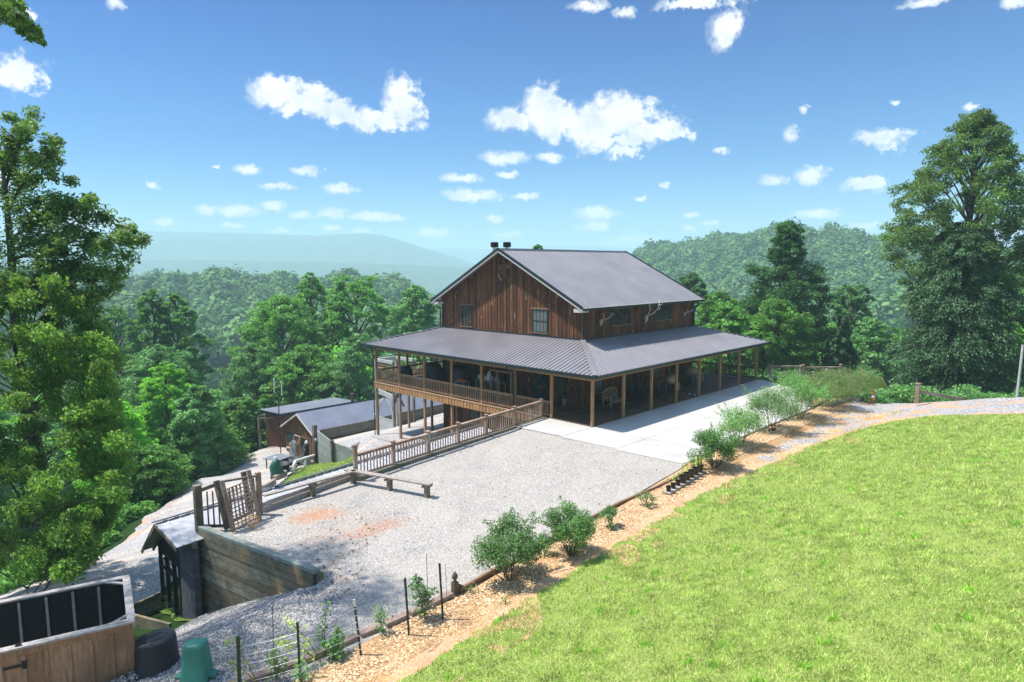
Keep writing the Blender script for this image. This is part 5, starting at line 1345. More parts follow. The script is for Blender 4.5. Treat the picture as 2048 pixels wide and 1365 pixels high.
# timber edging steps and white drain pipe
for a, b, lab in (((549, 963), (572, 951), 'short grey timber edging beam beside the green sack'), ((563, 952), (592, 938), 'middle grey timber edging beam behind the black tubs'), ((526, 982), (549, 969), 'lowest grey timber edging beam next to the gravel road'), ((600, 927), (627, 916), 'grey timber edging beam below the shed doorway')):
    pa, pb = onL(*a), onL(*b); q = MB(); q.bar(pa + Vector((0, 0, .15)), pb + Vector((0, 0, .15)), .28, .5); tag(q.build('timber_edging', M['bench'], bevel=.02), lab, 'timber')
pa, pb, pc = onL(589, 950), onL(591, 935), onL(632, 925)
t = thing('drain_pipe', 'white plastic drain pipe running down from the plank wall and bending to the ground', 'pipe', pa)
q = MB(); q.tube([pa + Vector((0, 0, 0)), pa + Vector((0, 0, .8)), pa + Vector((.15, .1, 1.0)), pc + Vector((-.3, -.3, .75)), pc + Vector((0, 0, .8))], .13, 10); q.build('pipe', M['white'], t, smooth=True)
p = onL(629, 918); q = MB(); q.bb(-.15, .3, 31.35, 31.7, -9.4, -8.1); tag(q.build('block_pier', M['white_wood']), 'small pale block pier beside the foot of the tall plank wall post', 'pier')

# ---------------------------------------------------------------- bin enclosure, tub and green lid in the near corner
bt = .6
n0 = at(262, 1240, bt); f0 = at(252, 1152, bt); dirn = (at(0, 1300, bt) - n0).normalized(); Lb = 5.2
n1 = n0 + dirn * Lb; dirf = dirn; f1 = f0 + dirf * Lb
t = thing('board_enclosure', 'open topped enclosure of brown boards and battens with a pale capping in the near corner', 'enclosure', (n0.x, n0.y, -1.6))
acr = (f0 - n0); acn = acr.normalized()
def bd(q, a, b, z0, z1, th): q.bar((a.x, a.y, (z0 + z1) / 2), (b.x, b.y, (z0 + z1) / 2), th, z1 - z0)
q = MB(); L = 0; k = 0
while L < Lb:
    a = n0 + dirn * (L + .003); b = n0 + dirn * min(L + .40, Lb); bd(q, a, b, -2.6, bt - .06, .025); L += .403
q.build('front_boards', M['bin'], t)
outn = Vector((dirn.y, -dirn.x, 0)); outn = outn if outn.dot(acn) < 0 else -outn
q = MB(); L = .0
while L < Lb:
    a = n0 + dirn * (L - .045) + outn * .026; b = n0 + dirn * (L + .045) + outn * .026; bd(q, a, b, -2.5, bt - .22, .045); L += .403
bd(q, n0 + outn * .03, n0 + dirn * Lb + outn * .03, bt - .21, bt - .05, .06)
bd(q, n0 + dirn * -.02 + outn * .035, n0 + dirn * .13 + outn * .035, -2.5, bt - .05, .03)
q.build('battens', M['bin'], t)
q = MB(); L = 0; AL = acr.length
while L < AL: 
    bd(q, n0 + acn * (L + .003), n0 + acn * min(L + .4, AL), -2.9, bt - .06, .025); L += .403
q.build('end_boards', M['bin'], t)
q = MB(); inn = -dirn
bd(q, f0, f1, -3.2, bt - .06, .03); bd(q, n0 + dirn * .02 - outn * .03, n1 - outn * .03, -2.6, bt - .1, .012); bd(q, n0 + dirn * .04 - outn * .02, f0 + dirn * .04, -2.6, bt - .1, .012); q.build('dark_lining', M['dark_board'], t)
q = MB()
for k in range(9):
    a = f0 + dirf * (.55 * k + .62); q.bar((a.x, a.y, -2.4), (a.x, a.y, bt - .12), .06, .05)
    q.V = q.V[:-8] + [tuple(Vector(v) + outn * .05) for v in q.V[-8:]]
q.build('studs', M['bintop'], t)
q = MB(); bd(q, n0 + dirn * -.07, n1, bt - .055, bt - .01, .19); bd(q, f0 + dirf * -.07, f1, bt - .055, bt - .01, .17); bd(q, n0 - dirn * .0 + acn * .1, f0 + acn * -.09, bt - .053, bt - .012, .17)
q.bar(n0 + dirn * .04 + acn * .03 + Vector((0, 0, -.008)), n0 + dirn * .45 + acn * .03 + Vector((0, 0, -.008)), .1, .03)
for s, c0_, sg in ((1, n0, 1), (1, f0, -1)):
    q.bar(c0_ + dirn * .5 + Vector((0, 0, -.045)), c0_ + acn * sg * .42 + Vector((0, 0, -.045)), .09, .03)
q.build('capping', M['bintop'], t)
hp = n0 + dirn * 2.02
hg = MB(); o_ = outn * .055
hg.add([hp + o_ + Vector((0, 0, -.02)) + dirn * -.07 + Vector((0, 0, -.33)), hp + o_ + dirn * .02 + Vector((0, 0, -.33)), hp + o_ + dirn * .02 + Vector((0, 0, -.52)), hp + o_ + dirn * -.07 + Vector((0, 0, -.52))], [(0, 1, 2, 3)])
hg.bar(hp + o_ + Vector((0, 0, -.43)), hp + o_ + dirn * .34 + Vector((0, 0, -.43)), .012, .05); hg.bar(hp + o_ + dirn * -.02 + Vector((0, 0, -.34)), hp + o_ + dirn * -.02 + Vector((0, 0, -.52)), .03, .03)
hg.build('hinge', M['black'], t)
q = MB(); q.tube([hp + Vector((0, 0, 0)), hp + dirn * .08 + Vector((0, 0, .03)), hp + dirn * .1 + Vector((0, 0, 0))], .025, 8); q.build('latch', M['iron'], t)

p = at(317, 1362, -1.0); t = thing('stock_tub', 'black rubber stock tub standing upside down between the enclosure and the green plastic tub', 'tub', p, R(8)); t.scale = (.88, .95, 1.12)
q = MB(); n = 32; prof = [(1.02, 0), (1.04, .05), (.98, .07), (.86, .86), (.85, .93), (.82, .955), (.05, .97)]; V = []
for f_, z in prof:
    for k in range(n): a = 2 * math.pi * k / n; V.append((.58 * f_ * math.cos(a), .46 * f_ * math.sin(a), z))
q.add(V, [(i * n + k, i * n + (k + 1) % n, (i + 1) * n + (k + 1) % n, (i + 1) * n + k) for i in range(len(prof) - 1) for k in range(n)] + [tuple((len(prof) - 1) * n + k for k in range(n)), tuple(range(n))])
q.build('shell', M['plastic_black'], t, world=False, smooth=True)
q = MB(); q.tube([(.30 * math.cos(a), .15 * math.sin(a), .968) for a in [2 * math.pi * k / 24 for k in range(25)]], .008, 5, False); q.build('moulded_ring', M['plastic_black'], t, world=False)
p = at(396, 1372, -.75); t = thing('plastic_tub', 'upturned green plastic tub standing beside the black stock tub', 'tub', p, R(-40)); t.scale = (1.02, 1.02, 1.15)
def rrect(w, d, r_, z, n=5):
    out = []
    for cx, cy, a0 in ((w / 2 - r_, d / 2 - r_, 0), (-w / 2 + r_, d / 2 - r_, 90), (-w / 2 + r_, -d / 2 + r_, 180), (w / 2 - r_, -d / 2 + r_, 270)):
        for k in range(n): a = R(a0 + 90 * k / (n - 1)); out.append((cx + r_ * math.cos(a), cy + r_ * math.sin(a), z))
    return out
q = MB(); secs = [rrect(.66, .62, .1, 0), rrect(.66, .62, .1, .05), rrect(.60, .56, .1, .07), rrect(.46, .42, .1, .82), rrect(.43, .39, .1, .88), rrect(.34, .3, .1, .91)]
V = [v for s_ in secs for v in s_]; n = len(secs[0])
q.add(V, [(i * n + k, i * n + (k + 1) % n, (i + 1) * n + (k + 1) % n, (i + 1) * n + k) for i in range(len(secs) - 1) for k in range(n)] + [tuple((len(secs) - 1) * n + k for k in range(n)), tuple(range(n - 1, -1, -1))])
q.build('shell', M['plastic_green'], t, world=False, smooth=True)
q = MB(); q.box((0, 0, .03), (.9, .5, .06)); q.box((0, -.05, .25), (.86, .18, .06)); q.build('wings', M['plastic_green'], t, world=False, bevel=.02)

# ---------------------------------------------------------------- wire fence of steel posts
gz = lambda x, y: float(zU(x, y)) + .03
def onU(px, py, z0=0):
    z = z0
    for _ in range(12): p = at(px, py, z); z = gz(p.x, p.y)
    return Vector((p.x, p.y, z))
posts = [((480, 1395), (476, 1274), .045), ((600, 1362), (595, 1246), .03), ((722, 1312), (708, 1200), .03), ((818, 1272), (810, 1158), .03), ((886, 1240), (879, 1128), .03)]
wf = thing('wire_fence', 'low wire mesh fence on dark green steel posts beside the berry plants', 'fence', onU(600, 1362))
tops = []
for k, (b, tp, w) in enumerate(posts):
    pb = onU(*b); d = CF + CR * (tp[0] - 1024) / F - CU * (tp[1] - 682.5) / F
    # top of the post: the point on that sight line nearest in depth to its foot
    dep = (pb - Vector(CAM)).dot(Vector(CF)); pt = Vector(CAM + d * (dep - .15)); tops.append((pb, pt))
    q = MB(); dx = .05 if k else .075
    ax = (pt - pb).normalized(); q.bar(pb - ax * .2, pt, dx, .012, up=Vector(CF)); q.bar(pb - ax * .2 + Vector(CF) * .02, pt + Vector(CF) * .02, .012, .045, up=Vector(CF)); po = q.build('steel_post', M['tpost'], wf)
    q = MB(); q.bar(pt - ax * .16, pt + ax * .01, dx + .006, .018, up=Vector(CF)); 
    for j in range(7): c0_ = pb.lerp(pt, .12 + j * .12); q.bar(c0_ - ax * .008, c0_ + ax * .008, dx + .01, .02, up=Vector(CF))
    q.build('lugs', M['white' if k == 2 else 'tpost'], po)
q = MB()
for (a, a2), (b, b2) in zip(tops, tops[1:]):
    n = 24
    for j in range(6):
        f_ = .08 + j * .15; q.tube([a.lerp(a2, f_), (a.lerp(a2, f_) + b.lerp(b2, f_)) / 2 + Vector((0, 0, -.03)), b.lerp(b2, f_)], .003, 3, False)
    for j in range(1, n): f_ = j / n; u0, u1 = a.lerp(b, f_), a2.lerp(b2, f_); q.tube([u0.lerp(u1, .06), u0.lerp(u1, .84)], .0018, 3, False)
q.build('wire', M['galv'], wf)
for px, py, tp, lab in ((548, 1340, 1212, 'thin green stake between the first two steel fence posts'), (856, 1210, 1108, 'thin green stake near the far end of the wire fence'), (814, 1222, 1150, 'short thin stake beside the fourth steel fence post'), (894, 1226, 1128, 'thin tan cane beside the last steel fence post')):
    a = onU(px, py); dep = (a - Vector(CAM)).dot(Vector(CF)); d = CF + CR * (px - 3 - 1024) / F - CU * (tp - 682.5) / F; b = Vector(CAM + d * dep)
    q = MB(); q.tube([a, b], .008, 6); tag(q.build('garden_stake', M['tpost'] if 'green' in lab else M['teak']), lab, 'stake', 'garden stakes along the wire fence')
# timber and stone edging of the bed
def edging(name, pts, label, mat, w=.12, h=.14, cat='edging', gap=.02):
    for i in range(len(pts) - 1): pass
    q = MB()
    for a, b in zip(pts, pts[1:]):
        d = (b - a).normalized(); q.bar(a + d * gap + Vector((0, 0, h / 2 - .05)), b - d * gap + Vector((0, 0, h / 2 - .05)), w, h)
    return tag(q.build(name, M[mat], bevel=.012), label, cat)
E1 = [onU(px, py) for px, py in ((918, 1184), (985, 1145), (1080, 1094), (1160, 1050), (1240, 1008), (1310, 978), (1368, 950))]
edging('timber_edging', E1, 'brown timber edging between the gravel yard and the mulch bed', 'trimwood', .09, .14)
E2 = [Vector((x, bedline(x) + .02, -.02)) for x in (-2.2, 0, 3, 6, 9, 12, 16)]
edging('timber_edging', E2, 'dark timber edging between the concrete drive and the shrub bed', 'oldplank', .12, .12)
st = [(905, 1190), (862, 1212), (818, 1232), (768, 1254), (718, 1275), (664, 1300), (607, 1324), (548, 1346), (487, 1366), (430, 1386)]
M['edgestone'] = wood('edgestone', (.33, .23, .19), (.46, .33, .27), (.28, .2, .17), stretch=(3, 3, 3))
for i, (a, b) in enumerate(zip(st, st[1:])):
    pa, pb = onU(*a), onU(*b); d = (pb - pa).normalized(); q = MB(); q.bar(pa + d * .04 + Vector((0, 0, .04)), pb - d * .04 + Vector((0, 0, .04)), .22, .14)
    o = q.build('edging_stone', M['edgestone'], bevel=.03); tag(o, ('nearest', 'second', 'third', 'fourth', 'fifth', 'sixth', 'seventh', 'eighth', 'ninth')[8 - i] + ' reddish edging stone from the frame bottom along the wire fence bed', 'stone', 'edging stones along the wire fence bed')
# turned finial post and corner stub
p = onU(910, 1186); t = thing('finial_post', 'short wooden post with a turned pointed finial at the end of the timber edging', 'post', p)
q = MB(); q.box((0, 0, .1), (.15, .15, .42)); q.prism([(.075, -.03, .0), (.36, -.03, .0), (.30, -.03, .1), (.075, -.03, .26)], (0, .06, 0)); q.build('shaft', M['oldpost'], t, world=False, bevel=.008)
q = MB(); q.lathe([(.075, .31), (.045, .34), (.04, .37), (.075, .41), (.085, .46), (.06, .53), (.015, .6)], (0, 0, 0), 14); q.build('finial', M['bone_tan' if False else 'oldpost'], t, world=False, smooth=True)
p = onU(1399, 941); t = thing('corner_stub', 'weathered wooden stub post at the corner of the concrete drive behind the pots', 'post', p)
q = MB(); q.box((0, 0, .3), (.14, .14, .66)); q.build('shaft', M['oldpost'], t, world=False)
q = MB(); q.lathe([(.07, .635), (.08, .68), (.02, .8)], (0, 0, 0), 10); q.build('finial', M['oldpost'], t, world=False)

# ---------------------------------------------------------------- plants
def leaf_quads(C, size, rr, up=.35, aspect=.5, fold=.2, dirs=None, dw=0):
    n = len(C); ax = rr.normal(0, 1, (n, 3)); ax[:, 2] *= .6
    if dirs is not None: ax = ax * (1 - dw) + dirs * dw * 1.7
    ax /= np.linalg.norm(ax, axis=1, keepdims=True)
    nn = rr.normal(0, 1, (n, 3)); nn[:, 2] = np.abs(nn[:, 2]) + up * 2
    sd = np.cross(ax, nn); sd /= np.linalg.norm(sd, axis=1, keepdims=True) + 1e-9; nn = np.cross(sd, ax)
    s = size * rr.uniform(.6, 1.35, (n, 1)); w = s * aspect * .5
    a = C - ax * s * .5; b = C + ax * s * .5; m = C + ax * s * .05
    V = np.stack([a, m + sd * w + nn * s * fold * .5, b - nn * s * .08, m - sd * w + nn * s * fold * .5], 1).reshape(-1, 3)
    return V
def clump_points(c, r3, n, rr, shell=.45):
    d = rr.normal(0, 1, (n, 3)); d /= np.linalg.norm(d, axis=1, keepdims=True)
    k = rr.uniform(0, 1, (n, 1)) ** shell
    return np.asarray(c)[None] + d * k * np.asarray(r3)[None]
def leafmesh(name, V, mat, parent):
    return link(name, np_mesh(name, V, np.arange(len(V)).reshape(-1, 4)), mat, parent)
def bush(name, label, cat, p, r_, h, n, size, mat, seed, stems=9, open_=.5, group=None, squash=1.0, clumps=16, top_up=0):
    n = int(n * 1.5)
    rr = np.random.default_rng(seed); t = thing(name, label, cat, p, 0, group); q = MB(); pts = []
    for k in range(clumps):
        a = k * 2.4 + rr.uniform(-.4, .4); f_ = math.sqrt((k + .5) / clumps) * .85; z = h * (rr.uniform(.35, 1.0) if k % 3 else rr.uniform(.7, 1.05)) * (1 - .28 * f_ ** 2)
        c = np.array([r_ * f_ * math.cos(a), r_ * f_ * math.sin(a) * squash, z + top_up * (k == 0)])
        pts.append(clump_points(c, (r_ * .34, r_ * .34, h * .22), n // clumps, rr, open_))
        root = np.array([rr.uniform(-.12, .12) * r_, rr.uniform(-.12, .12) * r_, -.03]); mid = root * .5 + c * .5 + np.array([0, 0, -.08 * h])
        if k < stems or k % 2: q.tube([root, root + (mid - root) * .6, mid, c], [.018, .014, .011, .004], 5, False)
    # shoots sticking out
    for k in range(clumps // 2):
        a = rr.uniform(0, 6.28); c = np.array([r_ * .8 * math.cos(a), r_ * .8 * math.sin(a) * squash, h * rr.uniform(.7, 1.0)]); d = np.array([math.cos(a) * .3, math.sin(a) * .3, rr.uniform(.1, .45)]) * r_
        m_ = max(8, n // 140); pts.append(c[None] + d[None] * np.linspace(-.6, 1, m_)[:, None] + rr.normal(0, .03 * r_, (m_, 3)))
    q.build('stems', M['twig'], t, world=False)
    leafmesh('foliage', leaf_quads(np.concatenate(pts), size * 1.25, rr), M[mat], t)
    return t
bush('shrub', 'largest leafy green shrub in the near part of the mulch bed', 'shrub', onU(1020, 1160), 1.05, 1.55, 6500, .055, 'leaf_bush', 1, clumps=20)
bush('shrub', 'rounded green shrub just beyond the largest one in the mulch bed', 'shrub', onU(1140, 1112), .88, 1.35, 6500, .052, 'leaf_bush', 2, clumps=17)
bush('shrub', 'small pale shrub on bare stems right of the two big near shrubs', 'shrub', onU(1219, 1055), .34, .62, 1100, .045, 'leaf_bush2', 3, clumps=9)
bush('shrub', 'sparse low shrub beside the board of potted seedlings', 'shrub', onU(1293, 1012), .42, .50, 380, .05, 'leaf_bush2', 4, clumps=8)
row = [(1428, 934, 1.05, 1.6, 'leaf_bush', 'green shrub nearest the potted seedlings in the row beside the drive', 5200),
       (1480, 893, 1.15, 1.7, 'leaf_bush2', 'open grey green shrub second in the row beside the drive', 4200),
       (1545, 862, 1.45, 2.05, 'leaf_bush2', 'tall loose shrub third in the row beside the drive', 5200),
       (1600, 838, 1.65, 2.25, 'leaf_bush', 'bushy green shrub fourth in the row beside the drive', 6500),
       (1655, 815, 1.8, 2.2, 'leaf_redbush', 'wide reddish green shrub at the far end of the row beside the drive', 6500),
       (1700, 800, 1.5, 1.9, 'leaf_redbush', 'round reddish shrub by the low timbers near the traffic cone', 4200)]
for k, (px, py, r_, h_, mt, lab, n_) in enumerate(row):
    bush('shrub', lab, 'shrub', onU(px, py), r_, h_, n_, .065, mt, 20 + k, clumps=18)
def cane(name, label, p, h, n, mat, seed, lean=(0, 0), spread=.35, size=.075, stems=5):
    rr = np.random.default_rng(seed); t = thing(name, label, 'plant', p, 0, 'berry plants along the wire fence'); q = MB(); pts = []
    for k in range(stems):
        a = rr.uniform(0, 6.28); hh = h * rr.uniform(.45, 1.0) if k else h; ex = spread * rr.uniform(.3, 1)
        P_ = [np.array([0, 0, -.03]), np.array([math.cos(a) * ex * .25 + lean[0] * .4, math.sin(a) * ex * .25 + lean[1] * .4, hh * .5]), np.array([math.cos(a) * ex * .6 + lean[0] * .8, math.sin(a) * ex * .6 + lean[1] * .8, hh * .85]), np.array([math.cos(a) * ex + lean[0], math.sin(a) * ex + lean[1], hh])]
        q.tube(P_, [.010, .008, .006, .002], 5, False)
        for i in range(n // stems):
            u = rr.uniform(.12, 1) ** .8 * 3; s_ = int(min(u, 2.999)); b = P_[s_] * (1 - (u - s_)) + P_[s_ + 1] * (u - s_); pts.append(b + rr.normal(0, .05 + .03 * (3 - u), 3))
    q.build('canes', M['twig'], t, world=False)
    leafmesh('foliage', leaf_quads(np.array(pts), size, rr, aspect=.75), M[mat], t)
cane('berry_plant', 'leafy berry plant tied to the last two steel fence posts', onU(850, 1238), 1.05, 620, 'leaf_bush', 1, spread=.42, size=.08, stems=8)
cane('berry_plant', 'small berry plant with a tuft of leaves between the third and fourth steel posts', onU(765, 1268), .62, 150, 'leaf_bush', 2, spread=.15)
cane('berry_plant', 'broad leafy berry plant between the second and third steel posts', onU(668, 1318), .6, 420, 'leaf_bush', 3, spread=.4, size=.09, stems=7)
cane('berry_plant', 'tall thin berry cane rising above the broad leafy plant', onU(650, 1312), 1.25, 120, 'leaf_bush2', 4, spread=.12, stems=3)
cane('berry_plant', 'yellowing berry cane leaning left toward the second steel post', onU(645, 1325), 1.25, 150, 'leaf_yellow', 5, lean=(-.75, .35), spread=.15, stems=3)
cane('berry_plant', 'berry plant at the foot of the second steel post', onU(604, 1368), .5, 110, 'leaf_bush', 6, spread=.2)
cane('berry_plant', 'bright berry plant at the bottom edge between the first two steel posts', onU(552, 1362), .75, 210, 'leaf_bush2', 7, spread=.25, stems=6)
cane('berry_plant', 'yellow leaved shoot reaching over the green plastic seat', onU(520, 1378), 1.15, 90, 'leaf_yellow', 8, lean=(-.35, .25), spread=.2, stems=3)
for px, py, s_ in ((940, 1186, 9), (1010, 1210, 10)):
    cane('weed', 'x', onU(px, py), .22, 60, 'leaf_bush', s_, spread=.12, size=.05, stems=3)
wl = [o for o in bpy.data.objects if o.name.startswith('weed')]
for o, l in zip(wl, ('small green weed in the mulch right of the finial post', 'small green weed in the mulch below the largest shrub')): o['label'] = l; o['group'] = 'weeds in the mulch'
# seedlings in pots on a board
pa, pb = onU(1332, 990), onU(1405, 945)
q = MB()
for s in (-.085, .085):
    d = (pb - pa).normalized(); sd = Vector((-d.y, d.x, 0)); q.bar(pa + sd * s + Vector((0, 0, .06)), pb + sd * s + Vector((0, 0, .06)), .16, .05)
tag(q.build('plank_board', M['bench']), 'pair of grey boards on the mulch carrying the row of potted seedlings', 'board')
words_p = ['nearest small black pot', 'second small black pot', 'third black pot', 'fourth brown pot, the widest', 'fifth brown pot', 'sixth brown pot', 'seventh brown pot', 'farthest brown pot']
for k in range(8):
    f_ = .06 + k * .122; c = pa.lerp(pb, f_); big = k > 2; r_ = .10 if not big else (.165 if k == 3 else .145); h_ = .2 if not big else .30
    t = thing('potted_seedling', words_p[k] + ' holding a yellow green seedling on the grey boards', 'potted plant', c + Vector((0, 0, .086)), 0, 'potted seedlings on the boards')
    q = MB(); q.lathe([(r_ * .75, 0), (r_ * .98, h_ * .86), (r_ * 1.08, h_ * .87), (r_ * 1.08, h_), (r_ * .93, h_), (r_ * .9, h_ * .9)], (0, 0, 0), 18); q.build('pot', M['pot' if big else 'potblack'], t, world=False, smooth=False)
    q = MB(); q.lathe([(r_ * .9, h_ * .88), (r_ * .9, h_ * .9)], (0, 0, 0), 16); q.build('soil', M['soil'], t, world=False)
    rr = np.random.default_rng(k + 50); pts = np.concatenate([clump_points((rr.uniform(-.03, .03), rr.uniform(-.03, .03), h_ + .1 + .09 * j), (.08, .08, .08), 26, rr, .6) for j in range(3 if not big else 4)])
    leafmesh('seedling', leaf_quads(pts, .05, rr), M['leaf_yellow' if k % 3 != 2 else 'leaf_bush2'], t)

# ---------------------------------------------------------------- right hand side: posts, rails, cone, lamp
def picket(name, label, px, pbot, ptop, w=.14, fin=None, mat='deckgrey', depth=None):
    p = onU(px, pbot) if depth is None else atd(px, pbot, depth)
    dep = (p - Vector(CAM)).dot(Vector(CF)); h = (pbot - ptop) * dep / F
    t = thing(name, label, 'post', p); q = MB(); q.box((0, 0, h / 2 - .15), (w, w, h + .3)); q.build('shaft', M[mat], t, world=False)
    q = MB()
    if fin: q.lathe([(w * .4, h), (w * .6, h + .08), (w * .5, h + .16), (w * .1, h + .28)], (0, 0, 0), 12)
    else: q.box((0, 0, h + .025), (w + .06, w + .06, .05))
    q.build('cap', M[mat], t, world=False); return t, p, h
rf_ = thing('picket_railing', 'grey wooden railing with thin balusters just beyond the end of the concrete drive', 'railing', atd(1527, 770, 50))
za = 0
pp = [Vector((20.9, -.7, 0)), Vector((22.4, -2.6, 0)), Vector((24.4, -4.6, 0))]
for i, b in enumerate(pp):
    q = MB(); q.bb(b.x - .08, b.x + .08, b.y - .08, b.y + .08, -.9, 1.12); q.build('post', M['deckgrey'], rf_)
    q = MB(); q.bb(b.x - .11, b.x + .11, b.y - .11, b.y + .11, 1.121, 1.17); q.build('cap', M['deckgrey'], rf_)
rail_bay(rf_, pp[0], pp[1], 1.05, .1, 'deckgrey', .18, .16, .04); rail_bay(rf_, pp[1], pp[2], .98, .1, 'deckgrey', .18, .16, .04)
picket('round_post', 'rounded pale post top standing behind the grey picket railing', 1600, 760, 737, .26, True, 'bench', 54)
picket('fence_post', 'low capped post at the right end of the grey picket railing', 1624, 760, 745, .2, None, 'deckgrey', 52)
picket('finial_post', 'wooden post with a pointed peak rising behind the far shrubs', 1652, 765, 742, .3, True, 'deckgrey', 50)
picket('fence_post', 'capped square post rising behind the reddish shrub', 1722, 785, 742, .16, None, 'deckgrey', 47)
# lamp
t = thing('lamp_post', 'black round lantern on a short pole beside the last porch post', 'lamp', (20.9, -.2, -.2))
q = MB(); q.tube([(20.9, -.2, -.5), (20.9, -.2, 1.55)], .035, 8); q.build('pole', M['black'], t)
q = MB(); q.lathe([(.05, 1.55), (.16, 1.66), (.2, 1.82), (.19, 1.98), (.1, 2.1), (.03, 2.2)], (20.9, -.2, 0), 14); q.build('lantern', M['black'], t)
# traffic cone, small black post, low timbers
p = onU(1746, 806); t = thing('traffic_cone', 'orange traffic cone with a white band standing where the drive meets the bed', 'cone', p)
q = MB(); q.box((0, 0, .02), (.42, .42, .04)); q.build('base', M['orange'], t, world=False)
q = MB(); q.lathe([(.16, .041), (.115, .34)], (0, 0, 0), 18); q.lathe([(.09, .50), (.035, .86), (.02, .87)], (0, 0, 0), 18); q.build('cone', M['orange'], t, world=False, smooth=False)
q = MB(); q.lathe([(.115, .341), (.09, .499)], (0, 0, 0), 18); q.build('band', M['white'], t, world=False)
p = onU(1759, 799); t = thing('short_post', 'small black post with a knob top right behind the traffic cone', 'post', p)
q = MB(); q.tube([(0, 0, -.1), (0, 0, .55), (0, 0, .6)], [.07, .09, .12], 10); q.build('shaft', M['black'], t, world=False)
q = MB(); q.lathe([(.09, .6), (.15, .7), (.1, .82), (.02, .86)], (.03, 0, 0), 10); q.build('knob', M['black'], t, world=False)
for a, b, lab in (((1660, 812), (1706, 800), 'pale low timber at the end of the drive under the reddish shrubs'), ((1712, 806), (1742, 801), 'short pale timber between the reddish shrub and the traffic cone')):
    pa_, pb_ = onU(*a), onU(*b); q = MB(); q.bar(pa_ + Vector((0, 0, .1)), pb_ + Vector((0, 0, .1)), .3, .22); tag(q.build('low_timber', M['bench'], bevel=.01), lab, 'timber')
p1 = Vector((15.6, -12.6, 0)); 
t, pq, hh = picket('fence_post', 'square capped fence post standing alone where the drive crests', 1834, 797, 768, .2, None, 'deckgrey', 38.5)
e_ = atd(1930, 792, 40); q = MB(); q.bar(pq + Vector((0, 0, .42)), e_ + Vector((0, 0, -.25)), .05, .16); tag(q.build('fence_rail', M['deckgrey']), 'grey fence rail sagging away to the right of the lone capped post', 'rail')
# leaning utility pole
pb_ = atd(2032, 812, 42); pt_ = atd(2046, 690, 42); t = thing('utility_pole', 'pale leaning utility pole at the right edge beyond the drive', 'pole', pb_)
q = MB(); q.tube([pb_ - (pt_ - pb_) * .2, pt_], [.085, .07], 10); q.build('shaft', M['white_wood'], t)
q = MB(); q.tube([pt_ - Vector((.1, -.1, .9)), pt_ - Vector((.55, -.5, .95))], .02, 5); q.build('arm', M['iron'], t)

# ---------------------------------------------------------------- grass blades, chips and stones
def blades(name, label, n, sample, zf, hmin, hmax, mat, seed, dz=.05):
    rr = np.random.default_rng(seed); X, Y, sc = sample(rr, n); Z = zf(X, Y) + dz; n = len(X)
    a = rr.uniform(0, 2 * math.pi, n); h = rr.uniform(hmin, hmax, n) * sc; w = h * rr.uniform(.10, .2, n)
    ln = rr.uniform(.2, 1.1, n) * h; b = rr.uniform(0, 2 * math.pi, n)
    P0 = np.stack([X - np.cos(a) * w, Y - np.sin(a) * w, Z], 1); P1 = np.stack([X + np.cos(a) * w, Y + np.sin(a) * w, Z], 1); P2 = np.stack([X + np.cos(b) * ln, Y + np.sin(b) * ln, Z + h], 1)
    V = np.stack([P0, P1, P2], 1).reshape(-1, 3); o = link(name, np_mesh(name, V, np.arange(len(V)).reshape(-1, 3), 3), mat); return tag(o, label, 'grass', kind='stuff')
LP = np.array(lawn_poly)
def inpoly(poly, X, Y):
    c = np.zeros(len(X), bool); n = len(poly)
    for i in range(n):
        x0, y0 = poly[i]; x1, y1 = poly[(i + 1) % n]
        if y0 == y1: continue
        c ^= ((y0 > Y) != (y1 > Y)) & (X < (x1 - x0) * (Y - y0) / (y1 - y0) + x0)
    return c
def lawn_sample(rr, n):
    # denser near the camera, thinned with distance, only the wedge that can be seen
    d = 5.0 + 35 * rr.random(n) ** 1.25; col = rr.uniform(450, 3300, n); u = (col - 1024) / F * d
    X = CAM[0] + fwd[0] * d + rgt[0] * u; Y = CAM[1] + fwd[1] * d + rgt[1] * u
    k = inpoly(lawn_poly, X, Y); pn = np.sin(X * 1.9 + np.sin(Y * 2.3) * 1.5) * np.sin(Y * 1.6 + np.sin(X * 1.1) * 2); k &= rr.random(n) < np.clip(.9 + .1 * pn, .15, 1)
    sc = (.8 + d / 28) * (1 + .07 * pn); return X[k], Y[k], sc[k]
blades('lawn_grass', 'short bright green lawn grass covering the bank on the right', 1450000, lawn_sample, zU, .028, .065, M['grassblade'], 5)
def bank_sample(rr, n):
    X = rr.uniform(-20, 0, n); Y = rr.uniform(2, 28, n); G = [(-19, 4.8), (-20.2, 5.4), (-16.5, 8.6), (-12, 14.6), (-7.2, 22), (-2.2, 28), (-.3, 26), (-.3, 21.8), (-4, 17.7), (-8, 12.2), (-11, 8.2), (-13, 5.4)]
    k = inpoly(G, X, Y); return X[k], Y[k], np.full(k.sum(), 2.0)
blades('bank_grass_tufts', 'rough grass on the bank between the gravel road and the yard', 60000, bank_sample, zL, .05, .12, M['grassblade'], 6)
def weed_sample(rr, n):
    X, Y, sc = lawn_sample(rr, n); k = rr.choice(len(X), 220, replace=False); cx = np.repeat(X[k], 22); cy_ = np.repeat(Y[k], 22); r_ = rr.uniform(.0, .14, len(cx)); a = rr.uniform(0, 6.28, len(cx)); return cx + r_ * np.cos(a), cy_ + r_ * np.sin(a), rr.uniform(.8, 1.6, len(cx))
M['weedblade'] = leafmat('weedblade', [(.07, .17, .02), (.14, .28, .03), (.22, .36, .04)], (.2, .4, .04), .35, .6, .6, False)
blades('lawn_weeds', 'small broad leaved weeds dotted about the lawn', 4000, weed_sample, zU, .07, .12, M['weedblade'], 15)
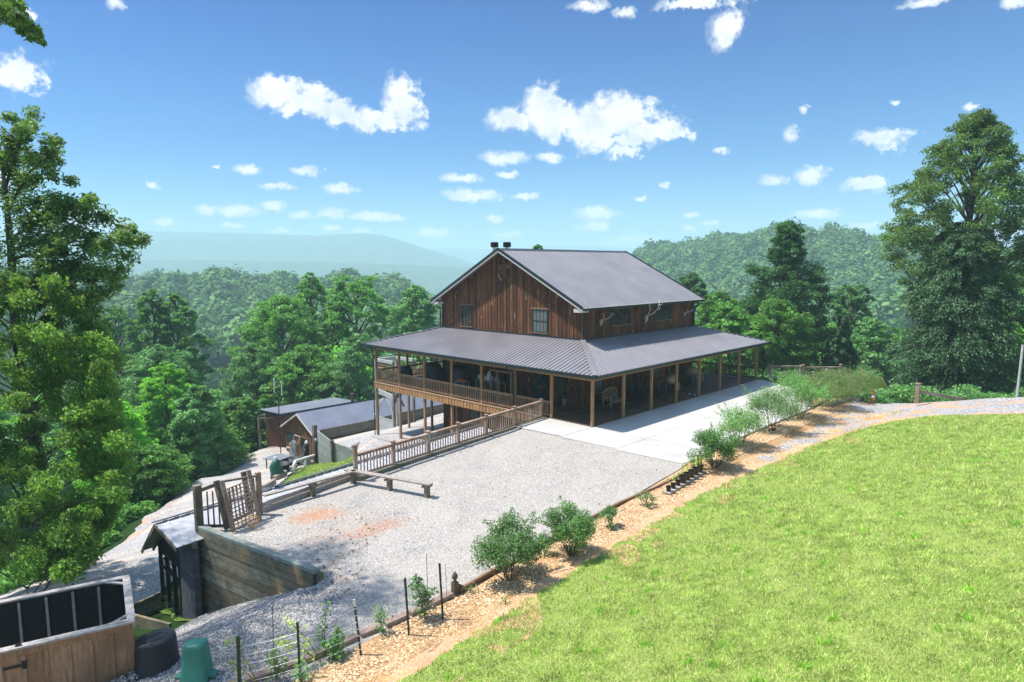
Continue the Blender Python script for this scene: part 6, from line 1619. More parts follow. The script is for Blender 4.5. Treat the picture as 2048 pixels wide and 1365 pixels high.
def edge_sample(rr, n):
    X = rr.uniform(-26, 14, n); Y = rr.uniform(-11.5, -8.7, n); k = ~inpoly(lawn_poly, X, Y); k &= rr.random(n) < np.clip((-9.0 - Y) * .35, 0.02, 1) * (np.sin(X * 1.3 + Y * 2) > -.2); return X[k], Y[k], np.full(k.sum(), 1.3)
M['dryblade'] = leafmat('dryblade', [(.30, .20, .07), (.45, .30, .12), (.55, .40, .18), (.28, .30, .08)], (.4, .3, .1), .25, .7, .8, False)
blades('dry_grass', 'dry straw coloured grass between the mulch bed and the lawn', 90000, edge_sample, zU, .03, .07, M['dryblade'], 7, .03)
def chips(name, label, cat, n, sample, zf, s0, s1, mat, seed, flat=.3, dz=.03):
    rr = np.random.default_rng(seed); X, Y = sample(rr, n); n = len(X); Z = zf(X, Y) + dz
    a = rr.uniform(0, 6.28, n); s = rr.uniform(s0, s1, n); w = s * rr.uniform(.4, .9, n); tl = rr.uniform(-.5, .5, (n, 2)); h = s * flat
    ux, uy = np.cos(a), np.sin(a)
    def pt(i, j, k): return np.stack([X + ux * s * i - uy * w * j, Y + uy * s * i + ux * w * j, Z + h * k + tl[:, 0] * s * i * .5 + tl[:, 1] * w * j * .5], 1)
    V = np.stack([pt(-.5, -.5, 0), pt(.5, -.5, 0), pt(.5, .5, 0), pt(-.5, .5, 0), pt(-.3, -.3, 1), pt(.35, -.25, 1), pt(.3, .35, 1), pt(-.3, .3, 1)], 1).reshape(-1, 3)
    base = (np.arange(n) * 8)[:, None, None]; Fq = np.array([(4, 5, 6, 7), (0, 1, 5, 4), (1, 2, 6, 5), (2, 3, 7, 6), (3, 0, 4, 7)])[None]
    o = link(name, np_mesh(name, V, (base + Fq).reshape(-1, 4)), mat); return tag(o, label, cat, kind='stuff')
def stonemat(name, cols):
    t = NT(name); return t.out(t.bsdf(t.ramp(isl(t), [(k / (len(cols) - 1), c) for k, c in enumerate(cols)]), .85, .2).outputs[0])
M['pebble'] = stonemat('pebble', [(.30, .285, .27), (.43, .41, .39), (.52, .495, .47), (.66, .63, .60)])
M['chip'] = stonemat('chip', [(.26, .14, .06), (.48, .30, .15), (.62, .43, .25), (.76, .60, .42)])
M['leaf_litter'] = stonemat('leaf_litter', [(.12, .06, .03), (.24, .11, .05), (.32, .2, .12)])
yard_in = [(-19.8, 1.0), (-14.6, .2), (-.6, 3.0), (-2.9, 3.0), (-2.4, -7.0), (-9, -7.7), (-16.9, -8.4), (-21.2, -8.7), (-22.5, -7.9), (-20.2, -6.3), (-18.9, -4.9)]
def S_yard(rr, n):
    X = rr.uniform(-22.5, -2.4, n); Y = rr.uniform(-8.8, 3, n); k = inpoly(yard_in, X, Y) & (rr.random(n) < np.clip(1.3 - (X + 22.5) / 16, .12, 1)); k &= ~(((X + 16.6) / 1.1) ** 2 + ((Y + .6) / .7) ** 2 < rr.random(n) * 1.6); k &= ~(((X + 15.9) / 1.4) ** 2 + ((Y + 3.1) / .6) ** 2 < rr.random(n)); return X[k], Y[k]
chips('yard_stones', 'loose pale crushed stone strewn over the gravel yard', 'gravel', 150000, S_yard, zU, .014, .036, M['pebble'], 8, .5, .002)
def S_bed(rr, n):
    X = rr.uniform(-24, 14, n); Y = rr.uniform(-10.8, -6.9, n); bl_ = np.interp(X, [-24, -22.6, -21.4, -17, -9, -2.3, 4, 12, 17], [-7.75, -8.05, -8.4, -8.5, -7.8, -7.15, -6.85, -6.9, -6.6]); k = (Y < bl_ - .15) & (Y > -9.9 - .5 * rr.random(n)) & ~inpoly(lawn_poly, X, Y); return X[k], Y[k]
chips('bark_chips', 'golden wood chips spread over the shrub bed', 'mulch', 90000, S_bed, zU, .025, .07, M['chip'], 9, .2, .035)
def S_slope(rr, n):
    X = rr.uniform(-27, -18.5, n); Y = rr.uniform(-9, .8, n); k = inpoly([(-18.9, -5), (-20.2, -6.3), (-22.6, -8), (-27, -8.6), (-27, -2.6), (-23.4, -1.7), (-20.2, .6)], X, Y); return X[k], Y[k]
M['pebble_dark'] = stonemat('pebble_dark', [(.16, .155, .15), (.27, .26, .25), (.40, .38, .37), (.52, .5, .48)])
chips('slope_stones', 'grey crushed stone on the slope beside the board enclosure', 'gravel', 60000, S_slope, zS, .02, .06, M['pebble_dark'], 10, .5, .004)
def S_lit(rr, n):
    c = [(-17.2, -2.2, 1.3, .9), (-15.6, -3.2, 1.4, .5), (-18.7, -5.3, .5, .5), (-19.4, -5.6, .6, .4), (-17.8, -4.0, .8, .4), (-16.5, .5, 1.6, .25), (-10, -4, 4, 2.5)]
    X = []; Y = []
    for i in range(n): x, y, a, b = c[rr.integers(len(c))]; X.append(rr.normal(x, a)); Y.append(rr.normal(y, b))
    X = np.array(X); Y = np.array(Y); k = inpoly(yard_in, X, Y); return X[k], Y[k]
chips('leaf_litter', 'brown dead leaves scattered over the gravel yard', 'leaves', 420, S_lit, zU, .03, .09, M['leaf_litter'], 12, .15, .012)
# ---------------------------------------------------------------- trees
def tree_parts(H, base, Rm, prof, ncl, nleaf, size, seed, cr=.30, flat=.62, trunk=.25, lean=(0, 0), droop=0, needle=False, aspect=.55, shell=.4, limbs=True, top=None, hollow=.25, asym=None):
    """returns (trunk mesh builder, leaf vertices). prof(t) = relative spread at height t (0 base .. 1 top of crown)"""
    rr = np.random.default_rng(seed); q = MB(); pts = []; dirs = []
    ax = lambda z: np.array([lean[0] * (z / H) ** 1.3, lean[1] * (z / H) ** 1.3, z])
    n = 9; wob = rr.normal(0, trunk * .35, (n, 2)); wob[0] = 0
    P_ = [ax(H * .96 * k / (n - 1)) + np.array([wob[k][0], wob[k][1], 0]) for k in range(n)]
    P_[0][2] = -.8
    q.tube(P_, [trunk * (1.35 if k == 0 else 1 - .9 * k / (n - 1)) for k in range(n)], 8)
    for k in range(ncl):
        t_ = (k + rr.random()) / ncl
        t_ = t_ ** .85; a = k * 2.39996 + rr.uniform(-.5, .5); sp = prof(t_) * Rm
        if asym: sp *= 1 + asym[0] * math.cos(a - asym[1])
        f_ = math.sqrt(rr.uniform(hollow, 1)); z = base + (H - base) * t_
        c = ax(z) + np.array([math.cos(a), math.sin(a), 0]) * sp * f_
        r_ = Rm * cr * rr.uniform(.65, 1.25) * (.45 + .55 * min(1, prof(t_) * 1.3))
        c[2] -= droop * sp * f_ + (.0 if t_ < .93 else r_ * .2)
        if needle:
            # flat drooping bough: a fan of sprays from the trunk outward
            m_ = int(nleaf / ncl * 1.0); s = rr.random(m_) ** .7; wd = (rr.random(m_) - .5) * s * 1.0 * sp * .55
            L = sp * (.75 + .35 * rr.random()); px = math.cos(a) * s * L - math.sin(a) * wd; py = math.sin(a) * s * L + math.cos(a) * wd
            pz = z + .10 * L * s - .38 * L * s ** 2 - np.abs(wd) * .25 + rr.normal(0, .10, m_) * (1 + .03 * L); base_ = ax(z)
            pts.append(np.stack([base_[0] + px, base_[1] + py, pz], 1)); d = np.stack([np.full(m_, math.cos(a)), np.full(m_, math.sin(a)), -.35 - .5 * s], 1); dirs.append(d)
            q.tube([base_ + np.array([0, 0, 0]), base_ + np.array([math.cos(a) * L * .5, math.sin(a) * L * .5, .02 * L]), base_ + np.array([math.cos(a) * L * .9, math.sin(a) * L * .9, -.2 * L])], [trunk * .22, trunk * .14, .01], 5, False)
            continue
        m_ = max(6, int(nleaf / ncl * (r_ / (Rm * cr)) ** 1.5))
        # each clump is itself a few smaller sprays
        sub = rr.normal(0, 1, (7, 3)); sub /= np.linalg.norm(sub, axis=1, keepdims=True); sub = c + sub * np.array([r_, r_, r_ * flat]) * rr.uniform(.35, 1.0, (7, 1))
        for s_ in sub: pts.append(clump_points(s_, (r_ * .5, r_ * .5, r_ * flat * .42), m_ // 7 + 1, rr, shell)); dirs.append(np.tile((s_ - ax(z)) / (np.linalg.norm(s_ - ax(z)) + 1e-6) * .6 + np.array([0, 0, -.4]), (m_ // 7 + 1, 1)))
        if limbs and (k % 2 == 0 or ncl < 40):
            zb = max(base * .55, z - sp * f_ * .75 - .06 * H); b = ax(zb); mid = b * .45 + c * .55; mid[2] += .04 * sp
            q.tube([b, b * .7 + mid * .3, mid, c], [trunk * .34, trunk * .28, trunk * .16, .012], 5, False)
    C = np.concatenate(pts); D = np.concatenate(dirs)
    return q, leaf_quads(C, size, rr, aspect=aspect, dirs=D, dw=.5 if needle else .35)
def tree(name, label, loc, parts, leaf, bark='bark', group=None, cat='tree', rz_=0, sc=1):
    t = thing(name, label, cat, loc, rz_, group); t.scale = (sc, sc, sc)
    q, V = parts
    q.build('trunk', M[bark], t, world=False, smooth=True); leafmesh('crown', V, M[leaf], t)
    return t
oval = lambda t: math.sin(math.pi * min(1, max(0, .12 + .86 * t))) ** .6
cone_ = lambda t: max(.08, (1 - t)) ** .8
dome = lambda t: (max(0.03, 1 - t ** 2.4)) ** .6 * (.72 + .28 * min(1, t * 3))
spread = lambda t: (.45 + .75 * t) if t < .6 else (.9 - 1.9 * (t - .6) ** 1.5)
def ground_at(px, depth, dz=0):
    p = atd(px, 600, depth); return Vector((p.x, p.y, float(zL(p.x, p.y)[0]) + dz))
def htop(px, ytop, depth, p): return CAM[2] + (CF[2] - CU[2] * (ytop - 682.5) / F + 0) * depth - p.z
def zat(py, depth): return CAM[2] + depth * (CF[2] - CU[2] * (py - 682.5) / F)

# near left: tall tree leaning out of the bank (airy dark upper boughs over bright drooping lower boughs)
p = Vector((-22.6, 14.0, -6.3)); H_ = zat(268, 28) - p.z
rv = np.array([rgt[0], rgt[1]]); fv = np.array([fwd[0], fwd[1]])
def big_left():
    rr = np.random.default_rng(77); q = MB(); up_pts = []; lo_pts = []; up_d = []; lo_d = []
    base = np.array([p.x, p.y, p.z])
    def wp(px, py, depth): return np.array(atd(px, py, depth)) - base
    tr = [np.array([0, 0, -1.5]), np.array([0, 0, 0]), wp(96, 1000, 29), wp(70, 880, 28.8), wp(48, 790, 28.5), wp(30, 640, 28), wp(22, 500, 27.5), wp(10, 380, 27), wp(0, 290, 27)]
    q.tube(tr, [.42, .34, .28, .25, .23, .19, .14, .09, .03], 10)
    def limb(px0, py0, px1, py1, d0, d1, r_=.07):
        a, b = wp(px0, py0, d0), wp(px1, py1, d1); m_ = (a + b) / 2 + np.array([0, 0, .35]); q.tube([a, a * .6 + m_ * .4, m_, m_ * .4 + b * .6, b], [r_, r_ * .8, r_ * .6, r_ * .4, .01], 6, False); return [a, m_, b]
    def spray(px, py, d, rpx, n, up, hang=.0):
        c = wp(px, py, d); r_ = rpx / F * d
        P_ = clump_points(c, (r_, r_, r_ * (.85 if up else .75)), n, rr, .6); (up_pts if up else lo_pts).append(P_); v = np.array([0, 0, -1.0]) * hang + np.array([rv[0], rv[1], 0]) * .5
        (up_d if up else lo_d).append(np.tile(v, (n, 1)))
    # upper airy boughs
    for (x0, y0, x1, y1) in ((22, 520, 280, 480), (24, 560, 230, 570), (20, 480, 180, 400), (15, 420, 110, 300), (10, 380, 60, 245), (22, 500, 140, 500), (30, 600, 200, 620), (10, 350, 20, 330)):
        L = limb(x0, y0, x1, y1, 27.6, 26.6 + rr.uniform(-1, 1)); n = int(math.hypot(x1 - x0, y1 - y0) / 11)
        for k in range(n):
            f_ = .25 + .75 * k / n; spray(x0 + (x1 - x0) * f_ + rr.normal(0, 9), y0 + (y1 - y0) * f_ - 18 * math.sin(f_ * 3) + rr.normal(0, 13), 27 + rr.normal(0, .7), rr.uniform(13, 24), 150, True, .3)
    for (x, y, r_) in ((205, 430, 30), (170, 440, 28), (245, 455, 28), (270, 480, 24), (250, 510, 28), (215, 500, 30), (180, 480, 32), (240, 545, 22), (205, 545, 28), (160, 520, 32), (130, 560, 32), (175, 590, 24), (215, 585, 20), (100, 345, 24), (60, 360, 30), (30, 330, 30), (75, 400, 34), (35, 420, 40), (100, 440, 36), (60, 460, 38), (115, 395, 26), (140, 365, 16), (15, 280, 26), (40, 262, 16), (20, 235, 16), (60, 245, 14), (10, 380, 44), (105, 300, 22), (85, 325, 22), (115, 285, 14), (130, 470, 30), (90, 500, 36), (145, 415, 22), (175, 405, 18), (30, 500, 44), (15, 560, 50), (-60, 340, 60), (-60, 460, 70), (-110, 400, 60)):
        spray(x + rr.normal(0, 3), y + rr.normal(0, 3), 27.2 + rr.normal(0, .9), r_ * 1.0, int(10 * r_), True, .3)
    # lower drooping boughs, layered
    for k in range(380):
        y = rr.uniform(560, 1150) if k > 30 else rr.uniform(560, 760)
        xe = np.interp(y, [560, 600, 650, 700, 760, 820, 900, 960, 1000, 1060, 1100, 1150], [110, 165, 200, 232, 215, 235, 250, 262, 235, 215, 190, 150])
        x = rr.uniform(-170, xe - 14) if k % 3 else xe - rr.uniform(5, 40); d = 27.4 + rr.normal(0, 1.7) - .0022 * (y - 560)
        r_ = rr.uniform(13, 36); n = int(r_ * 11)
        spray(x, y, d, r_, n, False, .8)
        if k % 5 == 0: limb(55 + rr.uniform(-20, 20), y + rr.uniform(30, 120), x, y, 28.3, d, .04)
    t = thing('broadleaf_tree', 'huge leafy tree filling the left edge, dark airy boughs above and bright drooping boughs below', 'tree', p)
    q.build('trunk', M['bark'], t, world=False, smooth=True)
    leafmesh('upper_crown', leaf_quads(np.concatenate(up_pts), .19, rr, aspect=.45, dirs=np.concatenate(up_d), dw=.35), M['leaf_oak'], t)
    leafmesh('lower_crown', leaf_quads(np.concatenate(lo_pts), .18, rr, aspect=.42, dirs=np.concatenate(lo_d), dw=.45), M['leaf_near'], t)
big_left()
# tree off the left edge whose bough hangs into the top corner
def corner_bough():
    rr = np.random.default_rng(5); base = Vector((-29.2, 5.8, -4.4)); b_ = np.array(base); q = MB()
    def wp(px, py, d): return np.array(atd(px, py, d)) - b_
    tr = [np.array([0, 0, -1]), np.array([0, 0, 7.]), np.array([.3, -.2, 15.]), np.array([.5, 0, 22.]), np.array([.8, 0, 31.])]; q.tube(tr, [.42, .34, .26, .18, .03], 9)
    q.tube([tr[2] + np.array([0, 0, 3.5]), wp(-300, 0, 18), wp(-80, 10, 18), wp(20, 30, 18), wp(80, 75, 18)], [.12, .08, .05, .03, .008], 6, False); pts = []
    for (x, y, r_) in ((10, 20, 24), (30, 10, 22), (-15, 30, 30), (40, 35, 18), (55, 50, 15), (70, 60, 14), (78, 75, 10), (62, 78, 10), (85, 86, 7), (25, 45, 18), (-20, 5, 34), (-50, 20, 44), (45, 62, 14), (-100, 10, 60), (10, -20, 30)):
        n = int(r_ * 7); pts.append(clump_points(wp(x, y, 18 + rr.normal(0, .5)), (r_ / F * 18, r_ / F * 18, r_ / F * 12), n, rr, .5))
    for k in range(40):
        z = rr.uniform(22.5, 32.5); a = rr.uniform(0, 6.28); r_ = 4.6 * math.sqrt(rr.random()) * (1 - ((z - 25) / 9) ** 2 * .6); c = np.array([.8 + r_ * math.cos(a), r_ * math.sin(a), z])
        pts.append(clump_points(c, (1.15, 1.15, .6), 330, rr, .5)); zb = z - 2.5; q.tube([np.array([.5, 0, zb]), c], [.07, .02], 5, False)
    t = thing('broadleaf_tree', 'tree just off the left edge whose single leafy bough hangs into the top left corner', 'tree', base)
    q.build('trunk', M['bark'], t, world=False, smooth=True); C = np.concatenate(pts); leafmesh('crown', leaf_quads(C, .18, rr, aspect=.42, dirs=np.tile([.4, -.2, -.7], (len(C), 1)), dw=.4), M['leaf_oak'], t)
corner_bough()

# individually placed trees: column, top row, crown half width px, foot row, depth, kind, leaf, label
def placed(name, label, px, ytop, wpx, ybase, depth, prof, leaf, seed, ncl=46, n=9000, size=.3, bark='bark', crown=.12, **kw):
    g = ground_at(px, depth); H0 = zat(ytop, depth) - g.z; Rm = wpx / F * depth
    cb = max(H0 * crown, zat(ybase, depth) - g.z)
    return tree(name, label, g, tree_parts(H0, cb, Rm, prof, int(ncl * 1.25), int(n * 1.6), size * .95, seed, trunk=max(.16, H0 * .016), **kw), leaf, bark)
placed('broadleaf_tree', 'tall rounded twin topped tree rising behind the bright yellow green tree on the left', 305, 578, 62, 860, 92, dome, 'leaf_mid', 101, 60, 15000, .40, cr=.26)
placed('broadleaf_tree', 'right half of the twin topped crown, standing close against its taller neighbour on the left', 352, 583, 60, 860, 93, dome, 'leaf_mid', 121, 60, 15000, .40, cr=.26)
placed('broadleaf_tree', 'mid green tree showing between the huge left tree and the twin topped tree', 228, 608, 70, 880, 96, dome, 'leaf_mid', 102, 50, 11000, .42)
placed('broadleaf_tree', 'pale grey green feathery tree below the twin topped crown', 310, 690, 95, 900, 74, dome, 'leaf_mid2', 103, 55, 13000, .34)
placed('broadleaf_tree', 'brightest yellow green tree in the middle of the left hand woods', 320, 728, 78, 960, 60, dome, 'leaf_lime', 104, 60, 17000, .27, cr=.26)
placed('broadleaf_tree', 'light green tree spreading just right of the brightest yellow green tree', 385, 770, 62, 1000, 58, dome, 'leaf_mid2', 105, 50, 12000, .27)
placed('broadleaf_tree', 'bright green tree between the huge left tree and the brightest yellow green tree', 205, 800, 85, 1080, 50, dome, 'leaf_lime', 106, 60, 15000, .25)
placed('broadleaf_tree', 'deep green shaggy tree leaning over the edge of the gravel road', 375, 850, 95, 1000, 59, dome, 'leaf_mid', 107, 60, 15000, .26, crown=.05)
placed('broadleaf_tree', 'dark green tree at the road edge nearest the huge left tree', 275, 900, 80, 1080, 48, dome, 'leaf_mid', 108, 60, 15000, .22, crown=.05)
placed('broadleaf_tree', 'leafy tree filling the gap left of the flat roofed shed', 470, 800, 62, 960, 66, dome, 'leaf_mid', 109, 50, 11000, .30, crown=.05)
placed('broadleaf_tree', 'broad green tree with a bare pale trunk behind the flat roofed shed', 560, 592, 88, 740, 92, dome, 'leaf_mid', 110, 60, 15000, .40, bark='bark_pale')
placed('broadleaf_tree', 'tall pointed tree top standing above the others left of the deck', 622, 543, 50, 800, 104, dome, 'leaf_mid', 111, 60, 12000, .42)
placed('broadleaf_tree', 'tall ragged tree with visible limbs just left of the porch roof', 712, 553, 68, 790, 100, spread, 'leaf_mid', 112, 50, 12000, .42, hollow=.5)
placed('broadleaf_tree', 'slender tree between the pointed tree top and the ragged tree', 668, 590, 45, 800, 98, dome, 'leaf_mid2', 113, 45, 9000, .40)
placed('broadleaf_tree', 'rounded tree touching the left corner of the upper house wall', 832, 572, 60, 760, 96, dome, 'leaf_mid2', 114, 50, 11000, .40)
placed('broadleaf_tree', 'light green layered tree directly behind the raised deck corner', 712, 668, 72, 850, 80, dome, 'leaf_mid2', 115, 55, 13000, .34)
placed('broadleaf_tree', 'mid green tree behind the roof of the flat roofed shed', 615, 690, 80, 850, 82, dome, 'leaf_mid', 116, 55, 13000, .34, crown=.05)
placed('broadleaf_tree', 'tree standing behind the left end of the flat roofed shed', 505, 690, 70, 850, 84, dome, 'leaf_mid2', 117, 55, 12000, .34, crown=.05)
placed('broadleaf_tree', 'leafy tip just showing over the middle of the house ridge', 1077, 491, 16, 530, 88, dome, 'leaf_mid', 118, 16, 1500, .35)
placed('broadleaf_tree', 'dark green tree just beyond the far end of the porch roof', 1440, 585, 62, 745, 76, dome, 'leaf_mid', 130, 55, 12000, .32, crown=.05)
placed('broadleaf_tree', 'rounded tree top rising behind the right slope of the house roof', 1382, 548, 55, 720, 92, dome, 'leaf_dark', 131, 50, 11000, .38)
# dark tall tree with a narrow knobbly top
def knob(t): return .98 if t < .35 else (.98 - 1.0 * (t - .35) if t < .62 else (.66 if t < .74 else (.30 if t < .83 else .36 - 1.1 * (t - .83))))
placed('evergreen_tree', 'tallest dark green tree with a narrow knobbly top to the right of the porch roof', 1572, 450, 98, 775, 74, knob, 'leaf_dark', 132, 130, 48000, .28, cr=.25, crown=.04)
placed('broadleaf_tree', 'dark leafy tree standing in front of the foot of the knobbly topped tree', 1555, 600, 78, 775, 66, dome, 'leaf_mid', 133, 60, 15000, .27, crown=.03)
placed('conifer_tree', 'dark conical conifer between the knobbly topped tree and the great right hand tree', 1690, 640, 50, 790, 70, cone_, 'needle', 134, 70, 11000, .34, needle=True, crown=.03)
placed('broadleaf_tree', 'light green tree with an open top left of the great right hand tree', 1705, 572, 42, 700, 90, spread, 'leaf_mid2', 135, 40, 8000, .36)
placed('broadleaf_tree', 'mid green tree directly behind the small conical conifer', 1650, 640, 60, 780, 84, dome, 'leaf_mid', 136, 50, 11000, .34)
placed('broadleaf_tree', 'bright green tree behind the left side of the great right hand tree', 1745, 640, 55, 780, 80, dome, 'leaf_mid2', 137, 50, 11000, .32)
# the great tree on the right: dark hemlock below and in front of a tall feathery broadleaf
gb = ground_at(1905, 50); gb.z = zat(800, 50) - .2
# the drive crest hides the foot: carry both on the falling ground
def right_big():
    d0 = 50.; base = Vector(atd(1905, 812, d0)); H0 = zat(455, d0) - base.z; 
    tree('hemlock_tree', 'great dark hemlock with layered drooping boughs beyond the crest of the drive', base, tree_parts(H0, .9, 150 / F * d0, lambda t: max(.06, (1 - t * .95)) ** .42 * (.88 + .12 * math.sin(t * 22)), 190, 120000, .20, 201, trunk=.36, needle=True, aspect=.4), 'needle', rz_=.3)
    d1 = 53.; base = Vector(atd(1915, 805, d1)); H1 = zat(243, d1) - base.z
    def pr(t): return (.75 + .55 * t) if t < .42 else max(.06, 1 - ((t - .42) / .6) ** 1.35) ** .8
    tree('broadleaf_tree', 'tall feathery tree whose airy crown rises highest on the right, above the dark hemlock', base, tree_parts(H1, H1 * .34, 152 / F * d1, pr, 210, 88000, .22, 202, cr=.17, flat=.8, trunk=.34, aspect=.42, hollow=.12), 'leaf_oak')
right_big()
placed('broadleaf_tree', 'sunlit green tree at the right edge behind the utility pole', 2035, 590, 95, 790, 62, dome, 'leaf_mid', 140, 60, 14000, .27, crown=.03)
placed('broadleaf_tree', 'green tree high on the right edge behind the hemlock', 2110, 520, 110, 760, 85, dome, 'leaf_mid2', 141, 60, 14000, .34)

# woods between: copies of a few grown trees, each standing on the slope, kept under the skyline seen in the photograph
protos = []
P_SPEC = [('broadleaf_tree', dome, 'leaf_mid', 13, 4.6, {}), ('broadleaf_tree', dome, 'leaf_mid2', 12, 4.2, {}), ('broadleaf_tree', oval, 'leaf_mid', 15, 4.4, {}), ('broadleaf_tree', spread, 'leaf_dark', 14, 4.6, {}), ('conifer_tree', cone_, 'needle', 15, 3.2, dict(needle=True)), ('broadleaf_tree', dome, 'leaf_lime', 10, 3.8, {})]
LAB = ['rounded mid green tree among the crowded woods below the house', 'pale blue green tree among the crowded woods below the house', 'tall oval mid green tree among the crowded woods below the house', 'dark spreading tree among the crowded woods below the house', 'dark pointed conifer among the crowded woods below the house', 'low yellow green tree among the crowded woods below the house']
for i, (nm, pf, lf, h_, r_, kw) in enumerate(P_SPEC):
    o = tree(nm, LAB[i], (0, 0, -500), tree_parts(h_, h_ * .08, r_, pf, 44, 6500, .46, 300 + i, trunk=.2, cr=.30, **kw), lf, group='crowded woods below the house')
    protos.append((o, h_, kids(o)))
env = ([-400, 0, 120, 200, 260, 330, 400, 440, 480, 530, 560, 590, 620, 660, 720, 760, 800, 830, 880, 900, 1000, 1180, 1260, 1340, 1400, 1430, 1480, 1540, 1650, 1700, 1740, 1800, 1900, 2000, 2100, 2400, 2900],
       [560, 580, 610, 622, 625, 600, 620, 655, 640, 622, 612, 600, 585, 600, 592, 600, 605, 592, 600, 610, 620, 600, 575, 566, 590, 600, 590, 600, 625, 600, 640, 600, 600, 560, 540, 520, 500])
rr = np.random.default_rng(9); used = set(); cnt = 0; tries = 0
placed_xy = []
while cnt < 230 and tries < 9000:
    tries += 1; col = rr.uniform(-420, 2750); dep = rr.uniform(1 / 290, 1 / 62) ** -1 if rr.random() < .5 else rr.uniform(62, 290)
    if 880 < col < 1360 and dep < 105: continue
    if 150 < col < 450 and dep < 118: continue
    if 450 <= col < 880 and dep < 80: continue
    g = ground_at(col, dep)
    if any((g.x - a) ** 2 + (g.y - b) ** 2 < (3.6 + dep * .014) ** 2 for a, b in placed_xy): continue
    if g.x > -3 and g.x < 24 and g.y > -6 and g.y < 48: continue
    ps = np.interp(col, env[0], env[1]); i = int(rr.choice(6, p=[.33, .26, .21, .06, .05, .09] if col < 900 else [.28, .22, .18, .12, .15, .05])); o, h_, ch = protos[i]
    off = rr.uniform(2, 40) + (8 if dep > 150 else 0); zt_ = zat(ps + off, dep); hmax = zt_ - g.z
    if hmax < 6: continue
    h = min(hmax, rr.uniform(13, 19) if dep > 60 else 12)
    used.add(i)
    c = o if (o.location.z < -400) else copy_tree(o, None, ch)
    c.location = g + Vector((0, 0, -.3)); s = h / h_; w = s * rr.uniform(.85, 1.15) * (1.1 if dep > 120 else 1); c.scale = (w, w, s); c.rotation_euler = (0, 0, rr.uniform(0, 6.28)); placed_xy.append((g.x, g.y)); cnt += 1
# undergrowth along the road edge and beyond the drive
def under(name, label, spots, seed, mat='leaf_mid', size=.22, n=900):
    rr = np.random.default_rng(seed); V = []
    for (p_, r_, h_) in spots:
        for k in range(5): c = np.array(p_) + np.array([rr.normal(0, r_ * .35), rr.normal(0, r_ * .35), h_ * rr.uniform(.2, .75)]); V.append(clump_points(c, (r_ * .5, r_ * .5, h_ * .35), n // 5, rr, .45))
    leafm = leaf_quads(np.concatenate(V), size, rr, aspect=.6); o = link(name, np_mesh(name, leafm, np.arange(len(leafm)).reshape(-1, 4)), M[mat]); return tag(o, label, 'undergrowth', kind='stuff')
spots = []
for x, y in ((-24.5, 16.5), (-22.5, 17.5), (-21, 20), (-19.3, 22.5), (-17.3, 25.5), (-15.3, 28.5), (-13.3, 31.5), (-11.3, 34.5), (-8.8, 37.5), (-6.2, 40.5), (-3.8, 43.5), (0, 44.5), (3, 47), (7, 49), (11, 50), (15, 50), (-27, 16), (-21, 21), (-17, 27), (-12, 34), (-7, 41), (-1, 47)):
    spots.append(((x + rnd.uniform(-.5, .5), y + rnd.uniform(-.5, .5), float(zL(x, y)[0])), rnd.uniform(1.2, 2.0), rnd.uniform(1.2, 2.6)))
under('undergrowth', 'dense dark green undergrowth along the far edge of the gravel road', spots, 3, 'leaf_mid', .26, 1500)
spots = []
for px in range(1735, 2150, 22):
    dd = 42 + (px % 5); p_ = atd(px, 797, dd); spots.append(((p_.x, p_.y, zat(812, dd)), 1.5, rnd.uniform(.6, 1.3)))
for px in range(1500, 1760, 24):
    dd = 55 + (px % 7); p_ = atd(px, 775, dd); spots.append(((p_.x, p_.y, zat(790, dd)), 1.8, rnd.uniform(1.4, 2.6)))
under('undergrowth', 'low bright green undergrowth just beyond the crest of the drive', spots, 4, 'leaf_mid2', .17, 1100)

# ---------------------------------------------------------------- sky, clouds, sun
sund = Vector((.87, -1.24, -2.88)).normalized()
sun = bpy.data.lights.new('sun', 'SUN'); so = bpy.data.objects.new('sun', sun); COL.objects.link(so)
sun.energy = SUN_E; sun.angle = R(.53); sun.color = (1, .955, .88); so.rotation_euler = sund.to_track_quat('-Z', 'Y').to_euler(); so.location = (0, 0, 60)
wd = bpy.data.worlds.new('World'); scene.world = wd; wd.use_nodes = True
t = NT('w', wd.node_tree)
sky = t.n.new('ShaderNodeTexSky'); sky.sky_type = 'NISHITA'; sky.sun_disc = False; sky.sun_elevation = math.asin(-sund.z); sky.sun_rotation = math.atan2(-sund.x, -sund.y)
sky.altitude = 300; sky.air_density = 1.25; sky.dust_density = .35; sky.ozone_density = 3.2
G = t.N('ShaderNodeTexCoord').outputs['Generated']; sp = t.N('ShaderNodeSeparateXYZ', Vector=G)
# bearing and elevation of the direction, measured from the main view bearing
fa = math.atan2(fwd[0], fwd[1])
az = t.math('SUBTRACT', t.math('ARCTAN2', sp.outputs[0], sp.outputs[1]), fa); el = t.math('ARCSINE', sp.outputs[2])
ae = t.N('ShaderNodeCombineXYZ', X=az, Y=el).outputs[0]
def ang_of(px, py):
    d = CF + CR * (px - 1024) / F - CU * (py - 682.5) / F; d = d / np.linalg.norm(d); return math.atan2(d[0], d[1]) - fa, math.asin(d[2])
nz = t.N('ShaderNodeTexNoise', Vector=ae, Scale=22, Detail=9, Roughness=.62); nzc = t.vmath('SUBTRACT', nz.outputs['Color'], (.5, .5, .5))
nzb = t.N('ShaderNodeTexNoise', Vector=ae, Scale=75, Detail=6, Roughness=.65); nzc2 = t.vmath('SUBTRACT', nzb.outputs['Color'], (.5, .5, .5))
s1 = t.N('ShaderNodeVectorMath', _operation='SCALE'); t.l.new(nzc, s1.inputs[0]); s1.inputs['Scale'].default_value = .055
s2_ = t.N('ShaderNodeVectorMath', _operation='SCALE'); t.l.new(nzc2, s2_.inputs[0]); s2_.inputs['Scale'].default_value = .020
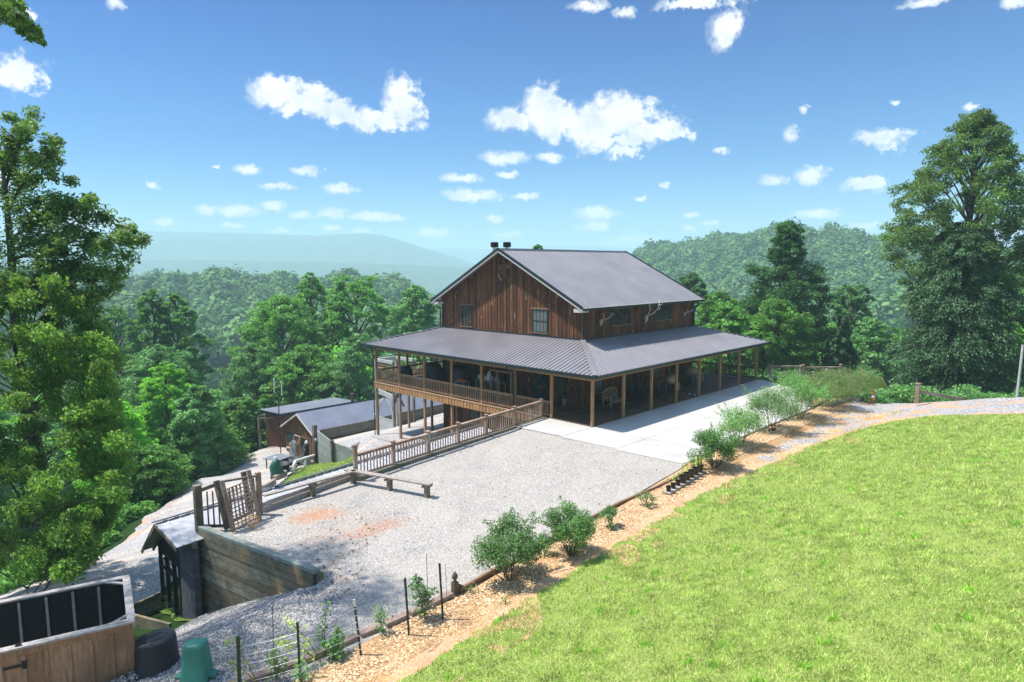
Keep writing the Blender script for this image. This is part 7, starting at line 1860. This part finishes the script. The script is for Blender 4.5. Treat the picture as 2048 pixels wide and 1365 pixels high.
aeL = t.vmath('ADD', ae, t.vmath('ADD', s1.outputs[0], s2_.outputs[0])); aeS = t.vmath('ADD', ae, s2_.outputs[0])
big = [(560, 188, 60, 30), (620, 205, 60, 26), (680, 228, 60, 22), (750, 240, 70, 20), (808, 220, 42, 34), (800, 185, 34, 30), (585, 222, 32, 16),
       (1020, 240, 48, 24), (1085, 215, 40, 42), (1120, 240, 70, 42), (1200, 245, 110, 46), (1245, 225, 60, 40), (1300, 262, 70, 30), (1345, 272, 40, 12), (1240, 285, 60, 14), (1245, 308, 32, 13),
       (30, 150, 60, 36), (60, 165, 35, 22), (62, 30, 34, 16), (1455, 60, 38, 40), (1400, 6, 90, 14), (20, 360, 60, 18), (1765, 275, 62, 22), (1725, 370, 44, 15), (150, 440, 90, 30), (1990, 480, 70, 20)]
small = [(1010, 316, 45, 13), (1100, 315, 24, 11), (922, 357, 36, 9), (943, 391, 52, 13), (1052, 393, 26, 7), (1015, 350, 22, 7), (497, 340, 26, 9), (553, 373, 30, 7), (610, 341, 28, 9), (680, 378, 32, 9),
         (412, 419, 22, 9), (480, 421, 40, 12), (550, 412, 24, 10), (602, 431, 24, 9), (665, 427, 30, 10), (735, 433, 40, 9), (785, 438, 20, 7), (862, 466, 44, 9), (330, 443, 22, 8), (470, 452, 26, 6), (662, 457, 16, 6), (722, 461, 20, 6),
         (1190, 427, 40, 14), (1185, 454, 36, 11), (990, 438, 18, 7), (1262, 482, 52, 11), (1618, 352, 28, 18), (1548, 362, 24, 10), (1632, 428, 52, 10), (1728, 453, 34, 8), (1250, 25, 24, 11), (1178, 12, 34, 12), (1850, 3, 50, 10),
         (1582, 270, 15, 16), (230, 8, 18, 13), (304, 370, 13, 6), (1328, 371, 13, 6), (1283, 399, 13, 5), (1385, 430, 18, 7), (1420, 447, 20, 6), (1380, 458, 14, 6), (1608, 218, 8, 8), (1940, 215, 13, 7), (2030, 5, 26, 12), (1015, 470, 30, 5), (560, 462, 20, 5), (430, 335, 8, 5), (1440, 300, 14, 6), (1790, 205, 12, 6)]
def mask(vec, lst):
    acc = None
    for (x, y, rx, ry) in lst:
        a0, e0 = ang_of(x, y); a1, _ = ang_of(x + rx, y); _, e1 = ang_of(x, y - ry)
        v = t.n.new('ShaderNodeVectorMath'); v.operation = 'MULTIPLY_ADD'; t.l.new(vec, v.inputs[0])
        ia, ie = 1 / abs(a1 - a0), 1 / abs(e1 - e0); v.inputs[1].default_value = (ia, ie, 0); v.inputs[2].default_value = (-a0 * ia, -e0 * ie, 0)
        L = t.vmath('LENGTH', v.outputs[0])
        acc = L if acc is None else t.math('SMOOTH_MIN' if False else 'MINIMUM', acc, L)
    return acc
mL = mask(aeL, big); mS = mask(aeS, small)
fr = t.math('ADD', t.math('MULTIPLY', t.math('SUBTRACT', nz.outputs[0], .5), 1.3), t.math('MULTIPLY', t.math('SUBTRACT', nzb.outputs[0], .5), 1.5))
cov = t.math('MAXIMUM', t.math('POWER', t.rng(t.math('ADD', mL, fr), 1.22, .66), 1.3), t.math('MULTIPLY', t.rng(t.math('ADD', mS, fr), 1.3, .5), 1.0))
shade = t.N('ShaderNodeTexNoise', Vector=ae, Scale=26, Detail=5, Roughness=.6).outputs[0]
ccol = t.mix(t.rng(shade, .36, .56), (.72, .75, .83), (1.0, 1.0, 1.0))
tint = t.ramp(t.rng(el, 0, 1.0), [(0, SKY_T0), (.15, SKY_T1), (.42, SKY_T2), (.62, SKY_FILL), (1, SKY_FILL)]); bg = t.N('ShaderNodeBackground', Strength=SKY_S); t.l.new(t.mix(1.0, sky.outputs[0], tint, 'MULTIPLY') if False else t.vmath('MULTIPLY', sky.outputs[0], tint), bg.inputs[0])  # upper stops add fill light from sky out of view
bc = t.N('ShaderNodeBackground', Strength=CLOUD_S); t.l.new(ccol, bc.inputs[0])
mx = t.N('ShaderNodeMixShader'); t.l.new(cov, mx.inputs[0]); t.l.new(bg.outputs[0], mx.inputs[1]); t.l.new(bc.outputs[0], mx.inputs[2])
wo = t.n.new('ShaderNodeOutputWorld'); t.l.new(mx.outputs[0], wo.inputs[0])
wd.cycles.sampling_method = 'MANUAL'; wd.cycles.sample_map_resolution = 512

scene.view_settings.view_transform = 'Standard'; scene.view_settings.look = 'None'; scene.view_settings.gamma = 1; scene.view_settings.exposure = EXPO
scene.render.engine = 'CYCLES'; cy = scene.cycles
cy.max_bounces = 6; cy.diffuse_bounces = 3; cy.glossy_bounces = 2; cy.transmission_bounces = 3; cy.transparent_max_bounces = 6; cy.volume_bounces = VB
cy.use_denoising = True
try: cy.denoiser = 'OPENIMAGEDENOISE'; cy.denoising_input_passes = 'RGB_ALBEDO_NORMAL'; cy.denoising_prefilter = 'ACCURATE'
except Exception: pass
cy.use_adaptive_sampling = True; cy.adaptive_threshold = .012; cy.sample_clamp_indirect = 6
